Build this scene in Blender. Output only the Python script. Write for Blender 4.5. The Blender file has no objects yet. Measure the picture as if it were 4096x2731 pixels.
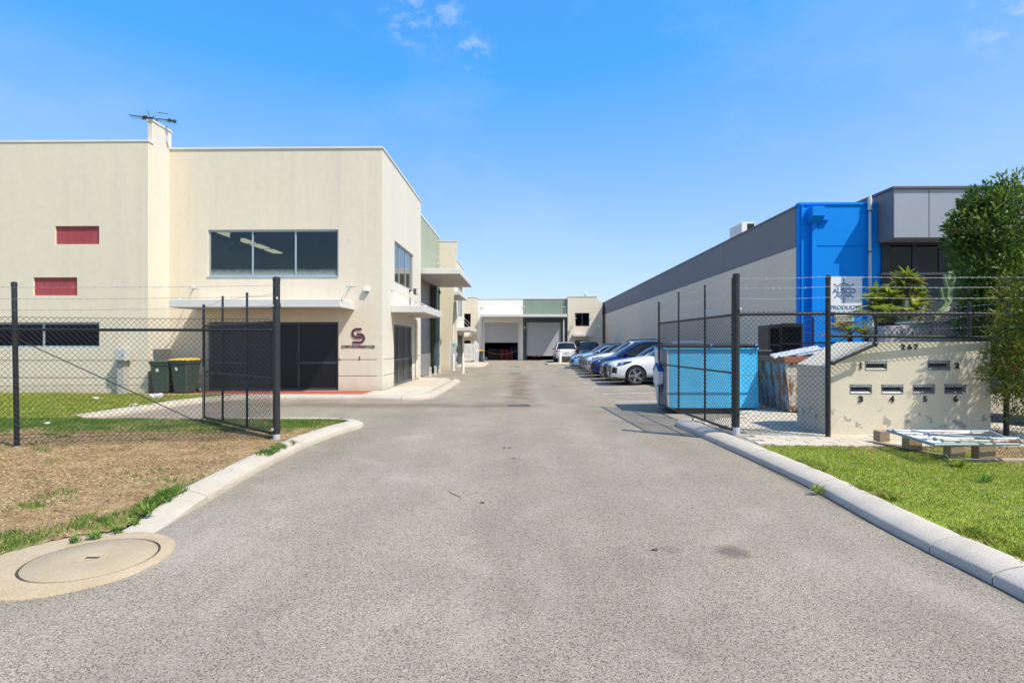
import bpy, bmesh, math, random
import numpy as np
from mathutils import Vector, Matrix, noise as mnoise
from mathutils.bvhtree import BVHTree
random.seed(7); np.random.seed(7)
scene = bpy.context.scene
COL = scene.collection
# ------------------------------------------------------------------ camera
F, CX, HY, H = 2250.0, 2048.0, 1373.0, 1.7
PSI = math.atan(40.0 / F)
CP, SP = math.cos(PSI), math.sin(PSI)
cam = bpy.data.cameras.new('camera'); cam_o = bpy.data.objects.new('camera', cam); COL.objects.link(cam_o)
cam.sensor_width = 36.0; cam.lens = 36.0 * F / 4096.0; cam.shift_y = 7.5 / 4096.0
cam.clip_start = 0.05; cam.clip_end = 6000
cam_o.location = (0, 0, H); cam_o.rotation_euler = (math.pi / 2, 0, PSI)
scene.camera = cam_o
# ------------------------------------------------------------------ light
SUN = Vector((0.60, -0.40, 1.0)).normalized()
world = bpy.data.worlds.new('World'); scene.world = world; world.use_nodes = True
nt = world.node_tree; nt.nodes.clear()
def N(t, **kw):
    n = nt.nodes.new(t)
    for k, v in kw.items(): setattr(n, k, v)
    return n
wo = N('ShaderNodeOutputWorld'); bg = N('ShaderNodeBackground'); sky = N('ShaderNodeTexSky')
sky.sky_type = 'NISHITA'; sky.sun_disc = False
sky.sun_elevation = math.asin(SUN.z)
sky.sun_rotation = math.atan2(SUN.x, SUN.y)
sky.altitude = 0; sky.air_density = 1.0; sky.dust_density = 1.0; sky.ozone_density = 2.2
SKY_STRENGTH = 0.15
bg.inputs['Strength'].default_value = SKY_STRENGTH
# small wisps of cloud: noise thresholded over the whole dome, sparse
tc = N('ShaderNodeTexCoord')
def cloudblob(px, py, rad):
    u = (px - CX) / F; v = -(py - HY) / F
    d = Vector((u * CP - SP, u * SP + CP, v)).normalized()
    dp = N('ShaderNodeVectorMath', operation='DISTANCE'); dp.inputs[1].default_value = d
    nt.links.new(nrm.outputs[0], dp.inputs[0])
    mr = N('ShaderNodeMapRange'); mr.interpolation_type = 'SMOOTHSTEP'
    mr.inputs['From Min'].default_value = rad; mr.inputs['From Max'].default_value = rad * 0.2
    nt.links.new(dp.outputs['Value'], mr.inputs['Value'])
    return mr.outputs[0]
nrm = N('ShaderNodeVectorMath', operation='NORMALIZE'); nt.links.new(tc.outputs['Generated'], nrm.inputs[0])
mp = N('ShaderNodeMapping'); mp.inputs['Scale'].default_value = (1, 1, 1.6); nt.links.new(nrm.outputs[0], mp.inputs[0])
nz = N('ShaderNodeTexNoise'); nz.inputs['Scale'].default_value = 34; nz.inputs['Detail'].default_value = 7; nz.inputs['Roughness'].default_value = 0.62
nt.links.new(mp.outputs[0], nz.inputs['Vector'])
acc = None
for b in ((1680, 45, .055), (1780, 70, .05), (1600, 80, .04), (1650, 120, .04), (1900, 205, .042), (4040, 60, .06), (2330, 590, .0001)):
    o = cloudblob(*b)
    if acc is None: acc = o
    else:
        m = N('ShaderNodeMath', operation='MAXIMUM'); nt.links.new(acc, m.inputs[0]); nt.links.new(o, m.inputs[1]); acc = m.outputs[0]
cr = N('ShaderNodeMapRange'); cr.inputs['From Min'].default_value = 0.47; cr.inputs['From Max'].default_value = 0.85; cr.inputs['To Max'].default_value = 0.62
nt.links.new(nz.outputs['Fac'], cr.inputs['Value'])
mm = N('ShaderNodeMath', operation='MULTIPLY'); nt.links.new(acc, mm.inputs[0]); nt.links.new(cr.outputs[0], mm.inputs[1])
# a broad, thin veil everywhere
nz2 = N('ShaderNodeTexNoise'); nz2.inputs['Scale'].default_value = 3.2; nz2.inputs['Detail'].default_value = 6; nz2.inputs['Roughness'].default_value = 0.6
mp2 = N('ShaderNodeMapping'); mp2.inputs['Scale'].default_value = (1, 1, 2.2); nt.links.new(nrm.outputs[0], mp2.inputs[0]); nt.links.new(mp2.outputs[0], nz2.inputs['Vector'])
vr = N('ShaderNodeMapRange'); vr.inputs['From Min'].default_value = 0.5; vr.inputs['From Max'].default_value = 0.85; vr.inputs['To Max'].default_value = 0.16
nt.links.new(nz2.outputs['Fac'], vr.inputs['Value'])
ad = N('ShaderNodeMath', operation='ADD'); ad.use_clamp = True; nt.links.new(mm.outputs[0], ad.inputs[0]); nt.links.new(vr.outputs[0], ad.inputs[1])
def curve(sock, gain, gam, cap):        # one grade for the whole dome
    p = N('ShaderNodeMath', operation='POWER'); nt.links.new(sock, p.inputs[0]); p.inputs[1].default_value = gam
    m = N('ShaderNodeMath', operation='MULTIPLY'); nt.links.new(p.outputs[0], m.inputs[0]); m.inputs[1].default_value = gain
    c = N('ShaderNodeMath', operation='MINIMUM'); nt.links.new(m.outputs[0], c.inputs[0]); c.inputs[1].default_value = cap
    return c.outputs[0]
sepc = N('ShaderNodeSeparateColor'); nt.links.new(sky.outputs[0], sepc.inputs[0])
tint = N('ShaderNodeCombineColor')
rsub = N('ShaderNodeMath', operation='SUBTRACT'); rsub.inputs[1].default_value = 1.1; nt.links.new(sepc.outputs[0], rsub.inputs[0])
rmax = N('ShaderNodeMath', operation='MAXIMUM'); rmax.inputs[1].default_value = 0.10; nt.links.new(rsub.outputs[0], rmax.inputs[0])
for i, (so_, gn, gm, cp) in enumerate(((rmax.outputs[0], 1.30, 0.60, 6.0), (sepc.outputs[1], 0.975, 0.74, 5.5), (sepc.outputs[2], 3.0, 0.17, 5.5))): nt.links.new(curve(so_, gn, gm, cp), tint.inputs[i])
mix = N('ShaderNodeMixRGB'); mix.inputs['Color2'].default_value = (3.0, 3.3, 3.7, 1)
nt.links.new(ad.outputs[0], mix.inputs['Fac']); nt.links.new(tint.outputs[0], mix.inputs['Color1'])
nt.links.new(mix.outputs[0], bg.inputs['Color']); nt.links.new(bg.outputs[0], wo.inputs['Surface'])
sl = bpy.data.lights.new('sun', 'SUN'); sl.energy = 3.1; sl.angle = math.radians(0.53); sl.color = (1.0, 0.94, 0.84)
so = bpy.data.objects.new('sun', sl); COL.objects.link(so); so.rotation_euler = SUN.to_track_quat('Z', 'Y').to_euler(); so.location = (20, -10, 40)
scene.view_settings.view_transform = 'Standard'; scene.view_settings.look = 'None'
scene.view_settings.exposure = 0.85; scene.view_settings.gamma = 1.0; scene.view_settings.use_curve_mapping = False
scene.render.engine = 'CYCLES'
scene.cycles.max_bounces = 8; scene.cycles.transparent_max_bounces = 24; scene.cycles.use_denoising = True
scene.cycles.caustics_reflective = False; scene.cycles.caustics_refractive = False

# ------------------------------------------------------------------ survey helpers (rays of the survey camera onto real planes)
def ray(px, py):
    u = (px - CX) / F; v = -(py - HY) / F
    return u * CP - SP, u * SP + CP, v
def onY(px, py, y):
    d = ray(px, py); t = y / d[1]; return (d[0] * t, y, H + d[2] * t)
def onX(px, py, x):
    d = ray(px, py); t = x / d[0]; return (x, d[1] * t, H + d[2] * t)
def onZ(px, py, z=0.0):
    d = ray(px, py); t = (z - H) / d[2]; return (d[0] * t, d[1] * t, z)
def fy(x0, y0, x1, y1, y):          # rectangle on a plane facing the camera -> a0,a1,z0,z1
    a = onY(x0, y0, y); b = onY(x1, y1, y)
    return min(a[0], b[0]), max(a[0], b[0]), min(a[2], b[2]), max(a[2], b[2])

# ------------------------------------------------------------------ materials
MATS = {}
def mat(name, col, rough=0.6, metal=0.0, var=0.0, vscale=2.0, col2=None, stretch=(1, 1, 1), bump=0.0, bscale=60.0, spec=0.5, coat=0.0, fine=0.0, fscale=90.0, emit=None):
    if name in MATS: return MATS[name]
    m = bpy.data.materials.new(name); m.use_nodes = True; t = m.node_tree; b = t.nodes['Principled BSDF']
    b.inputs['Roughness'].default_value = rough; b.inputs['Metallic'].default_value = metal
    b.inputs['Specular IOR Level'].default_value = spec
    b.inputs['Base Color'].default_value = (*col, 1)
    if coat: b.inputs['Coat Weight'].default_value = coat; b.inputs['Coat Roughness'].default_value = 0.03
    g = t.nodes.new('ShaderNodeNewGeometry'); out = None
    if var or col2:
        mpn = t.nodes.new('ShaderNodeMapping'); mpn.inputs['Scale'].default_value = stretch
        t.links.new(g.outputs['Position'], mpn.inputs[0])
        n = t.nodes.new('ShaderNodeTexNoise'); n.inputs['Scale'].default_value = vscale; n.inputs['Detail'].default_value = 6; n.inputs['Roughness'].default_value = 0.6
        t.links.new(mpn.outputs[0], n.inputs['Vector'])
        r = t.nodes.new('ShaderNodeMapRange'); r.inputs['From Min'].default_value = 0.3; r.inputs['From Max'].default_value = 0.7
        t.links.new(n.outputs['Fac'], r.inputs['Value'])
        mx = t.nodes.new('ShaderNodeMixRGB'); mx.inputs['Color1'].default_value = (*col, 1)
        c2 = col2 if col2 else tuple(max(0, c * (1 - var)) for c in col)
        mx.inputs['Color2'].default_value = (*c2, 1)
        t.links.new(r.outputs[0], mx.inputs['Fac']); out = mx.outputs[0]
    if fine:
        n2 = t.nodes.new('ShaderNodeTexNoise'); n2.inputs['Scale'].default_value = fscale; n2.inputs['Detail'].default_value = 3
        t.links.new(g.outputs['Position'], n2.inputs['Vector'])
        r2 = t.nodes.new('ShaderNodeMapRange'); r2.inputs['From Min'].default_value = 0.3; r2.inputs['From Max'].default_value = 0.7
        r2.inputs['To Min'].default_value = 1 - fine; r2.inputs['To Max'].default_value = 1 + fine * .6
        t.links.new(n2.outputs['Fac'], r2.inputs['Value'])
        mu = t.nodes.new('ShaderNodeMixRGB'); mu.blend_type = 'MULTIPLY'; mu.inputs['Fac'].default_value = 1
        if out is None: mu.inputs['Color1'].default_value = (*col, 1)
        else: t.links.new(out, mu.inputs['Color1'])
        t.links.new(r2.outputs[0], mu.inputs['Color2']); out = mu.outputs[0]
    if out is not None: t.links.new(out, b.inputs['Base Color'])
    if bump:
        n3 = t.nodes.new('ShaderNodeTexNoise'); n3.inputs['Scale'].default_value = bscale; n3.inputs['Detail'].default_value = 4
        t.links.new(g.outputs['Position'], n3.inputs['Vector'])
        bp = t.nodes.new('ShaderNodeBump'); bp.inputs['Strength'].default_value = bump; bp.inputs['Distance'].default_value = 0.02
        t.links.new(n3.outputs['Fac'], bp.inputs['Height']); t.links.new(bp.outputs[0], b.inputs['Normal'])
    if emit: b.inputs['Emission Color'].default_value = (*emit[0], 1); b.inputs['Emission Strength'].default_value = emit[1]
    MATS[name] = m; return m

def glass_mat(name, tint, refl=0.9, fac=0.12, film=None):
    m = bpy.data.materials.new(name); m.use_nodes = True; t = m.node_tree; t.nodes.clear()
    o = t.nodes.new('ShaderNodeOutputMaterial'); tr = t.nodes.new('ShaderNodeBsdfTransparent'); gl = t.nodes.new('ShaderNodeBsdfGlossy')
    tr.inputs['Color'].default_value = (*tint, 1); gl.inputs['Color'].default_value = (refl, refl, refl, 1); gl.inputs['Roughness'].default_value = 0.02
    fr = t.nodes.new('ShaderNodeFresnel'); fr.inputs['IOR'].default_value = 1.5
    a = t.nodes.new('ShaderNodeMath'); a.operation = 'ADD'; a.use_clamp = True; a.inputs[1].default_value = fac; t.links.new(fr.outputs[0], a.inputs[0])
    mx = t.nodes.new('ShaderNodeMixShader'); t.links.new(a.outputs[0], mx.inputs[0]); t.links.new(tr.outputs[0], mx.inputs[1]); t.links.new(gl.outputs[0], mx.inputs[2])
    last = mx.outputs[0]
    if film:                        # dust film climbing from the sill: z0, z1, colour
        z0, z1, c = film
        g = t.nodes.new('ShaderNodeNewGeometry'); sp = t.nodes.new('ShaderNodeSeparateXYZ'); t.links.new(g.outputs['Position'], sp.inputs[0])
        nn = t.nodes.new('ShaderNodeTexNoise'); nn.inputs['Scale'].default_value = 14; t.links.new(g.outputs['Position'], nn.inputs['Vector'])
        ad = t.nodes.new('ShaderNodeMath'); ad.operation = 'MULTIPLY_ADD'; ad.inputs[1].default_value = -0.12; t.links.new(nn.outputs['Fac'], ad.inputs[0]); t.links.new(sp.outputs['Z'], ad.inputs[2])
        r = t.nodes.new('ShaderNodeMapRange'); r.inputs['From Min'].default_value = z1; r.inputs['From Max'].default_value = z0; r.inputs['To Max'].default_value = 0.6
        t.links.new(ad.outputs[0], r.inputs['Value'])
        df = t.nodes.new('ShaderNodeBsdfDiffuse'); df.inputs['Color'].default_value = (*c, 1)
        m2 = t.nodes.new('ShaderNodeMixShader'); t.links.new(r.outputs[0], m2.inputs[0]); t.links.new(last, m2.inputs[1]); t.links.new(df.outputs[0], m2.inputs[2]); last = m2.outputs[0]
    t.links.new(last, o.inputs['Surface']); MATS[name] = m; return m

# ------------------------------------------------------------------ mesh helpers
ORG = {}
class MB:
    def __init__(s): s.v = []; s.f = []; s.m = []
    def add(s, vs, fs, mi=0):
        o = len(s.v); s.v += [tuple(v) for v in vs]
        for f in fs: s.f.append(tuple(i + o for i in f)); s.m.append(mi)
        return s
    def box(s, x0, x1, y0, y1, z0, z1, mi=0):
        return s.add([(x0,y0,z0),(x1,y0,z0),(x1,y1,z0),(x0,y1,z0),(x0,y0,z1),(x1,y0,z1),(x1,y1,z1),(x0,y1,z1)],
                     [(0,3,2,1),(4,5,6,7),(0,1,5,4),(1,2,6,5),(2,3,7,6),(3,0,4,7)], mi)
    def mbox(s, M, a0, a1, d0, d1, z0, z1, mi=0):      # box in wall coordinates
        return s.add([M(a, d, z) for z in (z0, z1) for (a, d) in ((a0,d0),(a1,d0),(a1,d1),(a0,d1))],
                     [(0,3,2,1),(4,5,6,7),(0,1,5,4),(1,2,6,5),(2,3,7,6),(3,0,4,7)], mi)
    def prism(s, poly, fn, d0, d1, mi=0):               # poly in 2-D, fn(a,b,d)->xyz
        n = len(poly)
        vs = [fn(a, b, d0) for a, b in poly] + [fn(a, b, d1) for a, b in poly]
        fs = [tuple(range(n)), tuple(range(2*n-1, n-1, -1))] + [(i, (i+1) % n, n + (i+1) % n, n + i) for i in range(n)]
        return s.add(vs, fs, mi)
    def tube(s, pts, r, n=6, mi=0, cap=True):
        pts = [Vector(p) for p in pts]; rings = []; k = len(pts)
        rs = r if isinstance(r, (list, tuple)) else [r] * k
        up = None
        for i, p in enumerate(pts):
            t = (pts[min(i+1, k-1)] - pts[max(i-1, 0)]).normalized()
            if up is None:
                up = Vector((0, 0, 1)) if abs(t.z) < 0.9 else Vector((1, 0, 0))
            a = t.cross(up)
            if a.length < 1e-4: a = t.cross(Vector((0, 1, 0)))
            a.normalize(); b = a.cross(t).normalized(); up = b
            rings.append([p + rs[i] * (math.cos(2*math.pi*j/n) * a + math.sin(2*math.pi*j/n) * b) for j in range(n)])
        vs = [v for rg in rings for v in rg]
        fs = [(i*n+j, i*n+(j+1) % n, (i+1)*n+(j+1) % n, (i+1)*n+j) for i in range(k-1) for j in range(n)]
        if cap: fs += [tuple(range(n-1, -1, -1)), tuple(range((k-1)*n, k*n))]
        return s.add(vs, fs, mi)
    def lathe(s, prof, c, axis='z', n=20, mi=0, cap=True):         # prof: (r, h)
        c = Vector(c); vs = []
        for r, h in prof:
            for j in range(n):
                a = 2*math.pi*j/n; u, w = r*math.cos(a), r*math.sin(a)
                vs.append(c + (Vector((u, w, h)) if axis == 'z' else Vector((u, h, w)) if axis == 'y' else Vector((h, u, w))))
        k = len(prof)
        fs = [(i*n+j, i*n+(j+1) % n, (i+1)*n+(j+1) % n, (i+1)*n+j) for i in range(k-1) for j in range(n)]
        if cap: fs += [tuple(range(n-1, -1, -1)), tuple(range((k-1)*n, k*n))]
        return s.add(vs, fs, mi)
    def ell(s, c, rx, ry, rz, n=12, k=8, mi=0, R=None):
        vs = []; c = Vector(c)
        for i in range(k+1):
            th = math.pi*i/k
            for j in range(n):
                p = 2*math.pi*j/n
                q = Vector((rx*math.sin(th)*math.cos(p), ry*math.sin(th)*math.sin(p), rz*math.cos(th)))
                vs.append(c + (R @ q if R else q))
        fs = [(i*n+j, i*n+(j+1) % n, (i+1)*n+(j+1) % n, (i+1)*n+j) for i in range(k) for j in range(n)]
        return s.add(vs, fs, mi)
    def build(s, name, m, parent=None, local=False, smooth=False, bevel=0.0, fix=True, origin=None, seg=1, weld=False):
        me = bpy.data.meshes.new(name)
        if parent is not None:
            off = (0, 0, 0) if local else ORG.get(parent.name_full, (0, 0, 0))
        elif origin is not None: off = origin
        elif local: off = (0, 0, 0)
        else:
            xs = [v[0] for v in s.v]; ys = [v[1] for v in s.v]; zs = [v[2] for v in s.v]
            off = ((min(xs)+max(xs))/2, (min(ys)+max(ys))/2, min(zs))
        me.from_pydata([(v[0]-off[0], v[1]-off[1], v[2]-off[2]) for v in s.v], [], s.f)
        ms = m if isinstance(m, (list, tuple)) else [m]
        for q in ms: me.materials.append(q)
        if len(ms) > 1: me.polygons.foreach_set('material_index', s.m)
        if fix or weld:
            bm = bmesh.new(); bm.from_mesh(me)
            if weld: bmesh.ops.remove_doubles(bm, verts=bm.verts, dist=1e-5)
            if fix: bmesh.ops.recalc_face_normals(bm, faces=bm.faces)
            bm.to_mesh(me); bm.free()
        if smooth:
            me.polygons.foreach_set('use_smooth', [True] * len(me.polygons))
            try: me.set_sharp_from_angle(angle=math.radians(40))
            except Exception: pass
        o = bpy.data.objects.new(name, me); COL.objects.link(o)
        if parent is not None:
            o.parent = parent; ORG[o.name_full] = off if not local else (0, 0, 0)
        else:
            o.location = off; ORG[o.name_full] = off
        if bevel:
            b = o.modifiers.new('bevel', 'BEVEL'); b.width = bevel; b.segments = seg; b.limit_method = 'ANGLE'; b.angle_limit = math.radians(50)
        return o
def tag(o, label, cat=None, group=None, kind=None):
    if label: o['label'] = label
    if cat: o['category'] = cat
    if group: o['group'] = group
    if kind: o['kind'] = kind
    return o
def thing(name, label, cat, loc=(0, 0, 0), rz=0.0, group=None):
    o = bpy.data.objects.new(name, None); COL.objects.link(o); o.location = loc; o.rotation_euler = (0, 0, rz); o.empty_display_size = 0.2
    ORG[o.name_full] = tuple(loc); tag(o, label, cat, group); return o
def struct(o): o['kind'] = 'structure'; return o
def copy_tree(o, parent=None):
    c = o.copy(); COL.objects.link(c); c.parent = parent
    for ch in o.children: copy_tree(ch, c)
    return c
def BX(name, m, parent, x0, x1, y0, y1, z0, z1, bevel=0.0, **kw): return MB().box(x0, x1, y0, y1, z0, z1).build(name, m, parent, bevel=bevel, **kw)
def MX(name, m, parent, M, a0, a1, d0, d1, z0, z1, bevel=0.0, **kw): return MB().mbox(M, a0, a1, d0, d1, z0, z1).build(name, m, parent, bevel=bevel, **kw)
def planeY(c): return lambda a, d, z: (a, c - d, z)       # wall facing -Y, d = outward
def planeXp(c): return lambda a, d, z: (c + d, a, z)      # wall facing +X
def planeXm(c): return lambda a, d, z: (c - d, a, z)      # wall facing -X
def wall(name, m, parent, M, a0, a1, z0, z1, holes=(), t=0.2, d=0.0, bevel=0.0):
    A = sorted({a0, a1} | {h[i] for h in holes for i in (0, 1) if a0 < h[i] < a1}); Z = sorted({z0, z1} | {h[i] for h in holes for i in (2, 3) if z0 < h[i] < z1})
    na, nz_ = len(A)-1, len(Z)-1
    solid = [[not any(h[0] < (A[i]+A[i+1])/2 < h[1] and h[2] < (Z[j]+Z[j+1])/2 < h[3] for h in holes) for j in range(nz_)] for i in range(na)]
    mb = MB(); idx = {}
    def V(i, j, k):
        if (i, j, k) not in idx: idx[(i, j, k)] = len(mb.v); mb.v.append(M(A[i], d - t*k, Z[j]))
        return idx[(i, j, k)]
    def fc(*q): mb.f.append(q); mb.m.append(0)
    S = lambda i, j: 0 <= i < na and 0 <= j < nz_ and solid[i][j]
    for i in range(na):
        for j in range(nz_):
            if not S(i, j): continue
            fc(V(i,j,0), V(i+1,j,0), V(i+1,j+1,0), V(i,j+1,0)); fc(V(i,j,1), V(i,j+1,1), V(i+1,j+1,1), V(i+1,j,1))
            if not S(i-1, j): fc(V(i,j,0), V(i,j+1,0), V(i,j+1,1), V(i,j,1))
            if not S(i+1, j): fc(V(i+1,j,0), V(i+1,j,1), V(i+1,j+1,1), V(i+1,j+1,0))
            if not S(i, j-1): fc(V(i,j,0), V(i,j,1), V(i+1,j,1), V(i+1,j,0))
            if not S(i, j+1): fc(V(i,j+1,0), V(i+1,j+1,0), V(i+1,j+1,1), V(i,j+1,1))
    return mb.build(name, m, parent, bevel=bevel)
def glazing(name, parent, M, a0, a1, z0, z1, mulls, mf, mg, d=-0.06, fw=0.05, rails=(), fd=0.06, label=None):
    mb = MB(); mulls = sorted(mulls)
    mb.mbox(M, a0, a0+fw, d, d+fd, z0, z1); mb.mbox(M, a1-fw, a1, d, d+fd, z0, z1)
    mb.mbox(M, a0+fw, a1-fw, d+.002, d+fd-.002, z0, z0+fw); mb.mbox(M, a0+fw, a1-fw, d+.002, d+fd-.002, z1-fw, z1)
    for q in mulls: mb.mbox(M, q-fw/2, q+fw/2, d+.004, d+fd-.004, z0+fw, z1-fw)
    w = mb.build(name, mf, parent, bevel=0.004)
    if label: w['label'] = label
    e = [a0+fw] + [q for q in mulls] + [a1-fw]
    for i in range(len(e)-1):
        l = e[i] + (fw/2 if i else 0); r = e[i+1] - (fw/2 if i < len(e)-2 else 0)
        MX('pane', mg, w, M, l, r, d+fd*.35, d+fd*.35+.01, z0+fw, z1-fw)
        for (i2, zr) in rails:
            if i2 == i or i2 == -1: MX('rail', mf, w, M, l, r, d+.006, d+fd-.006, zr-fw/2, zr+fw/2)
    return w
def text_mb(s, M, a0, a1, z0, z1, d0, th, mirror=False, bold=0.0, spacing=1.0, shear=0.0):
    cu = bpy.data.curves.new('txt', 'FONT'); cu.body = s; cu.extrude = 0.05; cu.offset = bold; cu.space_character = spacing; cu.shear = shear; cu.resolution_u = 4
    o = bpy.data.objects.new('txt', cu); COL.objects.link(o)
    dg = bpy.context.evaluated_depsgraph_get(); dg.update()
    me = bpy.data.meshes.new_from_object(o.evaluated_get(dg))
    vs = [v.co.copy() for v in me.vertices]; fs = [tuple(p.vertices) for p in me.polygons]
    bpy.data.objects.remove(o); bpy.data.curves.remove(cu); bpy.data.meshes.remove(me)
    x0 = min(v.x for v in vs); x1 = max(v.x for v in vs); y0 = min(v.y for v in vs); y1 = max(v.y for v in vs)
    mb = MB()
    def map_(v):
        u = (v.x-x0)/(x1-x0); w = (v.y-y0)/(y1-y0)
        if mirror: u = 1-u
        return M(a0+u*(a1-a0), d0 + (th if v.z > 0 else 0), z0+w*(z1-z0))
    mb.add([map_(v) for v in vs], fs); return mb
def numeral_one(M, a0, a1, z0, z1, d0, d1):      # serif figure one
    w, h = a1-a0, z1-z0; X = lambda u: a0+u*w; Z = lambda v: z0+v*h
    poly = [(.08, 0), (.92, 0), (.92, .07), (.66, .10), (.66, 1), (.50, 1), (.12, .86), (.12, .79), (.36, .83), (.36, .10), (.08, .07)]
    return MB().prism([(X(u), Z(v)) for u, v in poly], lambda a, b, d: M(a, d, b), d0, d1)
def ss(a, b, x):
    t = min(1, max(0, (x-a)/(b-a))); return t*t*(3-2*t)
def nss(a, b, x): t = np.clip((x-a)/(b-a), 0, 1); return t*t*(3-2*t)
_rt = np.random.RandomState(3).rand(256, 256)
def vnoise(x, y, s):
    x = np.asarray(x)*s; y = np.asarray(y)*s; i = np.floor(x).astype(int); j = np.floor(y).astype(int); u = x-i; w = y-j; u = u*u*(3-2*u); w = w*w*(3-2*w)
    g = lambda a, b: _rt[a % 256, b % 256]
    return (g(i,j)*(1-u)+g(i+1,j)*u)*(1-w)+(g(i,j+1)*(1-u)+g(i+1,j+1)*u)*w
def gz(x, y):          # crossfall of the yard towards the drains on its centre line
    return 0.03*max(0, x-1.6)*ss(13, 17, y)
# =================================================================== GROUND
def asphalt_mat():
    m = bpy.data.materials.new('asphalt'); m.use_nodes = True; t = m.node_tree; L = t.links.new
    b = t.nodes['Principled BSDF']; b.inputs['Roughness'].default_value = 0.92; b.inputs['Specular IOR Level'].default_value = 0.25
    g = t.nodes.new('ShaderNodeNewGeometry'); sp = t.nodes.new('ShaderNodeSeparateXYZ'); L(g.outputs['Position'], sp.inputs[0])
    def math_(op, a, c=None, clamp=False):
        n = t.nodes.new('ShaderNodeMath'); n.operation = op; n.use_clamp = clamp
        for i, q in enumerate((a, c)):
            if q is None: continue
            if isinstance(q, (int, float)): n.inputs[i].default_value = q
            else: L(q, n.inputs[i])
        return n.outputs[0]
    def rng(v, a, c, lo=0.0, hi=1.0, sm=True):
        n = t.nodes.new('ShaderNodeMapRange'); n.interpolation_type = 'SMOOTHSTEP' if sm else 'LINEAR'
        n.inputs['From Min'].default_value = a; n.inputs['From Max'].default_value = c; n.inputs['To Min'].default_value = lo; n.inputs['To Max'].default_value = hi
        L(v, n.inputs['Value']); return n.outputs[0]
    def noise(s, d=4, r=0.55, st=None):
        n = t.nodes.new('ShaderNodeTexNoise'); n.inputs['Scale'].default_value = s; n.inputs['Detail'].default_value = d; n.inputs['Roughness'].default_value = r
        if st:
            mpn = t.nodes.new('ShaderNodeMapping'); mpn.inputs['Scale'].default_value = st; L(g.outputs['Position'], mpn.inputs[0]); L(mpn.outputs[0], n.inputs['Vector'])
        else: L(g.outputs['Position'], n.inputs['Vector'])
        return n.outputs['Fac']
    def mixc(f, a, c, bt='MIX'):
        n = t.nodes.new('ShaderNodeMixRGB'); n.blend_type = bt
        if isinstance(f, (int, float)): n.inputs['Fac'].default_value = f
        else: L(f, n.inputs['Fac'])
        for k, q in (('Color1', a), ('Color2', c)):
            if isinstance(q, tuple): n.inputs[k].default_value = (*q, 1)
            else: L(q, n.inputs[k])
        return n.outputs[0]
    v = t.nodes.new('ShaderNodeTexVoronoi'); v.inputs['Scale'].default_value = 140; L(g.outputs['Position'], v.inputs['Vector'])
    cs = t.nodes.new('ShaderNodeSeparateColor'); L(v.outputs['Color'], cs.inputs[0])
    cr = t.nodes.new('ShaderNodeValToRGB'); cr.color_ramp.interpolation = 'CONSTANT'
    el = cr.color_ramp.elements; el[0].position = 0; el[0].color = (0.055, 0.056, 0.058, 1); el[1].position = 0.15; el[1].color = (0.17, 0.16, 0.145, 1)
    for p, c in ((0.22, (.33,.31,.28)), (0.40, (.42,.40,.37)), (0.60, (.30,.27,.235)), (0.66, (.37,.36,.34)), (0.80, (.46,.44,.41)), (0.9, (.25,.245,.235)), (0.965, (.56,.545,.52))):
        e = el.new(p); e.color = (*c, 1)
    L(cs.outputs[0], cr.inputs[0])
    # bitumen showing between the stones
    ve = t.nodes.new('ShaderNodeTexVoronoi'); ve.feature = 'DISTANCE_TO_EDGE'; ve.inputs['Scale'].default_value = 140; L(g.outputs['Position'], ve.inputs['Vector'])
    gap = rng(ve.outputs[0], 0.0, 0.12, 1, 0)
    wear = rng(noise(1.3, 5), 0.35, 0.7, 0.15, 0.6)
    c = mixc(math_('MULTIPLY', gap, wear), cr.outputs[0], (0.13, 0.125, 0.118))
    v2 = t.nodes.new('ShaderNodeTexVoronoi'); v2.inputs['Scale'].default_value = 72; L(g.outputs['Position'], v2.inputs['Vector'])
    c2 = t.nodes.new('ShaderNodeSeparateColor'); L(v2.outputs['Color'], c2.inputs[0])
    c = mixc(math_('MULTIPLY', rng(c2.outputs[1], .86, .90, 0, .8), rng(v2.outputs['Distance'], .25, .45, 1, 0)), c, (0.06, 0.06, 0.062))
    c = mixc(math_('MULTIPLY', rng(c2.outputs[2], .95, .97, 0, .8), rng(v2.outputs['Distance'], .2, .4, 1, 0)), c, (0.62, 0.58, 0.52))
    clump = rng(noise(60, 3, 0.7), 0.25, 0.75, 0.80, 1.16); c = mixc(1.0, c, clump, 'MULTIPLY')
    big = rng(noise(0.55, 5, 0.6), 0.25, 0.75, 0.86, 1.10); c = mixc(1.0, c, big, 'MULTIPLY')
    # wheel-track polish: long soft lanes down the driveway
    lane = rng(noise(0.9, 3, 0.5, (1.0, 0.08, 1)), 0.3, 0.7, 0.87, 1.10); c = mixc(1.0, c, lane, 'MULTIPLY')
    c = mixc(0.25, c, (0.345, 0.315, 0.275)); c = mixc(1.0, c, (0.945, 0.856, 0.715), 'MULTIPLY')
    # silt stain running down the line of drains, and across in front of the first grate
    nx = math_('ADD', sp.outputs['X'], rng(noise(0.7, 4), 0, 1, -0.5, 0.5, False))
    band = math_('MULTIPLY', rng(math_('ABSOLUTE', math_('ADD', nx, 0.05)), 0.15, 0.62, 1, 0), math_('MULTIPLY', rng(sp.outputs['Y'], 15.4, 17.5), rng(sp.outputs['Y'], 27, 33, 1, 0)))
    band = math_('MULTIPLY', band, rng(noise(1.4, 5), 0.3, 0.62, 0.35, 1))
    ny = math_('ADD', sp.outputs['Y'], rng(noise(0.6, 4), 0, 1, -0.5, 0.5, False))
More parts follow.
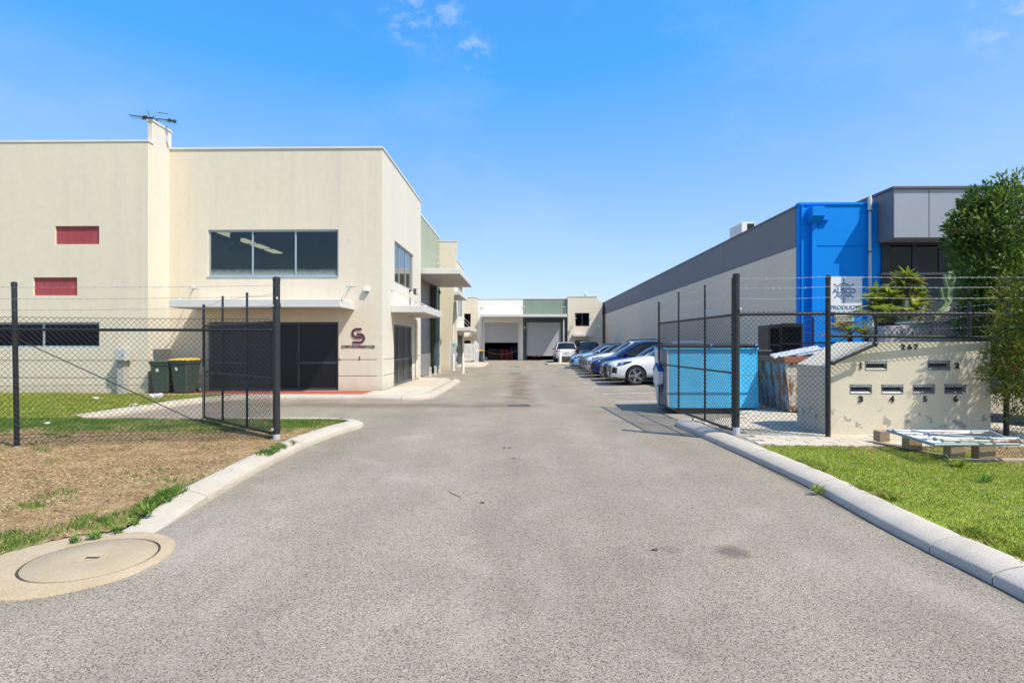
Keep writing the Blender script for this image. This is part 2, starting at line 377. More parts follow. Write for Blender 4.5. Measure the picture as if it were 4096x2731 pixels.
    xb = math_('MULTIPLY', rng(math_('ABSOLUTE', math_('ADD', ny, -15.4)), 0.1, 0.85, 1, 0), math_('MULTIPLY', rng(sp.outputs['X'], -9, -6), rng(sp.outputs['X'], -0.4, 1.2, 1, 0)))
    stain = math_('MULTIPLY', math_('MAXIMUM', band, math_('MULTIPLY', xb, 0.8)), 0.8)
    c = mixc(stain, c, (0.165, 0.118, 0.078))
    # grime swept up against both kerbs, ragged along its edge
    for kx, s_ in ((3.36, 1.0),):
        kd = math_('ADD', math_('MULTIPLY', math_('ADD', sp.outputs['X'], -kx), -s_), rng(noise(5, 5, .65), 0, 1, -0.09, 0.09, False))
        km = math_('MULTIPLY', rng(kd, .015, .13, .75, 0), math_('MULTIPLY', rng(sp.outputs['Y'], 11.0, 11.8, 1, 0), rng(sp.outputs['Y'], 4.7, 5.2) if s_ < 0 else 1.0))
        c = mixc(km, c, (0.115, 0.09, 0.062))
    # faint curved tyre sweeps
    for (cx_, cy_, r_, w_) in ((-7.5, 3.2, 5.6, .22), (-7.5, 3.2, 7.2, .25), (6.5, 1.5, 5.9, .2), (6.5, 1.5, 7.6, .2)):
        dv = t.nodes.new('ShaderNodeVectorMath'); dv.operation = 'DISTANCE'; dv.inputs[1].default_value = (cx_, cy_, 0); L(g.outputs['Position'], dv.inputs[0])
        q = math_('ABSOLUTE', math_('ADD', math_('ADD', dv.outputs['Value'], -r_), rng(noise(.7, 3), 0, 1, -.25, .25, False)))
        c = mixc(math_('MULTIPLY', rng(q, w_*.2, w_, .16, 0), rng(noise(1.1, 4), .4, .65)), c, (0.50, 0.44, 0.35))
    # oil drips
    for (x, y, r, s) in ((1.72, 4.62, 0.17, 0.62), (1.22, 4.66, 0.10, 0.3), (0.55, 8.4, 0.05, .7), (-0.12, 8.33, .05, .75), (-3.1, 7.6, .06, .4), (0.9, 3.1, .12, .25)):
        dv = t.nodes.new('ShaderNodeVectorMath'); dv.operation = 'DISTANCE'; dv.inputs[1].default_value = (x, y, 0); L(g.outputs['Position'], dv.inputs[0])
        q = math_('ADD', dv.outputs['Value'], rng(noise(9, 4), 0, 1, -0.06, 0.06, False))
        c = mixc(rng(q, r*.3, r*1.15, s, 0), c, (0.07, 0.062, 0.055))
    # pale silt drift on the left of the drive
    sd = math_('MULTIPLY', rng(noise(0.8, 5, .6, (1, .45, 1)), 0.52, 0.72), 0.28)
    c = mixc(sd, c, (0.44, 0.40, 0.345))
    L(c, b.inputs['Base Color'])
    bp = t.nodes.new('ShaderNodeBump'); bp.inputs['Strength'].default_value = 0.55; bp.inputs['Distance'].default_value = 0.006
    hh = math_('ADD', math_('MULTIPLY', v.outputs['Distance'], -1.0), noise(140, 2)); L(hh, bp.inputs['Height']); L(bp.outputs[0], b.inputs['Normal'])
    return m
M_ASPH = asphalt_mat()
mb = MB()
XS = [-3000, -200, -60, -20, -9, -4, 0, 1.6, 3, 5, 7, 9, 20, 60, 200, 3000]
YS = [-3000, -200, -20, -5, 0, 5, 10, 13, 13.7, 14.4, 15, 15.7, 16.4, 17, 20, 30, 60, 200, 3000]
for y in YS:
    for x in XS: mb.v.append((x, y, gz(min(x, 9), y)))
nx_ = len(XS)
for j in range(len(YS)-1):
    for i in range(nx_-1): mb.f.append((j*nx_+i, j*nx_+i+1, (j+1)*nx_+i+1, (j+1)*nx_+i)); mb.m.append(0)
struct(mb.build('asphalt_ground', M_ASPH, origin=(0, 0, 0), fix=False))

# ---- parking bay lines (worn white paint)
M_LINE = mat('line_paint', (0.72, 0.71, 0.68), 0.7, col2=(0.5, 0.49, 0.46), vscale=9, fine=.25, fscale=60)
for k, y in enumerate((16.1, 18.5, 21.2, 23.7, 26.25, 28.7, 31.2, 33.6, 36.0, 38.5, 40.9)):
    mb = MB(); w = 0.05
    segs = 10
    for i in range(segs):
        x0 = 2.66+i*(8.0-2.66)/segs; x1 = 2.66+(i+1)*(8.0-2.66)/segs
        mb.add([(x0, y-w, gz(x0,y-w)+.005), (x1, y-w, gz(x1,y-w)+.005), (x1, y+w, gz(x1,y+w)+.005), (x0, y+w, gz(x0,y+w)+.005)], [(0,1,2,3)])
    if k > 1: mb.add([(2.62, y-.11, gz(2.62,y)+.009), (2.86, y-.11, gz(2.86,y)+.009), (2.86, y+.11, gz(2.86,y)+.009), (2.62, y+.11, gz(2.62,y)+.009)], [(0,1,2,3)])
    struct(mb.build('bay_line', M_LINE, origin=(2.66, y, 0), fix=False))
M_YEL = mat('yellow_line_paint', (0.66, 0.48, 0.06), 0.7, var=.3, vscale=8)
M_BLUEP = mat('blue_line_paint', (0.10, 0.30, 0.62), 0.7, var=.3, vscale=8)
for (x0, x1, y0, y1, m_) in ((2.0, 5.2, 43.2, 43.35, M_YEL), (2.3, 4.6, 42.5, 42.62, M_YEL), (2.9, 4.2, 41.6, 42.2, M_BLUEP)):
    q = MB().add([(x0,y0,gz(x0,y0)+.006),(x1,y0,gz(x1,y0)+.006),(x1,y1,gz(x1,y1)+.006),(x0,y1,gz(x0,y1)+.006)], [(0,1,2,3)]); struct(q.build('bay_line', m_, origin=(x0,y0,0), fix=False))

# ---- kerbs
M_KERB = mat('kerb_concrete', (0.52, 0.46, 0.37), 0.9, col2=(0.43, 0.375, 0.30), vscale=1.6, bump=.14, bscale=90, fine=.22, fscale=120)
M_KERB2 = mat('kerb_concrete_old', (0.60, 0.52, 0.42), 0.92, col2=(0.48, 0.415, 0.33), vscale=2.2, bump=.14, bscale=80, fine=.25, fscale=110)
M_GAP = mat('joint_dirt', (0.05, 0.045, 0.038), 0.95)
PROF = [(-.01,-.12), (0,.0), (.004,.062), (.022,.082), (.10,.118), (.18,.138), (.24,.143), (.285,.138), (.30,.12), (.30,-.12)]
def resample(pts, step):
    out = [Vector(pts[0])]
    for a, b in zip(pts[:-1], pts[1:]):
        a = Vector(a); b = Vector(b); n = max(1, int(round((b-a).length/step)))
        for i in range(1, n+1): out.append(a.lerp(b, i/n))
    for _ in range(3):
        q = out[:]
        for i in range(1, len(out)-1): out[i] = q[i]*.5 + (q[i-1]+q[i+1])*.25
    return out
def kerb(name, pts, m, joints, side=1, zfun=lambda p: 1.0, prof=PROF, base=lambda x, y: 0.0):
    P = resample(pts, 0.16); n = len(P); cum = [0]
    for a, b in zip(P[:-1], P[1:]): cum.append(cum[-1]+(b-a).length)
    root = None; cuts = [0.0] + [j for j in joints if j < cum[-1]-.2] + [cum[-1]]
    def sample(s):
        for i in range(n-1):
            if cum[i+1] >= s: break
        t = (s-cum[i])/max(1e-6, cum[i+1]-cum[i]); p = P[i].lerp(P[i+1], t)
        tan = (P[min(i+2, n-1)]-P[max(i-1, 0)]).normalized()
        return p, Vector((-tan.y, tan.x))*side
    root = bpy.data.objects.new(name, None); COL.objects.link(root); struct(root); ORG[root.name_full] = (0, 0, 0)
    for k in range(len(cuts)-1):
        s0, s1 = cuts[k]+.006, cuts[k+1]-.006; q = max(2, int((s1-s0)/.14)); mb = MB(); w = len(prof)
        dz = random.uniform(-.004, .004)
        for i in range(q+1):
            p, nn = sample(s0+(s1-s0)*i/q); zf = zfun(p)
            e = 0.94 if i in (0, q) else 1.0
            for (d, z) in prof:
                j = (mnoise.noise((p.x*3, p.y*3, d*9))*.004)
                c = p + nn*d; b0 = base(c.x, c.y)
                mb.v.append((c.x+j, c.y+j, b0 + (z*zf*(e if z > .1 else 1)+dz+j if z > 0 else z)))
        for i in range(q):
            for j in range(w-1): mb.f.append((i*w+j, i*w+j+1, (i+1)*w+j+1, (i+1)*w+j)); mb.m.append(0)
        mb.f += [tuple(range(w)), tuple(range(q*w+w-1, q*w-1, -1))]; mb.m += [0, 0]
        mb.build('kerb_block', m, root, smooth=True)
    # dark mortar bed that shows in the joints
    mb = MB(); w = len(prof)
    for i, p in enumerate(P):
        tan = (P[min(i+1, n-1)]-P[max(i-1, 0)]).normalized(); nn = Vector((-tan.y, tan.x))*side; zf = zfun(p)
        for (d, z) in ((.012, -.12), (.012, .05), (.06, .085), (.24, .125), (.288, .11), (.288, -.12)):
            c = p+nn*d; mb.v.append((c.x, c.y, base(c.x, c.y)+(z*(zf if zf > .6 else zf*.5) if z > 0 else z)))
    for i in range(n-1):
        for j in range(5): mb.f.append((i*6+j, i*6+j+1, (i+1)*6+j+1, (i+1)*6+j)); mb.m.append(0)
    mb.build('joint_filler', M_GAP, root)
    return root
g2 = lambda px, py: onZ(px, py)[:2]
LK = [g2(612, 2134), g2(822, 2012), g2(1052, 1877), g2(1216, 1792), (-3.38, 10.6), (-3.20, 11.2), (-3.24, 11.62), (-3.62, 11.88), (-4.4, 11.98), (-9.3, 12.05)]
lkz = lambda p: 0.12+0.88*ss(5.0, 6.1, p.y) if p.y < 8 else 1.0 - .35*ss(-5, -8, p.x)
kerb('driveway_kerb', LK, M_KERB, [1.0, 4.05, 6.4, 7.2, 9.5, 12], 1, lkz)
RK = [(3.30, -1.0), (3.30, 3.4)] + [g2(3942, 2321), g2(3693, 2199), g2(3502, 2098), g2(3249, 1954), g2(2990, 1831), g2(2852, 1770)] + [(3.22, 10.9), (3.14, 11.5), (3.22, 11.95), (3.6, 12.2), (4.3, 12.35)]
rcum = lambda y: y+1.0
kerb('driveway_kerb', RK, M_KERB2, [2.2, rcum(4.03), rcum(4.63), rcum(6.58), rcum(8.35), rcum(10.0), rcum(11.3)], -1, lambda p: 1.0-.75*ss(3.3, 4.2, p.x)*ss(11.8, 12.2, p.y))
PK = [(-9.55, 12.1), (-9.5, 12.7), (-9.2, 15.6), (-8.9, 16.4), (-8.2, 16.85), (-7, 16.92), (-4.9, 16.9), (-3.6, 16.62), (-3.05, 16.75), (-2.72, 17.4), (-2.66, 19.2), (-2.68, 24.6), (-2.95, 25.5), (-3.7, 26.0), (-4.5, 26.1)]
kerb('forecourt_kerb', PK, M_KERB, [2.2, 4.6, 6.2, 7.9, 9.8, 11.4, 12.6, 13.6, 14.8, 17, 19, 21, 23], 1)
PK2 = [(-4.6, 39.6), (-3.4, 39.9), (-2.75, 40.6), (-2.7, 46.5), (-3.0, 47.4), (-4.0, 48.0), (-5.4, 48.1)]
kerb('forecourt_kerb', PK2, M_KERB, [2.0, 4.2, 6.4, 8.6], 1)

# ---- left verge and lawn
M_SOIL = None
def verge_mat(name, dry, dry2, green):
    m = bpy.data.materials.new(name); m.use_nodes = True; t = m.node_tree; L = t.links.new; b = t.nodes['Principled BSDF']
    b.inputs['Roughness'].default_value = 0.95; b.inputs['Specular IOR Level'].default_value = 0.1
    g = t.nodes.new('ShaderNodeNewGeometry')
    at = t.nodes.new('ShaderNodeAttribute'); at.attribute_name = 'green'
    n = t.nodes.new('ShaderNodeTexNoise'); n.inputs['Scale'].default_value = 6; n.inputs['Detail'].default_value = 9; n.inputs['Roughness'].default_value = 0.75; L(g.outputs['Position'], n.inputs['Vector'])
    r = t.nodes.new('ShaderNodeMapRange'); r.inputs['From Min'].default_value = .35; r.inputs['From Max'].default_value = .65; L(n.outputs['Fac'], r.inputs['Value'])
    m1 = t.nodes.new('ShaderNodeMixRGB'); m1.inputs['Color1'].default_value = (*dry, 1); m1.inputs['Color2'].default_value = (*dry2, 1); L(r.outputs[0], m1.inputs['Fac'])
    m2 = t.nodes.new('ShaderNodeMixRGB'); m2.inputs['Color2'].default_value = (*green, 1); L(m1.outputs[0], m2.inputs['Color1']); L(at.outputs['Fac'], m2.inputs['Fac'])
    L(m2.outputs[0], b.inputs['Base Color'])
    bp = t.nodes.new('ShaderNodeBump'); bp.inputs['Strength'].default_value = .8; bp.inputs['Distance'].default_value = .03; L(n.outputs['Fac'], bp.inputs['Height']); L(bp.outputs[0], b.inputs['Normal'])
    return m
M_VERGE = verge_mat('verge_soil', (0.40, 0.28, 0.15), (0.20, 0.13, 0.065), (0.13, 0.18, 0.035))
SLAB = (-3.50, 4.33); SLAB_R = 0.68
def left_region(x, y):
    a = (x < -3.60) & (np.hypot(x+3.50, y-4.33) > .66) & (y > 3.6) & (y < 11.78) 
    bq = (x < -9.62 + (np.clip(y, 12.6, 15.6)-12.6)*.1) & (y >= 11.78) & (y < 17.72)
    c = (x < -9.2) & (y > 16.2) & (y < 17.72) & (x < -11.0+(0))
    return a | bq | c
def left_green(x, y):
    d = np.hypot(x-SLAB[0], y-SLAB[1]); n1 = vnoise(x, y, 2.3); n2 = vnoise(x+9, y+4, 6.0); n3 = vnoise(x+3, y+8, .8)
    g = 0.85*nss(1.12, .78, d)*nss(.25, .5, n1)*(y > 4.2)
    g = np.maximum(g, nss(-4.0, -3.62, x)*nss(6.9, 5.9, y)*nss(.2, .45, n1))
    g = np.maximum(g, .5*nss(-3.85, -3.6, x)*nss(.45, .62, n2)*nss(10.5, 9, y))
    g = np.maximum(g, .9*nss(.60, .74, n1)*nss(.35, .55, n2)*nss(6.9, 5.6, y)); g = np.maximum(g, .45*nss(.66, .8, n2)*nss(.55, .7, n1))
    g = np.maximum(g, nss(9.6, 10.8, y+.6*(n3-.5)-.25*nss(-6, -4, x))*(.35+.65*nss(.3, .5, n1)))
    g = np.maximum(g, nss(11.7, 12.2, y)*(.55+.45*n1)*nss(17.3, 16.6, y-n1*.4))
    return np.clip(g, 0, 1)
def left_z(x, y): return 0.012 + .088*nss(4.6, 6.0, np.asarray(y)) + .012*(vnoise(x, y, 1.7)-.5)
def patch(name, region, zf, gf, x0, x1, y0, y1, step, m):
    xs = np.arange(x0, x1+1e-6, step); ys = np.arange(y0, y1+1e-6, step); X, Y = np.meshgrid(xs, ys); nx = len(xs)
    Z = zf(X, Y); G = gf(X, Y); keep = region((X[:-1,:-1]+X[1:,1:])/2, (Y[:-1,:-1]+Y[1:,1:])/2)
    me = bpy.data.meshes.new(name); idx = np.argwhere(keep); a = idx[:,0]*nx+idx[:,1]
    fs = np.stack([a, a+1, a+nx+1, a+nx], 1)
    me.from_pydata(np.stack([X.ravel(), Y.ravel(), Z.ravel()], 1).tolist(), [], fs.tolist())
    at = me.attributes.new('green', 'FLOAT', 'POINT'); at.data.foreach_set('value', G.ravel().astype(np.float32))
    me.materials.append(m); me.polygons.foreach_set('use_smooth', [True]*len(me.polygons))
    o = bpy.data.objects.new(name, me); COL.objects.link(o); return struct(o)
patch('verge', left_region, left_z, left_green, -14.06, -3.44, 3.56, 17.78, .06, M_VERGE)
patch('verge', left_region, left_z, left_green, -50.06, -14.0, 3.56, 17.78, .3, M_VERGE)
# ---- right lawn
M_LAWN = verge_mat('lawn_soil', (0.34, 0.23, 0.13), (0.19, 0.12, 0.065), (0.27, 0.36, 0.045))
PAVE_Y = 8.78
def right_region(x, y): return (x > 3.62) & (y > -2) & (y < PAVE_Y+.0*x)
def right_green(x, y):
    n1 = vnoise(x, y, 1.6); n2 = vnoise(x+5, y, 5.0)
    bare = nss(5.9, 7.0, x+.8*(n1-.5))*nss(6.3, 7.1, y+.7*(n2-.5)) 
    bare = np.maximum(bare, nss(8.25, 8.7, y+.35*(n1-.5))*nss(.3, .6, n2)*nss(4.2, 5.2, x))
    bare = np.maximum(bare, nss(7.2, 8.0, x)*nss(5.0, 6, y+n1-.5))
    return np.clip(1-bare*.96, 0, 1)*(.86+.14*n2)
def right_z(x, y): return 0.112+.016*(vnoise(x, y, 1.4)-.5) - .04*nss(3.75, 3.58, x)
patch('lawn', right_region, right_z, right_green, 3.54, 14.0, -1.5, PAVE_Y+.02, .06, M_LAWN)

# ---- blades
def blades(name, n, x0, x1, y0, y1, region, dens, zf, h, w, lean, m, label, flat=0.0, seed=1):
    r = np.random.RandomState(seed); X = r.uniform(x0, x1, n*3); Y = r.uniform(y0, y1, n*3)
    k = region(X, Y) & (r.rand(n*3) < dens(X, Y)); X = X[k][:n]; Y = Y[k][:n]; q = len(X)
    Z = zf(X, Y)
    a = r.uniform(0, 2*np.pi, q); hh = h*r.uniform(.45, 1.25, q); ww = w*r.uniform(.6, 1.3, q); ln = lean*r.uniform(.1, 1.3, q)*hh; b = r.uniform(0, 2*np.pi, q)
    up = hh*(1-flat*r.uniform(.6, 1.0, q))
    V = np.zeros((q, 4, 3)); cx, sx = np.cos(a)*ww/2, np.sin(a)*ww/2
    V[:,0] = np.stack([X-cx, Y-sx, Z-.004], 1); V[:,1] = np.stack([X+cx, Y+sx, Z-.004], 1)
    mx_, my_ = X+np.cos(b)*ln*.4, Y+np.sin(b)*ln*.4
    V[:,2] = np.stack([mx_+cx*.6, my_+sx*.6, Z+up*.6+.003], 1); V[:,3] = np.stack([X+np.cos(b)*ln, Y+np.sin(b)*ln, Z+up*.95+.004], 1)
    me = bpy.data.meshes.new(name); i = np.arange(q)*4
    me.vertices.add(q*4); me.vertices.foreach_set('co', V.ravel().astype(np.float32))
    loops = np.stack([i, i+1, i+2, i, i+2, i+3], 1).ravel(); me.loops.add(q*6); me.loops.foreach_set('vertex_index', loops.astype(np.int32))
    me.polygons.add(q*2); me.polygons.foreach_set('loop_start', np.arange(q*2)*3)
    try: me.polygons.foreach_set('loop_total', np.full(q*2, 3))
    except Exception: pass
    at = me.attributes.new('rnd', 'FLOAT', 'POINT'); at.data.foreach_set('value', np.repeat(r.rand(q), 4).astype(np.float32))
    me.update(calc_edges=True); me.materials.append(m); o = bpy.data.objects.new(name, me); COL.objects.link(o)
    return tag(o, label, 'grass', kind='stuff')
def blade_mat(name, stops, trans=0.25):
    m = bpy.data.materials.new(name); m.use_nodes = True; t = m.node_tree; L = t.links.new; b = t.nodes['Principled BSDF']
    b.inputs['Roughness'].default_value = .6; b.inputs['Specular IOR Level'].default_value = .25
    at = t.nodes.new('ShaderNodeAttribute'); at.attribute_name = 'rnd'
    cr = t.nodes.new('ShaderNodeValToRGB'); e = cr.color_ramp.elements; e[0].color = (*stops[0][1], 1); e[0].position = stops[0][0]; e[1].color = (*stops[-1][1], 1); e[1].position = stops[-1][0]
    for p, c in stops[1:-1]: x = e.new(p); x.color = (*c, 1)
    g = t.nodes.new('ShaderNodeNewGeometry'); n = t.nodes.new('ShaderNodeTexNoise'); n.inputs['Scale'].default_value = 2.2; n.inputs['Detail'].default_value = 4; L(g.outputs['Position'], n.inputs['Vector'])
    ma = t.nodes.new('ShaderNodeMath'); ma.operation = 'MULTIPLY_ADD'; ma.inputs[1].default_value = .9; ma.use_clamp = True
    sb = t.nodes.new('ShaderNodeMath'); sb.operation = 'SUBTRACT'; sb.inputs[1].default_value = .5; L(n.outputs['Fac'], sb.inputs[0])
    L(sb.outputs[0], ma.inputs[0]); L(at.outputs['Fac'], ma.inputs[2]); L(ma.outputs[0], cr.inputs[0]); L(cr.outputs[0], b.inputs['Base Color'])
    if trans:
        tr = t.nodes.new('ShaderNodeBsdfTranslucent'); L(cr.outputs[0], tr.inputs['Color']); mx = t.nodes.new('ShaderNodeMixShader'); mx.inputs[0].default_value = trans
        L(b.outputs[0], mx.inputs[1]); L(tr.outputs[0], mx.inputs[2]); L(mx.outputs[0], t.nodes['Material Output'].inputs['Surface'])
    return m
M_STRAW = blade_mat('straw', [(0, (.17,.105,.052)), (.3, (.38,.265,.14)), (.7, (.54,.405,.225)), (1, (.68,.55,.35))], .1)
M_GRASS = blade_mat('grass_blade', [(0, (.13,.20,.022)), (.35, (.25,.34,.04)), (.7, (.39,.43,.06)), (1, (.60,.52,.18))], .35)
M_GRASS2 = blade_mat('grass_blade_dark', [(0, (.06,.14,.025)), (.5, (.12,.24,.04)), (.85, (.20,.31,.05)), (1, (.40,.38,.12))], .35)
blades('dry_grass', 120000, -9.5, -3.5, 4.1, 11.7, left_region, lambda x, y: (1-.9*left_green(x, y))*(.25+.75*nss(.2, .55, vnoise(x, y, 3.1))), left_z, .032, .0036, 1.3, M_STRAW, 'flattened straw-brown dry grass covering the verge outside the left fence', flat=.75, seed=4)
blades('verge_grass', 26000, -9.5, -3.5, 3.9, 9.6, left_region, lambda x, y: left_green(x, y)**1.3*(x < -3.68), left_z, .06, .006, .7, M_GRASS2, 'green tufts of grass along the left kerb and round the concrete manhole slab', seed=5)
blades('fence_grass', 50000, -12, -3.5, 9.4, 11.75, left_region, left_green, left_z, .035, .008, .8, M_GRASS2, 'green grass strip behind the left chain-link fence and beside the open gate', seed=6)
blades('front_lawn', 60000, -18, -9.2, 11.75, 17.7, left_region, left_green, left_z, .04, .012, .8, M_GRASS, 'green lawn in front of the cream building wall with the red panels', seed=8)
blades('lawn_grass', 110000, 3.6, 8.6, 3.3, PAVE_Y, right_region, lambda x, y: right_green(x, y)**1.5*(x > 3.70), right_z, .021, .0055, .8, M_GRASS, 'short sunlit green lawn between the right kerb and the letterbox wall', seed=9)
blades('kerb_grass', 5000, 3.60, 3.80, 3.3, PAVE_Y, lambda x, y: x > 3.60, lambda x, y: nss(.35, .6, vnoise(x*0+2, y, 2.6))*nss(.3, .6, vnoise(x+4, y, 9.0)), lambda x, y: right_z(x, y)+.012, .055, .006, 1.0, M_GRASS, 'ragged grass blades hanging over the back of the right kerb', seed=14)
blades('kerb_grass', 2600, -3.78, -3.56, 5.2, 11.2, lambda x, y: x < -3.5, lambda x, y: nss(.5, .7, vnoise(x*0+7, y, 1.6))*nss(.3, .6, vnoise(x+4, y, 9.0)), lambda x, y: left_z(x, y)+.02, .06, .006, 1.0, M_GRASS2, 'sparse green blades hanging over the back of the left kerb', seed=15)
blades('lawn_straw', 16000, 3.7, 8.8, 4, PAVE_Y, right_region, lambda x, y: .12+.85*(1-right_green(x, y)), right_z, .045, .006, 1.1, M_STRAW, 'dry brown clippings and leaf litter on the bare soil round the pallet', flat=.8, seed=10)

# ---- concrete manhole slab
t_ = thing('manhole', 'round cream concrete manhole lid set in a concrete slab at the driveway edge', 'manhole', (SLAB[0], SLAB[1], 0))
M_SLAB = mat('slab_concrete', (0.50, 0.40, 0.265), 0.9, col2=(0.42, 0.315, 0.185), vscale=3.0, bump=.4, bscale=70, fine=.2, fscale=90)
M_LID = mat('lid_concrete', (0.47, 0.38, 0.255), 0.9, col2=(0.41, 0.32, 0.20), vscale=2.5, bump=.5, bscale=130, fine=.2, fscale=150)
mb = MB(); n = 72; ring = []; R0, R1 = .455, SLAB_R; cl = (SLAB[0]+.14, SLAB[1]+.01)
o3 = []
for i in range(n):
    a = 2*math.pi*i/n; r = R1*(1+.02*mnoise.noise((3*math.cos(a), 3*math.sin(a), 1))+.008*math.sin(9*a))
    o3.append([(cl[0]+R0*math.cos(a), cl[1]+R0*math.sin(a), .0), (cl[0]+R0*math.cos(a), cl[1]+R0*math.sin(a), .020), (SLAB[0]+r*.97*math.cos(a), SLAB[1]+r*.97*math.sin(a), .012), (SLAB[0]+r*math.cos(a), SLAB[1]+r*math.sin(a), .008), (SLAB[0]+r*1.01*math.cos(a), SLAB[1]+r*1.01*math.sin(a), -.02)])
for q in o3: mb.v += q
for i in range(n):
    for j in range(4): mb.f.append((i*5+j, i*5+j+1, ((i+1) % n)*5+j+1, ((i+1) % n)*5+j)); mb.m.append(0)
mb.build('slab', M_SLAB, t_, smooth=True)
lid = MB().lathe([(.436, -.02), (.436, .018), (.43, .023), (.20, .025), (.0005, .026)], (cl[0], cl[1], 0), n=64).build('lid', M_LID, t_, smooth=True)
MB().lathe([(.105, .024), (.105, .0275), (.098, .029), (.07, .029), (.066, .026)], (cl[0], cl[1], 0), n=32).build('lifting_ring', M_SLAB, lid, smooth=True)
mb = MB(); mb.box(cl[0]-.05, cl[0]+.05, cl[1]-.014, cl[1]+.014, .0255, .029); mb.build('lifting_slot', M_GAP, lid)
MB().lathe([(.453, -.02), (.453, .012), (.437, .012), (.437, -.02)], (cl[0], cl[1], 0), n=64).build('lid_gap', M_GAP, t_)

# ---- forecourt pavements
M_PBED = mat('paver_bed', (0.30, 0.27, 0.22), .95, var=.3)
M_PTAN = mat('paver_tan', (0.56, 0.49, 0.38), .85, col2=(.48, .41, .31), vscale=5, bump=.25, bscale=120, fine=.15)
M_PTAN2 = mat('paver_tan_pale', (0.60, 0.545, 0.44), .85, col2=(.52, .46, .36), vscale=5, bump=.25, bscale=120, fine=.15)
M_PRED = mat('paver_red', (0.42, 0.12, 0.065), .85, col2=(.34, .085, .05), vscale=6, bump=.25, fine=.2)
def slab_poly(name, poly, z0, z1, m): return struct(MB().prism(poly, lambda a, b, d: (a, b, d), z0, z1).build(name, m, origin=(0, 0, 0)))
def inpoly(x, y, poly):
    c = False; j = len(poly)-1
    for i in range(len(poly)):
        if (poly[i][1] > y) != (poly[j][1] > y) and x < (poly[j][0]-poly[i][0])*(y-poly[i][1])/(poly[j][1]-poly[i][1])+poly[i][0]: c = not c
        j = i
    return c
FC = [(-11.88, 17.25), (-8.1, 17.22), (-4.9, 17.2), (-3.6, 16.95), (-3.2, 17.1), (-3.03, 17.6), (-2.97, 24.5), (-3.3, 25.4), (-4.0, 25.72), (-4.72, 25.78), (-4.72, 18.78), (-11.88, 18.78)]
pv = slab_poly('forecourt_pavement', FC, -.05, .108, M_PBED)
def pavers(parent, poly, L_, W_, z, mats, rot=0.0, keep=lambda x, y: True, limit=0, h=.03, gap=.007, names='paver'):
    xs = [p[0] for p in poly]; ys = [p[1] for p in poly]; out = []
    j = 0; y = min(ys)
    while y < max(ys):
        x = min(xs) - (L_/2 if j % 2 else 0)
        while x < max(xs):
            cx, cy = x+L_/2, y+W_/2
            if all(inpoly(cx+dx*L_*.45, cy+dy*W_*.45, poly) for dx in (-1, 1) for dy in (-1, 1)) and keep(cx, cy): out.append((cx, cy))
            x += L_
        y += W_; j += 1
    out.sort(key=lambda p: p[1]); meshes = []
    def one(cx, cy, z0, z1): 
        a, b = L_/2-gap/2, W_/2-gap/2; c = .006
        vs = [(cx-a, cy-b, z0), (cx+a, cy-b, z0), (cx+a, cy+b, z0), (cx-a, cy+b, z0), (cx-a, cy-b, z1-c), (cx+a, cy-b, z1-c), (cx+a, cy+b, z1-c), (cx-a, cy+b, z1-c), (cx-a+c, cy-b+c, z1), (cx+a-c, cy-b+c, z1), (cx+a-c, cy+b-c, z1), (cx-a+c, cy+b-c, z1)]
        return vs, [(0,1,5,4),(1,2,6,5),(2,3,7,6),(3,0,4,7),(4,5,9,8),(5,6,10,9),(6,7,11,10),(7,4,8,11),(8,9,10,11)]
    if limit:
        for m in mats: mbx = MB().add(*one(0, 0, -h, 0)); ob = mbx.build(names, m, parent, local=True, fix=False); meshes.append(ob)
    rest = [MB() for _ in mats]
    for i, (cx, cy) in enumerate(out):
        k = random.randrange(len(mats)); dz = random.uniform(-.003, .003)
        if i < limit:
            if i < len(mats): o = meshes[i]
            else: o = meshes[k].copy(); COL.objects.link(o)
            o.parent = parent; o.location = (cx-ORG[parent.name_full][0], cy-ORG[parent.name_full][1], z+dz); o.rotation_euler = (random.uniform(-.006,.006), random.uniform(-.006,.006), random.uniform(-.008, .008))
        else: rest[k].add(*one(cx, cy, z+dz-h, z+dz))
    for m, r in zip(mats, rest):
        if r.v: q = r.build(names+'_field', m, parent, fix=False); q['kind'] = 'stuff'
pavers(pv, FC, .23, .115, .122, [M_PRED], keep=lambda x, y: x < -4.95 and y > 17.45, names='red_paver')
pavers(pv, FC, .23, .115, .122, [M_PTAN, M_PTAN2], keep=lambda x, y: x > -4.95 or y <= 17.45)
FC2 = [(-4.72, 39.9), (-3.4, 40.2), (-3.02, 40.8), (-3.0, 46.4), (-3.3, 47.2), (-5.4, 47.8), (-5.4, 45.8), (-4.72, 45.8)]
slab_poly('forecourt_pavement', FC2, -.05, .12, M_PTAN2)
# ---- right paved area
RP = [(3.62, PAVE_Y+.02), (9.6, PAVE_Y+.02), (9.6, 15.6), (5.2, 15.6), (5.0, 13.4), (4.4, 12.1), (3.55, 11.7)]
rp = slab_poly('paved_apron', RP, -.05, .100, M_PBED)
pavers(rp, RP, .40, .20, .116, [M_PTAN, M_PTAN2], limit=290, gap=.009)
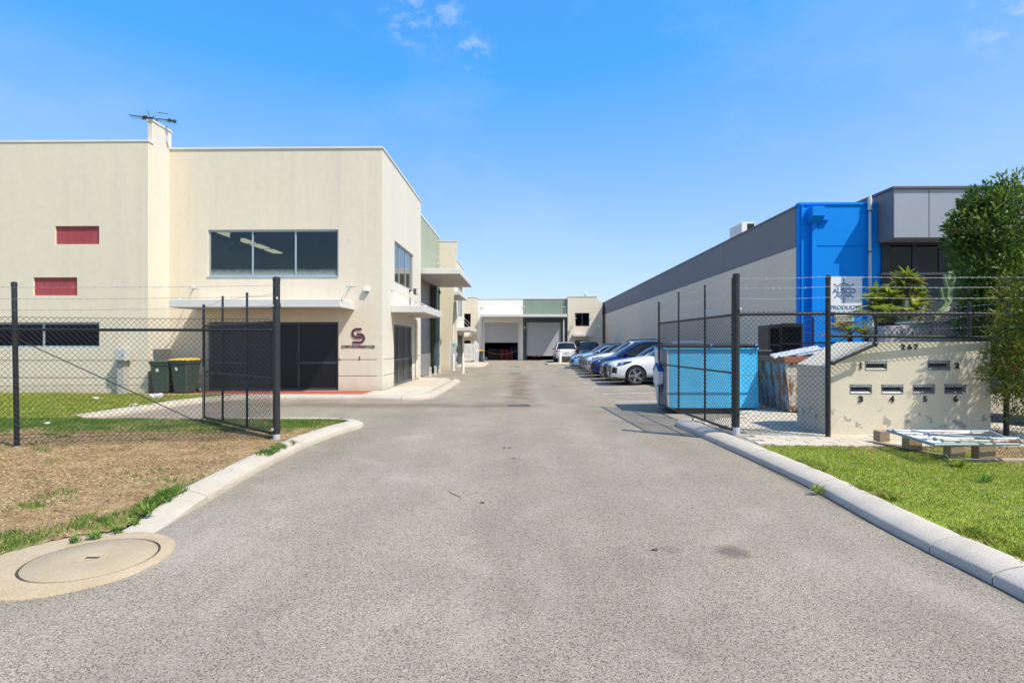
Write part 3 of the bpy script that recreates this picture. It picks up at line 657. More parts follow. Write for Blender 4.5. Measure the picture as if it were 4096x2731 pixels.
# ---- drain grates on the centre line
M_IRON = mat('grate_iron', (0.09, 0.085, 0.08), .6, metal=.6, var=.4, vscale=20)
M_PIT = mat('pit_dark', (0.02, 0.018, 0.015), .95)
M_RFRAME = mat('grate_frame_rust', (0.20, 0.11, 0.08), .8, var=.3, vscale=12)
for (px, py, w, l, lab) in ((2076, 1621, .56, .42, 'iron drain grate in the wet stain nearest the camera'), (2060, 1493.5, .62, .40, 'iron drain grate further up the yard, second along the stain'), (2056, 1466, .6, .4, 'small dark iron drain grate farthest up the yard')):
    c = onZ(px, py, 0); t_ = thing('drain_grate', lab, 'drain', (c[0], c[1], 0), group='drain grates on the yard centre line')
    mb = MB(); 
    for (a, b, cc, d) in ((-w/2-.03, w/2+.03, -l/2-.03, -l/2), (-w/2-.03, w/2+.03, l/2, l/2+.03), (-w/2-.03, -w/2, -l/2, l/2), (w/2, w/2+.03, -l/2, l/2)): mb.box(a, b, cc, d, -.02, .010)
    mb.build('frame', M_RFRAME, t_, local=True)
    MB().add([(-w/2, -l/2, .004), (w/2, -l/2, .004), (w/2, l/2, .004), (-w/2, l/2, .004)], [(0,1,2,3)]).build('pit', M_PIT, t_, local=True, fix=False)
    nb = 10
    for i in range(nb):
        x = -w/2+(i+.5)*w/nb; BX('bar', M_KERB2 if False else mat('grate_bar', (.30,.29,.30), .5, metal=.5, var=.3, vscale=20), t_, x-.010, x+.010, -l/2, l/2, .005, .016, local=True)
    for j in range(2): BX('cross_bar', MATS['grate_bar'], t_, -w/2, w/2, -l/6+j*l/3-.008, -l/6+j*l/3+.008, .005, .013, local=True)
c = onZ(3760//1 if False else 2625, 1648, 0); struct(MB().box(c[0]-.25, c[0]+.25, c[1]-.2, c[1]+.2, -.02, .008).build('pit_cover', M_RFRAME))
# kerbed island by the far white car
isl = MB().prism([(1.75, 43.9), (2.0, 43.5), (5.0, 43.5), (5.0, 46.0), (2.9, 46.0)], lambda a, b, d: (a, b, d), -.05, .15).build('traffic_island', M_KERB2, bevel=.03, origin=(0, 0, 0)); struct(isl)
# =================================================================== BUILDINGS
M_CREAM = mat('cream_render', (0.735, 0.65, 0.505), .85, col2=(.69, .615, .485), vscale=.55, stretch=(1, 1, .28), bump=.03, bscale=45, fine=.035, fscale=5)
M_CREAM_SUN = mat('cream_render_sunlit', (0.68, 0.64, 0.55), .85, col2=(.64, .60, .515), vscale=.6, stretch=(1, 1, .25), bump=.03, bscale=45, fine=.03, fscale=5)  # same cream paint, with the sunlit tone of the side walls put into its colour
def streaks(m, amt):                # rain streaks under the parapet and splash dirt at the foot
    t = m.node_tree; L = t.links.new; b = t.nodes['Principled BSDF']; src = b.inputs['Base Color'].links[0].from_socket
    g = t.nodes.new('ShaderNodeNewGeometry'); sp = t.nodes.new('ShaderNodeSeparateXYZ'); L(g.outputs['Position'], sp.inputs[0])
    mpn = t.nodes.new('ShaderNodeMapping'); mpn.inputs['Scale'].default_value = (2.6, 2.6, .09); L(g.outputs['Position'], mpn.inputs[0])
    n = t.nodes.new('ShaderNodeTexNoise'); n.inputs['Scale'].default_value = 1.0; n.inputs['Detail'].default_value = 7; n.inputs['Roughness'].default_value = .62; L(mpn.outputs[0], n.inputs['Vector'])
    r = t.nodes.new('ShaderNodeMapRange'); r.inputs['From Min'].default_value = .50; r.inputs['From Max'].default_value = .72; r.inputs['To Max'].default_value = amt; L(n.outputs['Fac'], r.inputs['Value'])
    x = t.nodes.new('ShaderNodeMixRGB'); x.inputs['Color2'].default_value = (.52, .49, .43, 1); L(r.outputs[0], x.inputs['Fac']); L(src, x.inputs['Color1'])
    n2 = t.nodes.new('ShaderNodeTexNoise'); n2.inputs['Scale'].default_value = 3.0; n2.inputs['Detail'].default_value = 6; L(g.outputs['Position'], n2.inputs['Vector'])
    a = t.nodes.new('ShaderNodeMath'); a.operation = 'MULTIPLY_ADD'; a.inputs[1].default_value = -.7; L(n2.outputs['Fac'], a.inputs[0]); L(sp.outputs['Z'], a.inputs[2])
    r2 = t.nodes.new('ShaderNodeMapRange'); r2.inputs['From Min'].default_value = .12; r2.inputs['From Max'].default_value = -.25; r2.inputs['To Max'].default_value = .45; L(a.outputs[0], r2.inputs['Value'])
    y = t.nodes.new('ShaderNodeMixRGB'); y.inputs['Color2'].default_value = (.46, .36, .24, 1); L(r2.outputs[0], y.inputs['Fac']); L(x.outputs[0], y.inputs['Color1']); L(y.outputs[0], b.inputs['Base Color'])
streaks(M_CREAM, .26); streaks(M_CREAM_SUN, .2)
M_WHITEW = mat('white_render', (0.80, 0.76, 0.69), .85, col2=(.75, .74, .71), vscale=.7, stretch=(1, 1, .3), bump=.1)
M_SAGE = mat('sage_render', (0.31, 0.35, 0.25), .85, col2=(.37, .405, .305), vscale=.8, stretch=(1, 1, .15), bump=.1, fine=.05, fscale=6)
M_TEAL = mat('teal_steel', (0.048, 0.082, 0.098), .55, var=.2, vscale=2)
M_CORE = mat('panel_core', (0.34, 0.31, 0.25), .95)
M_CAP = mat('capping_metal', (0.80, 0.77, 0.71), .45, metal=.2, var=.1, vscale=1)
M_FASCIA = mat('fascia_metal', (0.66, 0.64, 0.61), .45, var=.06, vscale=1.2)
M_SOFFIT = mat('soffit_metal', (0.55, 0.53, 0.50), .6, var=.1)
M_ALU = mat('aluminium_frame', (0.42, 0.50, 0.55), .4, metal=.35, var=.1, vscale=3)
M_DKFRAME = mat('dark_frame', (0.055, 0.065, 0.075), .45, metal=.2, var=.1)
M_MESH = mat('security_mesh', (0.012, 0.013, 0.014), .3, spec=.35, var=.3, vscale=1.2)
M_ROLL = mat('roller_steel', (0.47, 0.47, 0.475), .5, metal=.25, var=.1, vscale=.8, stretch=(.3, .3, 1))
M_ROLLD = mat('roller_steel_dark', (0.36, 0.355, 0.35), .5, metal=.25, var=.12, vscale=.8, stretch=(.3, .3, 1))
M_PIPE = mat('cream_pipe', (0.70, 0.65, 0.55), .6)
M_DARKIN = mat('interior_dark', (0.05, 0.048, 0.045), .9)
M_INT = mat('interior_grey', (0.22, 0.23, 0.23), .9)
M_REDP = mat('red_panel', (0.33, 0.045, 0.052), .6, col2=(.40, .085, .085), vscale=2.0, stretch=(1, 1, .25), fine=.18, fscale=30)
M_RODS = mat('stay_steel', (0.55, 0.55, 0.54), .45, metal=.6)
M_ROOF = mat('roof_sheet', (0.60, 0.60, 0.58), .5, metal=.3)
M_CONC = mat('warehouse_floor', (0.3, 0.29, 0.27), .7, var=.2)
G_OFF = glass_mat('tinted_office_glass', (0.50, 0.58, 0.58), .55, .05, film=(3.98, 4.16, (.42, .50, .48)))
G_SIDE = glass_mat('side_window_glass', (0.16, 0.22, 0.24), .9, .22)
G_DARK = glass_mat('dark_window_glass', (0.05, 0.06, 0.065), .35, .02)

def canopy(parent, M, a0, a1, dp, zb, zt, rods=(), wallz=None, label=None, name='canopy', slope=0.0):
    mb = MB(); th = .05
    mb.mbox(M, a0, a1, dp-th, dp, zb, zt); mb.mbox(M, a0, a0+th, 0.005, dp-th, zb, zt); mb.mbox(M, a1-th, a1, 0.005, dp-th, zb, zt)
    mb.mbox(M, a0+th, a1-th, 0.005, dp-th, zt-.06, zt-.03)
    c = mb.build(name, M_FASCIA, parent, bevel=.012)
    if label: c['label'] = label
    mb = MB(); n = max(6, int((a1-a0-2*th)/.09)); w = (a1-a0-2*th-.01)/n
    for i in range(n): mb.mbox(M, a0+th+.005+i*w+.012, a0+th+.005+(i+1)*w-.012, .01, dp-th-.004, zb+.015, zb+.045)
    mb.mbox(M, a0+th+.004, a1-th-.004, .01, dp-th-.006, zb+.03, zb+.06)
    mb.build('soffit', M_SOFFIT, c)
    for (aw, zw, af) in rods:
        br = MB(); br.mbox(M, aw-.16, aw+.16, 0, .012, zw-.045, zw+.045); br.mbox(M, aw-.015, aw+.015, .012, .09, zw-.03, zw+.03)
        br.mbox(M, af-.03, af+.03, dp-.16, dp-.06, zt-.01, zt+.06)
        br.build('bracket', M_FASCIA, c, bevel=.004)
        MB().tube([M(aw, .07, zw), M(af, dp-.1, zt+.04)], .011, 8).build('stay_rod', M_RODS, c, smooth=True)
    return c
def roller(parent, M, a0, a1, z0, z1, d, m, pitch=.076, name='roller_door', rail=True):
    mb = MB(); n = max(1, int(round((z1-z0)/pitch))); p = (z1-z0)/n; z = z0; pr = []
    for i in range(n):
        for (f, dd) in ((0, 0), (.12, .012), (.5, .017), (.88, .012), (.97, -.006)): pr.append((z0+(i+f)*p, d+dd))
    pr.append((z1, d))
    for (zz, dd) in pr: mb.v += [M(a0, dd, zz), M(a1, dd, zz)]
    for i in range(len(pr)-1): mb.f.append((2*i, 2*i+1, 2*i+3, 2*i+2)); mb.m.append(0)
    r = mb.build(name, m, parent, fix=False, smooth=False)
    if rail: MX('bottom_rail', m, r, M, a0, a1, d-.01, d+.035, z0-.07, z0+.01)
    return r
def downpipe(parent, pts, r=.045, m=None, collars=()):
    o = MB().tube(pts, r, 10).build('downpipe', m or M_PIPE, parent, smooth=True)
    for z in collars:
        p = pts[0]; MB().lathe([(r+.001, -.03), (r+.012, -.03), (r+.012, .03), (r+.001, .03)], (p[0], p[1], z), n=12).build('pipe_clip', m or M_PIPE, o)
    return o
def banded(parent, M, a0, a1, ztop, holes, m, grooves=(.6, 1.15), t=.2, core=True):
    zz = [0] + [q for q in grooves] + [ztop]
    for i in range(len(zz)-1):
        z0 = zz[i] + (.012 if i else 0); z1 = zz[i+1] - (.012 if i < len(zz)-2 else 0)
        cuts = sorted([h for h in holes if h[2] <= z0+.13 and h[3] >= z1 and i < 2], key=lambda h: h[0]); lo = a0
        for h in cuts + [None]:
            hi = h[0] if h else a1
            wall('wall_panel', m, parent, M, lo, hi, z0, z1, [q for q in holes if q not in cuts], t, bevel=.006)
            if h and h[2] > z0+.01: wall('threshold', m, parent, M, h[0]+.003, h[1]-.003, z0, h[2], (), t)
            lo = h[1] if h else a1
    if core: wall('wall_core', M_CORE if m is not M_CREAM_SUN else m, parent, M, a0+.02, a1-.02, 0, max(grooves)+.05, holes, t-.05, d=-.03)

# ---- front left building --------------------------------------------------
YL, YF, XSD, XL = 17.7, 18.8, -4.69, -11.9
B1 = thing('office_warehouse', 'large cream rendered two-storey office building with red panels and grey canopies at left', 'building', (-12, 24, 0))
MF = planeY(YF); ML = planeY(YL); MS = planeXp(XSD)
ZF = onY(1528, 590, YF)[2]; ZL = onY(300, 565, YL)[2]; ZFIN = onY(592, 485, YL+.2)[2]
win = fy(832, 920, 1353, 1105, YF); dr = fy(833, 1288, 1353, 1564, YF); dr = (dr[0], dr[1], .12, dr[3])
banded(B1, MF, XL, XSD-.002, ZF, [win, dr], M_CREAM)
def pxw(px, Y): return onY(px, 1373, Y)[0]
wy0 = onX(1578.6, 961, XSD); wy1 = onX(1653.6, 1027, XSD); swin = (wy0[1], wy1[1], onX(1578.6, 1129, XSD)[2], wy0[2])
dy0 = onX(1576, 1295, XSD); dy1 = onX(1650, 1308, XSD); sdoor = (dy0[1], dy1[1], .12, dy0[2])
YE = 26.0
banded(B1, MS, YF+.202, YE, ZF, [swin, sdoor], M_CREAM_SUN)
wall('wall_corner', M_CREAM_SUN, B1, MS, YF+.003, YF+.2, 0, ZF, t=.19)
# left wing with recessed red panels
rp1 = fy(220, 905, 396, 977, YL); rp2 = fy(133, 1110, 308, 1182, YL); lw = fy(-600, 1290, 397, 1390, YL)
banded(B1, ML, -34, XL, ZL, [rp1, rp2, lw], M_CREAM)
for i, q in enumerate((rp1, rp2)):
    o = MX('red_panel', M_REDP, B1, ML, q[0], q[1], -.08, -.06, q[2], q[3]); o['label'] = ('upper' if i == 0 else 'lower')+' faded red recessed wall panel'
fin = BX('fin_wall', M_CREAM_SUN, B1, XL-.16, XL-.002, YL+.2, YF+.1, 0, ZFIN, bevel=.01)
BX('fin_capping', M_CAP, fin, XL-.19, XL+.025, YL+.18, YF+.12, ZFIN, ZFIN+.06)
MX('capping', M_CAP, B1, ML, -34, XL+.03, -.23, .022, ZL-.03, ZL+.035); MX('capping', M_CAP, B1, MF, XL, XSD+.035, -.23, .035, ZF-.03, ZF+.03)
MX('capping', M_CAP, B1, MS, YF+.25, YE+.03, -.23, .035, ZF-.03, ZF+.03)
wall('end_wall', M_CREAM, B1, planeY(YE), -30, XSD-.21, 0, ZF-.3, t=-.2)
# roofs and hidden walls
BX('roof', M_ROOF, B1, -34, XSD-.25, YF+.25, YE-.05, 7.5, 7.6); BX('roof', M_ROOF, B1, -34, XL-.2, YL+.22, YF+.2, 7.5, 7.6)
# glazing
mu = [pxw(1007, YF), pxw(1179.5, YF)]
glazing('window', B1, MF, *win, mu, M_ALU, G_OFF, d=-.12, fw=.055, label='wide three-pane upper window with skylight strips behind tinted glass')
MX('sill', M_ALU, B1, MF, win[0]-.03, win[1]+.0, -.10, .02, win[2]-.04, win[2]-.003)
glazing('shopfront', B1, MF, *dr, [pxw(986, YF), pxw(1192, YF)], M_DKFRAME, M_MESH, d=-.12, fw=.075, rails=[(2, onY(1400, 1451, YF)[2]), (0, onY(1400, 1451, YF)[2])], label='dark framed glass entrance doors with security mesh')
MX('door_handle', M_DKFRAME, B1, MF, pxw(1186, YF), pxw(1189.5, YF), -.05, -.01, 1.0, 1.35)
sm = [onX(1604, 1000, XSD)[1], onX(1629, 1000, XSD)[1]]
glazing('side_window', B1, MS, *swin, sm, M_ALU, G_SIDE, d=-.12, fw=.05)
glazing('side_door', B1, MS, *sdoor, [onX(1601, 1400, XSD)[1], onX(1626, 1400, XSD)[1]], M_DKFRAME if False else mat('grey_frame', (.16, .19, .215), .45, metal=.3), M_MESH, d=-.12, fw=.07, rails=[(-1, 1.08)])
glazing('strip_window', B1, ML, *lw, [pxw(168, YL), pxw(-160, YL), pxw(-400, YL)], M_ALU, G_DARK, d=-.12, fw=.06)
# interior behind the upper window
IR = BX('office_ceiling', M_INT, B1, XL+.1, XSD-.3, YF+.3, 25.5, 5.76, 5.82)
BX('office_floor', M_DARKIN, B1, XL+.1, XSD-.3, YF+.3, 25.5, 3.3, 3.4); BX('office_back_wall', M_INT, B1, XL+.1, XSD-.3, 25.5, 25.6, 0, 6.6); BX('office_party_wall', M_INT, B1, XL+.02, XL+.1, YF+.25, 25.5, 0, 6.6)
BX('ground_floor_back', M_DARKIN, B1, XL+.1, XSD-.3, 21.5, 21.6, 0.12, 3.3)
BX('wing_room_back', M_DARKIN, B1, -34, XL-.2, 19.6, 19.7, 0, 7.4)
M_LIT = mat('lit_skylight', (.9, .8, .6), .5, emit=((1.0, .80, .52), .9))
y_ = 20.3
for i in range(4):
    y0 = 20.3+i*1.25
    BX('ceiling_light_panel', M_LIT, B1, -11.12, -10.72, y0, y0+.95, 5.72, 5.755)
M_LAMP = mat('pendant_metal', (.42, .36, .30), .4, metal=.4)
for (px, pyt, pyb) in ((941, 955, 1020), (1265, 955, 1018)):
    p = onY(px, (pyt+pyb)/2, 20.2); q = thing('pendant_lamp', 'dome pendant lamp hanging behind the %s pane of the upper office window' % ('left' if px < 1000 else 'right'), 'lamp', (p[0], p[1], 5.1))
    zc = onY(px, 1000, 20.2)[2]
    MB().lathe([(.04, .30), (.05, .26), (.10, .24), (.26, .10), (.30, 0.0), (.28, 0.0), (.09, .2)], (p[0], p[1], zc), n=20).build('shade', M_LAMP, q, smooth=True)
    MB().tube([(p[0], p[1], zc+.28), (p[0], p[1], 5.75)], .012, 6).build('cord', M_DKFRAME, q)
    BX('housing', M_LAMP, q, p[0]-.13, p[0]+.13, p[1]-.13, p[1]+.13, zc+.32, min(zc+.58, 5.74))
# canopies
cz = (onY(1361, 1228, YF-1.5)[2], onY(1361, 1196, YF-1.5)[2]); ca = (pxw(676, YF-1.5), pxw(1361, YF-1.5))
canopy(B1, MF, ca[0], ca[1], 1.5, cz[0], cz[1], [(pxw(777, YF), onY(777, 1150, YF)[2], ca[0]+.25), (pxw(1405, YF), onY(1405, 1141, YF)[2], ca[1]+.02)], label='long grey entrance canopy on stay rods')
c2a = onX(1563, 1249, XSD); XO = XSD+1.2; yfar = onX(1767, 1272, XO)[1]
canopy(B1, MS, c2a[1], yfar, 1.2, c2a[2], c2a[2]+.25, [(c2a[1]+.12, onX(1566, 1158, XSD)[2], c2a[1]+1.0), (onX(1660, 1205, XSD)[1], onX(1660, 1203, XSD)[2], yfar-.4)], label='side door canopy on stay rods')
downpipe(B1, [(XSD+.06, onX(1660, 1300, XSD)[1], 2.9), (XSD+.06, onX(1660, 1300, XSD)[1], .25), (XSD+.2, onX(1660, 1300, XSD)[1]+.05, .16)], .05, collars=(.6, 1.5, 2.4))
# green bay with roller door
XG = -5.0; MG = planeXp(XG); YG1 = 33.9; ZG = onX(1684, 860, XG)[2]
rz = 5.02
wall('green_wall', M_SAGE, B1, MG, YE+.003, YG1, 0, ZG, [(26.3, 32.2, 0, rz), (32.75, 33.65, .0, 2.15)], t=.25)
MX('capping', M_CAP, B1, MG, YE+.003, YG1, -.28, .03, ZG-.04, ZG+.05)
roller(B1, MG, 26.3, 32.2, .1, rz, -.2, M_ROLLD, .085)
MX('door_column', M_TEAL, B1, MG, 31.75, 32.35, .002, .14, 0, 4.9); MX('door_column', M_TEAL, B1, MG, 26.2, 26.45, .002, .10, 0, 4.9)
downpipe(B1, [(XG+.2, 32.42, 4.9), (XG+.2, 32.42, .3), (XG+.33, 32.42, .12)], .05, m=mat('teal_pipe', (.12, .19, .21), .5), collars=(1, 2.2, 3.4))
d_ = MX('door', M_DKFRAME, B1, MG, 32.75, 33.65, -.15, -.10, 0, 2.15); MB().tube([MG(32.86, -.1, .95), MG(32.86, -.03, .95), MG(32.86, -.03, 1.3), MG(32.86, -.1, 1.3)], .014, 6).build('door_handle', M_RODS, d_)
canopy(B1, MG, 26.25, 32.6, 2.1, 4.95, 5.2, [(26.5, onX(1686, 998, XG)[2], 28.0), (33.1, onX(1751, 1066, XG)[2]+.15, 32.2)], label='large high canopy over the grey roller door')
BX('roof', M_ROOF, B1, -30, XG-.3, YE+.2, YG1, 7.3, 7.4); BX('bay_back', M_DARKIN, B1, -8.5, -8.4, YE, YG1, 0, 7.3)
# tapered fin wall
tf = [onY(1763, 966, YG1), onY(1827.5, 966, YG1), onY(1795, 1484, YG1)]
MB().prism([(XG, 0), (tf[2][0], 0), (tf[1][0], tf[1][2]), (XG, tf[1][2])], lambda a, b, d: (a, d, b), YG1+.002, YG1+.22).build('tapered_fin', M_CREAM, B1, bevel=.008)
MB().prism([(XG-.02, 0), (tf[1][0]+.02, 0), (tf[1][0]+.02, .05), (XG-.02, .05)], lambda a, b, d: (a, d, b+tf[1][2]), YG1-.02, YG1+.24).build('fin_capping', M_CAP, B1)

# ---- second unit -----------------------------------------------------------
B2 = thing('warehouse_unit', 'second cream unit further along the left side with stepped grey canopies', 'building', (-8, 40, 0))
XB = -5.2; MB2 = planeXp(XB); Y20, Y21 = 40.2, onX(1857, 1100, XSD)[1]; Z2 = onX(1840, 1057, XSD)[2]
wall('bay_wall', M_WHITEW, B2, MB2, YG1+.24, Y20, 0, Z2-.3, [(34.6, 39.4, 0, 4.6)], t=.2)
roller(B2, MB2, 34.6, 39.4, .1, 4.6, -.15, M_ROLL)
canopy(B2, MB2, 35.2, 40.1, 1.3, 4.74, 4.95, [(35.6, 6.1, 35.8), (39.8, 6.1, 39.6)])
MS2 = planeXp(XSD); MY2 = planeY(Y20)
w2 = (onX(1832, 1205, XSD)[1], onX(1850, 1205, XSD)[1], onX(1832, 1262, XSD)[2], onX(1832, 1200, XSD)[2]+.6); w2 = (w2[0], w2[1], w2[2], w2[2]+2.3)
d2 = (onX(1830, 1343, XSD)[1], onX(1851, 1343, XSD)[1], .12, 2.35)
banded(B2, MS2, Y20+.003, Y21, Z2, [w2, d2], M_CREAM_SUN)
wall('return_wall', M_CREAM, B2, MY2, XB, XSD-.004, 0, Z2, t=.2)
MX('capping', M_CAP, B2, MS2, Y20-.02, Y21+.03, -.23, .035, Z2-.05, Z2+.05)
wall('end_wall', M_CREAM, B2, planeY(Y21), -14, XSD-.21, 0, Z2, t=-.2)
glazing('side_window', B2, MS2, *w2, [w2[0]+(w2[1]-w2[0])*.36, w2[0]+(w2[1]-w2[0])*.68], M_ALU, G_SIDE, d=-.12, fw=.05)
glazing('side_door', B2, MS2, *d2, [d2[0]+(d2[1]-d2[0])*.33, d2[0]+(d2[1]-d2[0])*.67], MATS['grey_frame'], M_MESH, d=-.12, fw=.08)
c5 = onX(1827.5, 1323, XSD)
canopy(B2, MS2, c5[1], 46.3-.4, 1.0, c5[2], c5[2]+.24, [(c5[1]+.2, 3.7, c5[1]+.6), (45.3, 3.7, 45.0)])
downpipe(B2, [(-4.95, Y20-.06, Z2-.4), (-4.95, Y20-.06, .15)], .05, collars=(1.5, 3.5, 5.5))
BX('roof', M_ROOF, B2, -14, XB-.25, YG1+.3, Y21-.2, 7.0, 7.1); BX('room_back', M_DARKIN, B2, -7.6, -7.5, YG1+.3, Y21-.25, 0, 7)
BX('far_wall', M_CREAM, B2, -7.4, -7.2, Y21+.2, 56.2, 0, 6.3)

# ---- far building -----------------------------------------------------------
YB = 56.3; MBk = planeY(YB)
B3 = thing('warehouse_unit', 'far warehouse across the yard end with white and green fascia over two roller doors', 'building', (1, 58, 0))
zt = onY(2000, 1195, YB)[2]; zc_ = onY(1880, 1189, YB)[2]; zr = onY(2320, 1187, YB)[2]
P = lambda x0, y0, x1, y1: fy(x0, y0, x1, y1, YB)
xa, xb, xc, xd = pxw(1910, YB), pxw(2092, YB), pxw(2270, YB), pxw(2385, YB)
o1 = P(1938, 1290, 2072, 1441); o1 = (o1[0], o1[1], 0, o1[3]); o2 = P(2107, 1289, 2243, 1441); o2 = (o2[0], o2[1], 0, o2[3])
wlw = P(1840, 1254, 1883, 1308); wld = P(1840, 1361, 1883, 1441); wld = (wld[0], wld[1], .05, wld[3])
wall('cream_wall', M_CREAM, B3, MBk, -9, xa-.004, 0, zc_, [wlw, wld])
wall('white_wall', M_WHITEW, B3, MBk, xa, xb-.004, 0, zt, [o1], d=-.02)
zg = onY(2100, 1272, YB)[2]
wall('green_wall', mat('sage_render_dark', (.19, .245, .185), .85, col2=(.225, .28, .215), vscale=.8, stretch=(1, 1, .15)), B3, MBk, xb, xc-.004, zg, zt, t=.2, d=-.02)
wall('teal_frame', M_TEAL, B3, MBk, xb, xc-.004, 0, zg-.004, [o2], t=.2, d=-.02)
tw = P(2299, 1252, 2356, 1305); td = P(2299, 1360, 2356, 1441); td = (td[0], td[1], .05, td[3])
wall('tower_wall', M_CREAM, B3, MBk, xc, xd, 0, zr, [tw, td], t=.2, d=.25)
MX('tower_return', M_CREAM, B3, MBk, xc+.002, xc+.2, -.2, .04, 0, zr-.002)
xe = pxw(2408, YB)
MB().prism([(xd+.004, 0), (xe, 0), (xe, onY(2150, 1222, YB)[2]), (xd+.004, zr)], lambda a, b, d: (a, d, b), YB-.2, YB+.1).build('sloped_end_wall', M_CREAM, B3)
for (a, b, z, d) in ((-9, xa, zc_, .03), (xa, xc, zt, .02), (xc-.03, xd+.03, zr, .29)): MX('capping', M_CAP, B3, MBk, a, b, -.3, d, z-.03, z+.06)
M_ROLLF = mat('roller_steel_pale', (0.50, 0.505, 0.51), .5, metal=.2, var=.1, vscale=.6)
roller(B3, MBk, o1[0], o1[1], onY(2150, 1367, YB)[2], o1[3], -.12, M_ROLLF, .09)
roller(B3, MBk, o2[0], o2[1], onY(2150, 1420, YB)[2], o2[3], -.12, M_ROLLF, .09)
MX('guide_rail', M_FASCIA, B3, MBk, o1[1]+.02, o1[1]+.12, -.018, .05, 0, o1[3])
fc = P(1918, 1257, 2269, 1267)
canopy(B3, MBk, pxw(1921, YB-1.8), pxw(2269, YB-1.8), 1.8, onY(2150, 1267, YB-1.8)[2], onY(2150, 1257, YB-1.8)[2], [(pxw(1921, YB)+.2, onY(2150, 1230, YB)[2], pxw(1921, YB-1.8)+.3), (pxw(2092, YB), onY(2150, 1226, YB)[2], pxw(2085, YB-1.8)), (pxw(2259, YB), onY(2150, 1227, YB)[2], pxw(2262, YB-1.8))], label='full-width canopy over both roller doors')
MTw = planeY(YB-.25)
canopy(B3, MTw, pxw(2293, YB-1.2), pxw(2369, YB-1.2), .9, onY(2150, 1345.5, YB-1.1)[2], onY(2150, 1336, YB-1.1)[2], [(pxw(2298, YB), 4.2, pxw(2300, YB)), (pxw(2362, YB), 4.2, pxw(2360, YB))])
canopy(B3, MBk, -7, pxw(1890, YB-.9), .9, onY(2150, 1347.5, YB-.9)[2], onY(2150, 1338, YB-.9)[2])
glazing('window', B3, MTw, *tw, [(tw[0]+tw[1])/2], M_DKFRAME, G_DARK, d=-.1, fw=.07)
glazing('door', B3, MTw, *td, [(td[0]+td[1])/2-.1], MATS['dark_frame'], [mat('door_panel', (.09, .12, .13), .5), G_DARK][0], d=-.1, fw=.09)
MX('door_pane', mat('frosted_pane', (.33, .42, .42), .3), B3, MTw, (td[0]+td[1])/2+.1, td[1]-.14, -.06, -.04, .9, td[3]-.25)
glazing('window', B3, MBk, *wlw, [], M_DKFRAME, G_DARK, d=-.1, fw=.07); glazing('door', B3, MBk, *wld, [], M_DKFRAME, G_DARK, d=-.1, fw=.07)
downpipe(B3, [(pxw(1927, YB), YB-.06, onY(2150, 1275, YB)[2]), (pxw(1927, YB), YB-.06, .1)], .07, m=M_FASCIA, collars=(1.5, 3)); downpipe(B3, [(pxw(2254, YB), YB-.12, onY(2150, 1275, YB)[2]), (pxw(2254, YB), YB-.12, .1)], .07, m=M_FASCIA)
# shed behind: floor, back, sides, roof
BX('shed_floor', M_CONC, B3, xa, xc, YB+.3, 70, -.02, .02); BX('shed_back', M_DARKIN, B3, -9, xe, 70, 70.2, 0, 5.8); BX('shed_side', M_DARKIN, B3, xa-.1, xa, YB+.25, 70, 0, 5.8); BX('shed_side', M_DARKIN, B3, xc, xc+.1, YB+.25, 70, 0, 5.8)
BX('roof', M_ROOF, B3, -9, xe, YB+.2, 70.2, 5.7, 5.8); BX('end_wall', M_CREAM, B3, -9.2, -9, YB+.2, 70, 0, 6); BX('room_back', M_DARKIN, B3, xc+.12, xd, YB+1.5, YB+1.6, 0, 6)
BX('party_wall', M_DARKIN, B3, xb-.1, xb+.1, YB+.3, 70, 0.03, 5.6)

# ---- right warehouse ----------------------------------------------------------
XR = 8.3; YR = onX(3197, 900, XR)[1]; MR = planeXm(XR); MRB = planeY(YR)
ztp = onX(3197, 823, XR)[2]; zbd = onX(3197, 983, XR)[2]
B4 = thing('warehouse', 'long grey and beige concrete warehouse with bright blue end wall and slate office front', 'building', (14, 36, 0))
M_BEIGE = mat('beige_panel', (0.80, 0.67, 0.505), .85, col2=(.75, .63, .475), vscale=.5, stretch=(1, 1, .4), bump=.1, fine=.04, fscale=8)
M_SLATE = mat('slate_panel', (0.215, 0.205, 0.21), .75, col2=(.195, .186, .19), vscale=.7, stretch=(1, 1, .3), bump=.08, fine=.04, fscale=8)
M_BLUE = mat('blue_wall_paint', (0.002, 0.27, 0.80), .75, spec=.15, col2=(.002, .235, .74), vscale=.9, stretch=(1, 1, .3), bump=.06)
M_SLATEL = mat('slate_cladding', (0.34, 0.355, 0.40), .5, metal=.1, var=.06, vscale=.8)
M_SLATED = mat('slate_dark_wall', (0.034, 0.040, 0.052), .7, var=.12)
js = [YR+.2] + [onX(2895, 1100, XR)[1] + i*6.55 for i in range(0, 6)] + [YB+2]
for i in range(len(js)-1):
    a = wall('beige_wall_panel', M_BEIGE, B4, MR, js[i]+.01, js[i+1]-.01, 0, zbd-.008, t=.18, bevel=.006)
    wall('slate_wall_panel', M_SLATE, B4, MR, js[i]+.01, js[i+1]-.01, zbd+.002, ztp, t=.18, d=.006, bevel=.006)
BX('panel_backing', mat('joint_sealant', (.16, .155, .15), .9), B4, XR+.03, XR+.17, YR+.2, YB+2, 0, ztp-.02)
MX('capping', mat('slate_capping', (.10, .105, .12), .5, metal=.3), B4, MR, YR+.2, YB+2, -.24, .03, ztp-.02, ztp+.05)
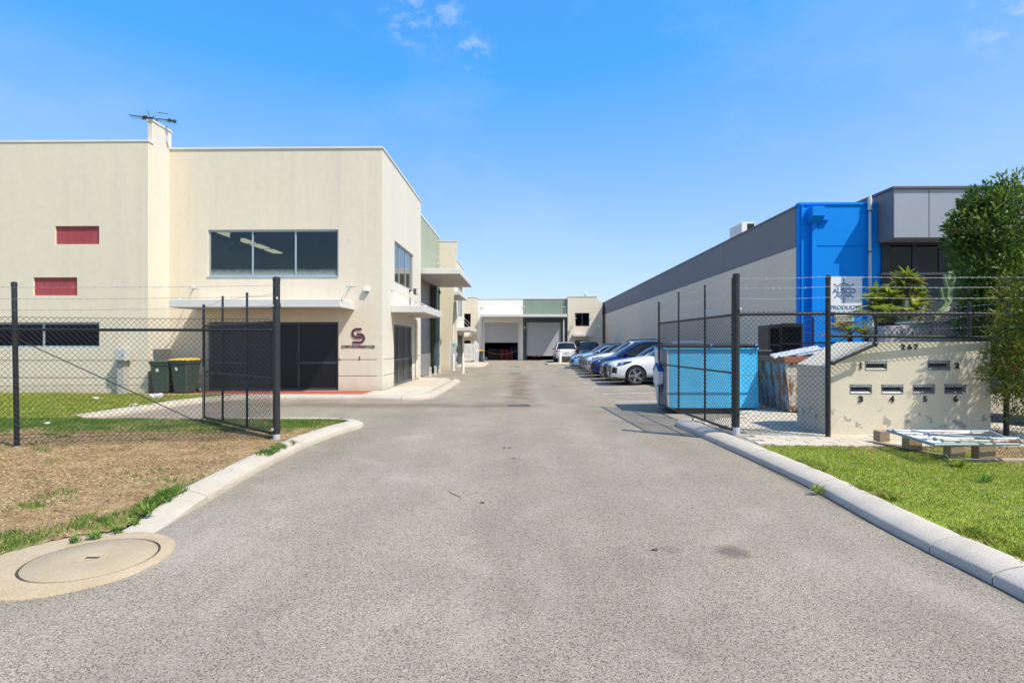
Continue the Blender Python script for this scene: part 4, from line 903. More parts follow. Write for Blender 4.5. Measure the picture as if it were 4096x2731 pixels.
# blue end wall
XC = onY(3508, 800, YR)[0]; zg = onY(3400, 985, YR)[2]
wall('blue_wall', M_BLUE, B4, MRB, XR, 24, zg+.02, ztp+.02, t=.19); wall('blue_wall', M_BLUE, B4, MRB, XR, XC+.2, 0, zg-.02, t=.19)
MX('blue_core', M_BLUE, B4, MRB, XR+.01, 24, -.17, -.02, 0, ztp-.1)
MX('blue_capping', M_BLUE, B4, MRB, XR-.02, XC+.2, -.2, .035, ztp+.02, ztp+.09)
MX('pilaster', M_BLUE, B4, MRB, pxw(3204, YR), pxw(3210, YR), .002, .05, 0, ztp)
rhx = (pxw(3228, YR), pxw(3278, YR)); rhz = (onY(3400, 880, YR)[2], onY(3400, 835, YR)[2])
MB().prism([(0, rhz[1]), (.32, rhz[1]), (.32, rhz[0]+.06), (.1, rhz[0]-.12), (0, rhz[0]-.12)], lambda a, b, d: (d, YR-a, b), rhx[0], rhx[1]).build('rain_head', M_BLUE, B4, bevel=.01)
MX('rain_head_spout', M_BLUE, B4, MRB, rhx[1], rhx[1]+.25, .01, .1, rhz[0]-.02, rhz[0]+.03)
MX('square_downpipe', M_BLUE, B4, MRB, pxw(3240, YR), pxw(3258, YR), .01, .13, .1, rhz[0]-.12)
M_GPIPE = mat('grey_pipe', (.52, .53, .56), .5)
vp = pxw(3471, YR); MB().tube([(vp, YR-.1, onY(3400, 803, YR)[2]), (vp, YR-.1, onY(3400, 1205, YR)[2]), (vp+.06, YR-.1, onY(3400, 1220, YR)[2]), (vp+.06, YR-.1, .1)], .045, 12).build('vent_pipe', M_GPIPE, B4, smooth=True)
MB().lathe([(.055, 0), (.06, .02), (.06, .38), (.03, .48)], (vp, YR-.1, onY(3400, 850, YR)[2]), n=12).build('vent_cowl', M_FASCIA, B4, smooth=True)
for py in (1010, 1150, 848): MB().lathe([(.05, -.02), (.06, -.02), (.06, .02), (.05, .02)], (vp, YR-.1, onY(3400, py, YR)[2]), n=12).build('pipe_clip', M_DKFRAME, B4)
lv = fy(3335, 1256, 3412, 1312, YR); lo_ = MX('louvre_vent', mat('vent_cream', (.62, .58, .46), .6), B4, MRB, lv[0], lv[1], .002, .03, lv[2], lv[3])
for i in range(7): z = lv[2]+.05+i*(lv[3]-lv[2]-.08)/7; MX('slat', MATS['vent_cream'], lo_, MRB, lv[0]+.03, lv[1]-.03, .032, .06, z, z+.025)
# slate office: overhanging cladding box, window band, dark base
YO = onX(3575, 900, XC)[1]; MO = planeY(YO); zo1 = onY(3700, 756, YO)[2]; zo0 = onY(3700, 950, YO)[2]
edges = [XC] + [onY(p, 850, YO)[0] for p in (3716, 3862)]; w_ = edges[2]-edges[1]
while edges[-1] < 23: edges.append(edges[-1]+w_)
for i in range(len(edges)-1): MX('cladding_panel', M_SLATEL, B4, MO, edges[i]+.008, edges[i+1]-.008, -.04, 0, zo0, zo1, bevel=.006)
BX('cladding_side', M_SLATE, B4, XC-.002, XC+.04, YO+.045, YR+1, zo0, zo1)
BX('soffit', mat('slate_soffit', (.25, .26, .28), .7), B4, XC+.01, 23, YO+.03, YR+.5, zo0-.02, zo0+.02); BX('backing', M_SLATED, B4, XC+.04, 23, YO+.05, YO+.1, zo0+.03, zo1-.02)
BX('roof_edge', MATS['slate_capping'], B4, XC-.05, 23.1, YO-.05, YR+1.2, zo1+.002, zo1+.07)
xo = onY(3522, 1000, YR)[0]; zs = onY(3400, 1098, YR)[2]
wins = [onY(p, 1000, YR)[0] for p in (3545, 3655, 3760)]
we = [wins[0], wins[1], wins[2]]; ww = wins[2]-wins[1]
while we[-1] < 22: we.append(we[-1]+ww)
wall('slate_wall', M_SLATED, B4, planeY(YR-.05), xo, 23, 0, zo0-.03, [(we[i]+.07, we[i+1]-.07, zs+.08, zo0-.1) for i in range(len(we)-1)], t=.04)
for i in range(len(we)-1): MX('window_pane', G_DARK, B4, planeY(YR-.02), we[i]+.07, we[i+1]-.07, -.005, .004, zs+.08, zo0-.1)
MX('sill', M_SLATE, B4, planeY(YR-.05), xo-.06, 23, .003, .14, zs-.03, zs+.03)
BX('roof', M_ROOF, B4, XR+.2, 24, YR+.2, YB+2, ztp-.45, ztp-.35)
BX('window_reveal', M_SLATED, B4, XR+.3, XC, YR+.25, YR+.3, 0, ztp-.5)

# ---- roof plant -------------------------------------------------------------
ac_x = XR+1.0; a_f = onX(2966, 900, ac_x); a_b = onX(2918, 900, ac_x); AZ = onX(2966, 889, ac_x)[2]
M_ACW = mat('ac_white', (.74, .72, .66), .5, var=.06)
t_ = thing('rooftop_air_conditioner', 'white box air conditioner on the long grey warehouse roof', 'air conditioner', (ac_x+.3, (a_f[1]+a_b[1])/2, ztp-.35))
wx = onY(3020, 900, a_f[1])[0]
BX('cabinet', M_ACW, t_, ac_x, wx, a_f[1], a_b[1], ztp-.35, AZ, bevel=.015)
BX('intake', M_PIT, t_, ac_x+(wx-ac_x)*.42, wx-.04, a_f[1]-.006, a_f[1]+.01, ztp+.0, AZ-.06); BX('frame_post', M_ACW, t_, wx-.03, wx+.004, a_f[1]-.015, a_f[1]+.02, ztp-.3, AZ)
mb = MB(); 
for i in range(5): mb.add([(ac_x-.006, a_f[1]+.55+.03*i, AZ-.50+.012*i), (ac_x-.006, a_f[1]+.75-.02*i, AZ-.50+.012*i), (ac_x-.006, a_f[1]+.75-.02*i, AZ-.495+.012*i), (ac_x-.006, a_f[1]+.55+.03*i, AZ-.495+.012*i)], [(0,1,2,3)])
mb.build('maker_plate', M_DKFRAME, t_, fix=False)
# satellite dish / vent on far tower
c = onY(2343, 1177, YB+2); t_ = thing('satellite_dish', 'small pale dish on the roof of the far cream tower', 'dish', (c[0], c[1], zr))
MB().lathe([(.0005, .0), (.13, .02), (.19, .06), (.195, .06), (.13, .03), (.0005, .01)], (c[0], c[1], c[2]), axis='y', n=20).build('reflector', M_FASCIA, t_, smooth=True); MB().tube([(c[0], c[1]+.1, c[2]), (c[0], c[1]+.1, zr-.3)], .03, 8).build('mast', M_RODS, t_)

# ---- TV aerials on the fin ---------------------------------------------------
def aerial(lab, px0, py0, px1, py1, pxm, pym, Y, fwd):
    A = Vector(onY(px0, py0, Y+fwd)); B = Vector(onY(px1, py1, Y-fwd)); Mt = Vector(onY(pxm, pym, Y)); m_ = mat('aerial_metal', (.05, .06, .045), .5, metal=.5)
    t_ = thing('tv_aerial', lab, 'aerial', (Mt.x, Mt.y, Mt.z)); MB().tube([A, B], .012, 8).build('boom', m_, t_)
    mid = A.lerp(B, .62 if px0 < 600 else .2); MB().tube([Mt, (mid.x, mid.y, mid.z)], .02, 8).build('mast', m_, t_)
    d = (B-A).normalized(); side = d.cross(Vector((0, 0, 1))).normalized()
    for k in range(9):
        p = A.lerp(B, .02+k*.115); l = .05+.008*k; MB().tube([p-side*l+Vector((.05, 0, -.09)), p, p+side*l], .007, 6).build('element', m_, t_)
    q = A.lerp(B, .78)
    BX('junction_box', m_, t_, q.x-.05, q.x+.05, q.y-.04, q.y+.04, q.z-.04, q.z+.04)
    return t_, A, B, m_
t_, A, B, m_ = aerial('dark directional television aerial pointing left from the cream fin wall top', 518, 461, 600, 472, 587, 482, YL+.35, .2)
MB().tube([B, B+Vector((-.08, 0, .24))], .010, 6).build('reflector_arm', m_, t_); MB().tube([B, B+Vector((.22, .1, .14))], .006, 6).build('reflector_arm', m_, t_); MB().tube([A.lerp(B, .65)+Vector((0, 0, -.06)), B+Vector((.1, 0, 0))], .03, 8).build('balun', m_, t_)
t_, A, B, m_ = aerial('dark television aerial pointing right behind the first one on the fin wall', 612, 473, 698, 485, 618, 505, YL+.9, .2)
mid = A.lerp(B, .2)
for q in (-.22, .22): MB().tube([mid+Vector((-.05, 0, q)), mid+Vector((.3, .1, q-.02))], .010, 6).build('reflector_bar', m_, t_)
MB().tube([mid+Vector((0, 0, -.25)), mid+Vector((0, 0, .30))], .004, 6).build('reflector_mast', MATS['fascia_metal'], t_); MB().ell(B, .06, .06, .06).build('end_cap', m_, t_)

# ---- things fixed to the walls -------------------------------------------------
M_BURG = mat('burgundy_sign', (.115, .022, .042), .45, var=.15)
t_ = thing('wall_logo', 'raised burgundy interlocking S logo and company lettering on the cream corner', 'sign', (pxw(1434, YF), YF, onY(1400, 1400, YF)[2]))
cxl, cxr = 1411, 1458; zl = lambda py: onY(1400, py, YF)[2]; ws = 8.6
def stroke(pts): 
    mb = MB(); r = ws/2*YF/F; q = [(pxw(a, YF), zl(b)) for a, b in pts]; n = len(q); L_, R_ = [], []
    for i in range(n):
        a = Vector(q[max(0, i-1)]); b = Vector(q[min(n-1, i+1)]); t = (b-a).normalized(); nn = Vector((-t.y, t.x))*r
        L_.append(Vector(q[i])+nn); R_.append(Vector(q[i])-nn)
    for d in (.004, .028):
        mb.v += [(p.x, YF-d, p.y) for p in L_] + [(p.x, YF-d, p.y) for p in R_]
    for i in range(n-1): mb.f += [(2*n+i, 2*n+i+1, 3*n+i+1, 3*n+i), (i, i+1, 2*n+i+1, 2*n+i), (n+i, 3*n+i, 3*n+i+1, n+i+1)]; mb.m += [0, 0, 0]
    mb.f += [(0, 2*n, 3*n, n), (n-1, 2*n-1, 4*n-1, 3*n-1)]; mb.m += [0, 0]
    return mb
arc = lambda cx, cy, r, a0, a1, n=10: [(cx+r*math.cos(math.radians(a0+(a1-a0)*i/n)), cy+r*math.sin(math.radians(a0+(a1-a0)*i/n))) for i in range(n+1)]
stroke([(1447, 1316)] + arc(1427, 1332.5, 16.5, -90, -270) + [(1447, 1349)]).build('logo_upper_stroke', M_BURG, t_)
stroke([(1428, 1336)] + arc(1440, 1352.5, 16.5, -90, 90) + [(1411, 1369)]).build('logo_lower_stroke', M_BURG, t_)
text_mb('COMPUROOM', MF, pxw(1366, YF), pxw(1446, YF), zl(1391), zl(1380.5), .004, .014, bold=.006, shear=.12).build('lettering', M_BURG, t_)
text_mb('SERVICES', MF, pxw(1447, YF), pxw(1500, YF), zl(1391), zl(1380.5), .004, .014, shear=.12).build('lettering', M_BURG, t_)
tag(numeral_one(MF, pxw(1435, YF), pxw(1443, YF), zl(1437), zl(1425), .004, .019).build('unit_number', M_DKFRAME), 'small dark unit number 1 on the cream wall below the burgundy logo', 'number')
M_WPL = mat('white_plastic', (.78, .78, .76), .4)
t_ = thing('siren_box', 'white plastic alarm siren box high on the cream corner wall', 'alarm box', (pxw(1468, YF), YF, zl(1166)))
a_ = fy(1457, 1150, 1480, 1166, YF); MX('housing', M_WPL, t_, MF, a_[0], a_[1], 0, .12, a_[2], a_[3], bevel=.012); MX('strobe', mat('blue_lens', (.05, .1, .5), .3), t_, MF, a_[0]+.05, a_[0]+.12, .03, .10, a_[2]-.03, a_[2]-.001)
t_ = thing('intercom', 'tiny pale intercom at the edge of the dark entrance doors', 'intercom', (pxw(1362, YF), YF, zl(1436))); MX('plate', M_FASCIA, t_, MF, pxw(1359, YF), pxw(1365, YF), 0, .03, zl(1436), zl(1427), bevel=.004); MX('button', M_DKFRAME, t_, MF, pxw(1361.2, YF), pxw(1362.8, YF), .03, .036, zl(1433), zl(1431))
def flood(lab, M, a, z, s=1.0):
    t_ = thing('floodlight', lab, 'floodlight', M(a, 0, z)); m_ = mat('floodlight_body', (.06, .065, .07), .5)
    MX('base', m_, t_, M, a-.06*s, a+.06*s, 0, .05*s, z-.05*s, z+.05*s); MB().tube([M(a, .05*s, z), M(a+.05*s, .22*s, z+.03*s)], .02*s, 6).build('arm', m_, t_)
    MX('head', m_, t_, M, a-.16*s, a+.16*s, .2*s, .32*s, z-.16*s, z+.08*s, bevel=.01); MX('lens', M_FASCIA, t_, M, a-.13*s, a+.13*s, .321*s, .33*s, z-.13*s, z+.05*s)
q = onX(1637, 1163, XSD); flood('black floodlight under the side window of the cream corner block', MS, q[1], q[2])
q = onY(2285, 1308, YB-.25); flood('twin floodlight on the far cream tower left of its window', MTw, q[0], q[2], .9)
q = onX(1744, 1167, XG+.14); flood('small dark floodlight on the teal door column', planeXp(XG+.14), q[1], q[2], .8)
q = onY(2394, 1306, YB-.2); t_ = thing('cctv_camera', 'white camera on a long arm beside the far tower', 'camera', (q[0], q[1], q[2])); MB().tube([(q[0]-.35, YB-.2, q[2]-.1), (q[0], YB-.55, q[2])], .02, 6).build('arm', M_FASCIA, t_); MB().tube([(q[0]-.05, YB-.55, q[2]), (q[0]+.12, YB-.75, q[2]+.02)], .07, 8).build('body', M_WPL, t_)
t_ = thing('door_controller', 'small cream and red control box on the teal frame beside the far right roller door', 'control box', (pxw(2098, YB), YB, onY(2150, 1315, YB)[2])); a_ = fy(2095, 1306, 2101.5, 1315, YB); MX('box', M_PIPE, t_, MBk, a_[0], a_[1], -.018, .06, a_[2], a_[3]); MX('red_base', M_REDP, t_, MBk, a_[0]+.02, a_[1]-.02, .062, .07, a_[2]+.02, a_[2]+.06)
# meter box on a post
t_ = thing('meter_box', 'grey meter box on a post against the cream left wing', 'meter box', (pxw(482, YL-.2), YL-.2, .1)); a_ = fy(458, 1395, 500, 1443, YL-.35); b_ = fy(469, 1443, 493, 1577, YL-.25); M_MET = mat('meter_grey', (.52, .53, .52), .5, var=.06)
BX('post', mat('meter_post', (.42, .41, .38), .6), t_, b_[0], b_[1], YL-.26, YL-.04, .05, b_[3]); o = BX('cabinet', M_MET, t_, a_[0], a_[1], YL-.36, YL-.05, a_[2], a_[3], bevel=.012); BX('door', M_MET, o, a_[0]+.03, a_[1]-.03, YL-.372, YL-.361, a_[2]+.03, a_[3]-.03, bevel=.004); BX('latch', M_DKFRAME, o, a_[1]-.07, a_[1]-.05, YL-.385, YL-.373, a_[2]+.14, a_[2]+.2)
# wheel sign on the blue wall
s_ = fy(3318, 1107, 3446, 1248, YR); M_SIGNW = mat('sign_white', (.84, .85, .82), .4, var=.03); M_SIGNB = mat('sign_blue', (.10, .20, .36), .5)
t_ = thing('company_sign', 'white square sign with a blue ship wheel and AUSCO PRODUCTS lettering on the blue wall', 'sign', ((s_[0]+s_[1])/2, YR, s_[2]))
MX('board', M_SIGNW, t_, MRB, s_[0], s_[1], .01, .03, s_[2], s_[3])
cxs, czs = onY(3373, 1164, YR)[0], onY(3400, 1164, YR)[2]; k_ = YR/F
mb = MB()
def ringarc(r0, r1, a0, a1, n=14):
    for i in range(n):
        q = [math.radians(a0+(a1-a0)*j/n) for j in (i, i+1)]
        mb.add([MRB(cxs+r*math.cos(t), d, czs+r*math.sin(t)) for d in (.0305, .034) for (r, t) in ((r0, q[0]), (r1, q[0]), (r1, q[1]), (r0, q[1]))], [(0,1,2,3), (4,7,6,5), (0,4,5,1), (1,5,6,2), (2,6,7,3), (3,7,4,0)])
for (a0, a1) in ((22, 158), (202, 338)): ringarc(27*k_, 32*k_, a0, a1); ringarc(22*k_, 24*k_, a0, a1)
for a in (90, 58, 122, 270, 238, 302, 35, 145, 215, 325):
    c_, s2 = math.cos(math.radians(a)), math.sin(math.radians(a))
    if a in (90, 270, 58, 122, 238, 302): mb.prism([(10*k_ if a not in (90, 270) else 12*k_, -1.2*k_), (24*k_, -3*k_), (24*k_, 3*k_), (10*k_, 1.2*k_)], lambda u, w, d: MRB(cxs+u*c_-w*s2, d, czs+u*s2+w*c_), .0305, .034)
    if a in (90, 270, 35, 145, 215, 325, 58, 122, 238, 302)[:6]: mb.prism([(32*k_, -1.5*k_), (40*k_, -2.2*k_), (44*k_, -3.4*k_), (48*k_, -2*k_), (48*k_, 2*k_), (44*k_, 3.4*k_), (40*k_, 2.2*k_), (32*k_, 1.5*k_)], lambda u, w, d: MRB(cxs+u*c_-w*s2, d, czs+u*s2+w*c_), .0305, .034)
mb.build('ship_wheel', M_SIGNB, t_)
zq = lambda py: onY(3400, py, YR)[2]; xq = lambda px: onY(px, 1200, YR)[0]
text_mb('AUSCO', MRB, xq(3327), xq(3420), zq(1174), zq(1153), .0305, .004, bold=.035).build('lettering', M_SIGNB, t_)
text_mb('PRODUCTS', MRB, xq(3319), xq(3442), zq(1238), zq(1222), .0305, .004, bold=.035).build('lettering', M_SIGNB, t_)
# =================================================================== FENCES AND GATES
M_BLK = mat('black_tube', (0.028, 0.03, 0.034), .5, var=.25, vscale=8, spec=.45)
M_BLKM = mat('black_mesh_wire', (0.022, 0.023, 0.024), .55)
M_GALV = mat('galvanised_wire', (.42, .43, .44), .4, metal=.7)
M_ZINC = mat('zinc_scuff', (.55, .57, .60), .5, metal=.3)
def chainlink(name, A, B, zb, zt, parent, d=.0415, dz=.043, r=.0041, top=None, barbs=True):
    A = Vector((A[0], A[1], 0)); B = Vector((B[0], B[1], 0)); Lh = (B-A).length; u = (B-A)/Lh; nn = Vector((-u.y, u.x, 0)); n = int(Lh/d); k = int((zt-zb)/dz)
    V = []; Fc = []; tri = [(math.cos(a)*r, math.sin(a)*r) for a in (0.5, 0.5+2.094, 0.5+4.189)]
    for i in range(n):
        base = len(V); cnt = 0; sgn = 1 if i % 2 else -1
        kk0 = 0; kk1 = k
        for j in range(k+1):
            uu = i*d + (d if (j+i) % 2 else 0); z = zb+j*dz
            if top is not None:
                lo, hi = top(uu); 
                if z < lo or z > hi:
                    if cnt: base = len(V); cnt = 0
                    continue
            off = (.0035 if (j+i) % 2 else -.0035)
            p = A+u*uu+nn*off
            for (c1, c2) in tri: V.append((p.x+u.x*c1+nn.x*c2, p.y+u.y*c1+nn.y*c2, z))
            if cnt:
                o = len(V)-6
                for q in range(3): Fc.append((o+q, o+(q+1) % 3, o+3+(q+1) % 3, o+3+q))
            cnt += 1
        if barbs and top is None:          # twisted ends standing above the selvedge
            uu = i*d+(d if (k+i) % 2 else 0); p = A+u*uu
    mb = MB(); mb.v = V; mb.f = Fc; mb.m = [0]*len(Fc)
    o = mb.build(name, M_BLKM, parent, fix=False); o['kind'] = 'stuff'; return o
def strand(A, B, parent, r=.0022, sag=.02, name='barbed_wire', m=None):
    A = Vector(A); B = Vector(B); L_ = (B-A).length; n = max(4, int(L_/.25)); mb = MB()
    P_ = [A.lerp(B, i/n)+Vector((0, 0, -sag*4*(i/n)*(1-i/n)+random.uniform(-.003, .003))) for i in range(n+1)]
    mb.tube(P_, r, 4)
    t = .06
    while t < L_:
        i = min(n-1, int(t/L_*n)); p = P_[i].lerp(P_[i+1], t/L_*n-i); a = random.uniform(0, 3.14)
        for s in (0, 1.3):
            v = Vector((math.cos(a+s)*.3, .3*math.sin(a), math.sin(a+s))).normalized()*.016; mb.tube([p-v, p+v], r*.75, 3)
        t += .105
    return mb.build(name, m or M_GALV, parent, fix=False)
def post(parent, x, y, z0, z1, r, name='post', cap=True, lean=(0, 0), m=None, wrap=True):
    o = MB().tube([(x, y, z0), (x+lean[0]*.5, y+lean[1]*.5, (z0+z1)/2), (x+lean[0], y+lean[1], z1)], r, 16).build(name, m or M_BLK, parent, smooth=True)
    if cap: MB().lathe([(r+.004, -.05), (r+.005, -.02), (r+.003, .008), (r*.6, .02), (.0005, .024)], (x+lean[0], y+lean[1], z1), n=16).build('post_cap', M_BLKM, o, smooth=True)
    return o
def wraps(parent, x, y, r, z0, z1, step):
    mb = MB(); z = z0
    while z < z1:
        pts = [(x+(r+.003)*math.cos(t*.7), y+(r+.003)*math.sin(t*.7), z+.05*t/9) for t in range(10)]; mb.tube(pts, .003, 3); z += step
    mb.build('mesh_tie', M_BLKM, parent, fix=False)
# --- left fence
LA = onZ(1106, 1757, .1); LB = onZ(68, 1788, .1); LZ = .1
ux = Vector((LA[0]-LB[0], LA[1]-LB[1], 0)); LC = (LB[0]-ux.x, LB[1]-ux.y, 0)
FL = thing('chain_link_fence', 'black chain-link fence with barbed wire across the dry verge at left', 'fence', (LB[0], LB[1], LZ))
zA = onY(1106, 1112, LA[1])[2]; zB = onY(58, 1132, LB[1])[2]
p1 = post(FL, LA[0], LA[1], .02, zA, .057, 'gate_post'); wraps(p1, LA[0], LA[1], .057, .35, 2.1, .105)
MB().lathe([(.059, .0), (.059, .10), (.0575, .13)], (LA[0], LA[1], .06), n=16).build('worn_foot', M_ZINC, p1)
for z in (.28, 2.33): MB().lathe([(.058, -.03), (.066, -.03), (.066, .03), (.058, .03)], (LA[0], LA[1], z), n=16).build('hinge_band', M_BLKM, p1); BX('hinge_bolt', M_ZINC, p1, LA[0]-.05, LA[0]-.02, LA[1]-.085, LA[1]-.06, z-.02, z+.02)
BX('paint_chip', mat('scuff_white', (.7, .72, .76), .5), p1, LA[0]+.02, LA[0]+.045, LA[1]-.060, LA[1]-.052, 2.43, 2.47)
p2 = post(FL, LB[0], LB[1], .02, zB, .036, 'post', lean=(-.045, 0)); wraps(p2, LB[0], LB[1], .036, .35, 2.0, .21)
MB().lathe([(.038, .0), (.038, .06)], (LB[0], LB[1], .06), n=12).build('worn_foot', M_ZINC, p2)
p3 = post(FL, LC[0], LC[1], .02, zB, .036, 'post')
zm = 2.13
chainlink('chain_link_mesh', (LB[0], LB[1]-.05), (LA[0]-.06, LA[1]-.05), LZ+.04, zm, FL); chainlink('chain_link_mesh', (LC[0], LC[1]-.05), (LB[0], LB[1]-.05), LZ+.04, zm, FL)
for (a, b) in ((LB, LA), (LC, LB)):
    MB().tube([(a[0], a[1], 1.91), (b[0], b[1], 1.92)], .024, 10).build('top_rail', M_BLK, FL, smooth=True)
    for z, sg in ((zm-.03, .01), (1.05, .01), (.3, .005)): strand((a[0], a[1]-.05, z), (b[0], b[1]-.05, z), FL, .0026, sg, 'line_wire', M_BLKM) if False else MB().tube([(a[0], a[1]-.05, z), ((a[0]+b[0])/2, (a[1]+b[1])/2-.05, z-sg), (b[0], b[1]-.05, z)], .0026, 4).build('line_wire', M_BLKM, FL)
    for z, k in ((zB-.07, 0), (zB-.25, 1), (zB-.42, 2)): strand((a[0], a[1]-.045, z), (b[0], b[1]-.06, z+(.1 if b is LA else 0)), FL, sag=.015)
for z, (pa, pb) in ((1, ((LB[0]+.04, LB[1], 1.75), (LB[0]+2.7, LB[1]+.5, .35))),): MB().tube([Vector(pa), Vector(pb)], .008, 6).build('brace_rod', M_BLK, FL)
# --- left gate
def gate(lab, HX, HY_, EX, EY, zb, zr_, zt, zm_, zpost, fr):
    t_ = thing('mesh_gate', lab, 'gate', (HX, HY_, 0)); A = Vector((HX, HY_, 0)); B = Vector((EX, EY, 0)); u = (B-A).normalized()
    at_ = lambda f: A.lerp(B, f)
    for i, f in enumerate(fr):
        p = at_(f); r = .026 if f in (0, 1) else .02
        o = MB().tube([(p.x, p.y, zb), (p.x, p.y, zpost if f < .999 else zpost-.12)], r, 12).build('upright', M_BLK, t_, smooth=True)
        MB().lathe([(r+.003, -.03), (r+.003, .0), (.0005, .012)], (p.x, p.y, zpost if f < .999 else zpost-.12), n=12).build('cap', M_BLKM, o)
    for z, n_, r in ((zb, 'bottom_rail', .024), (zm_, 'middle_rail', .018), (zt, 'top_rail', .024)): MB().tube([(A.x, A.y, z), (B.x, B.y, z)], r, 10).build(n_, M_BLK, t_, smooth=True)
    off = Vector((-u.y, u.x, 0))*.028
    chainlink('chain_link_mesh', (A.x-off.x, A.y-off.y), (B.x-off.x, B.y-off.y), zb+.01, zt+.03, t_, d=.036, dz=.038, r=.0042)
    for k in range(3):
        for i in range(len(fr)-1):
            a = at_(fr[i]); b = at_(fr[i+1]); z = zt+.14+(zpost-zt-.2)*k/2; strand((a.x, a.y, z), (b.x, b.y, z-(.1 if i == len(fr)-2 else 0)), t_, sag=.03)
    p = B-u*.06; bl = MB().tube([(B.x, B.y, zm_+.1), (p.x+off.x, p.y+off.y, zm_+.1), (p.x+off.x, p.y+off.y, zb-.08)], .008, 6).build('drop_bolt', M_GALV, t_)
    return t_
gate('left mesh gate leaf folded back over the grass towards the wheelie bins', LA[0]-.03, LA[1]+.09, *onZ(815, 1672, .15)[:2], .17, .24, 2.06, 1.11, 2.62, (0, .36, .70, 1))
# --- right fence
RA = onZ(2945, 1735, .12); RB = onZ(3312, 1744, .12); RC = onZ(4025, 1741, .12)
FR = thing('chain_link_fence', 'black chain-link fence with barbed wire in front of the letterbox wall', 'fence', (RB[0], RB[1], .1))
zRA = onY(2945, 1098, RA[1])[2]; zRB = onY(3312, 1104, RB[1])[2]
p1 = post(FR, RA[0], RA[1], .02, zRA, .057, 'gate_post'); wraps(p1, RA[0], RA[1], .057, .3, 2.2, .105); MB().lathe([(.0592, .0), (.0592, .10), (.0575, .14)], (RA[0], RA[1], .10), n=16).build('worn_foot', M_ZINC, p1)
for z in (.5, 2.3): MB().lathe([(.058, -.03), (.066, -.03), (.066, .03), (.058, .03)], (RA[0], RA[1], z), n=16).build('hinge_band', M_BLKM, p1); BX('hinge_bolt', M_ZINC, p1, RA[0]+.03, RA[0]+.06, RA[1]-.085, RA[1]-.05, z-.02, z+.02)
p2 = post(FR, RB[0], RB[1], .02, zRB, .042, 'post'); wraps(p2, RB[0], RB[1], .042, .3, 2.1, .16)
p3 = post(FR, RC[0], RC[1], .02, zRB, .04, 'post'); RD = (RC[0]+3.2, RC[1]+.05, 0); post(FR, RD[0], RD[1], .02, zRB, .04, 'post')
RZ = onY(3100, 1257, RA[1])[2]; RZ2 = onY(3700, 1350, RB[1])[2]; zm = RZ+.08
chainlink('chain_link_mesh', (RA[0]+.06, RA[1]-.05), (RB[0], RB[1]-.05), .15, zm, FR)
el = onY(3503, 1365, RB[1]); sl_ = onY(3325, 1455, RB[1])
def lowz(u):
    x = RB[0]+u
    if x < el[0]: return (sl_[2]+(el[2]-sl_[2])*max(0, x-sl_[0])/(el[0]-sl_[0]), 9)
    return (RZ2, 9)
Lx = (RC[0]-RB[0])
chainlink('chain_link_mesh', (RB[0], RB[1]-.05), (RC[0], RC[1]-.05), 1.2, zm, FR, top=lowz)
chainlink('chain_link_mesh', (RC[0], RC[1]-.05), (RD[0], RD[1]-.05), .15, zm, FR)
for a, b in ((RA, RB), (RB, RC), (RC, RD)): MB().tube([(a[0], a[1], RZ), (b[0], b[1], RZ)], .026, 12).build('top_rail', M_BLK, FR, smooth=True)
for x, y in (RA[:2], RB[:2]): MB().ell((x+.075, y, RZ), .05, .034, .036).build('rail_clamp', M_BLKM, FR, smooth=True)
MB().tube([(RB[0], RB[1], RZ2+.03), (RC[0], RC[1], RZ2)], .026, 12).build('middle_rail', M_BLK, FR, smooth=True)
MB().tube([(sl_[0], RB[1], sl_[2]), (el[0]-.02, RB[1], el[2]-.06), (el[0], RB[1], el[2]-.03), (el[0], RB[1], RZ2)], .026, 12).build('angled_rail', M_BLK, FR, smooth=True)
MB().ell((el[0]-.01, RB[1], el[2]-.05), .045, .04, .045).build('rail_clamp', M_BLKM, FR, smooth=True); MB().ell((sl_[0]+.03, RB[1], sl_[2]+.01), .055, .035, .035).build('rail_clamp', M_BLKM, FR, smooth=True)
for a, b in ((RA, RB), (RB, RC), (RC, RD)):
    for py in (1114, 1153, 1195): z = onY(3100, py, RA[1])[2]; strand((a[0], a[1]-.045, z), (b[0], b[1]-.045, z), FR, sag=.012)
MB().tube([(RA[0], RA[1]-.05, 1.15), (RB[0], RB[1]-.05, 1.14)], .0026, 4).build('line_wire', M_BLKM, FR)
ge = onZ(2636, 1617, .17)
gate('right mesh gate leaf folded back beside the blue skip bin', RA[0]-.02, RA[1]+.10, ge[0], ge[1], .17, .3, 2.2, 1.18, 2.85, (0, .30, .66, 1))
# --- boundary fence towards the blue wall
FB = thing('chain_link_fence', 'black boundary fence running back from the letterbox wall to the blue building', 'fence', (8.15, 13, .1))
for y in (10.4, 13.1, 15.9): post(FB, 8.15, y, .05, 2.42, .03)
chainlink('chain_link_mesh', (8.15, 9.75), (8.15, 16.4), .15, 1.75, FB, d=.05, dz=.052)
MB().tube([(8.15, 9.7, 1.72), (8.15, 16.6, 1.72)], .022, 8).build('top_rail', M_BLK, FB)
for z in (2.0, 2.2, 2.38): strand((8.15, 9.7, z), (8.15, 16.4, z), FB)

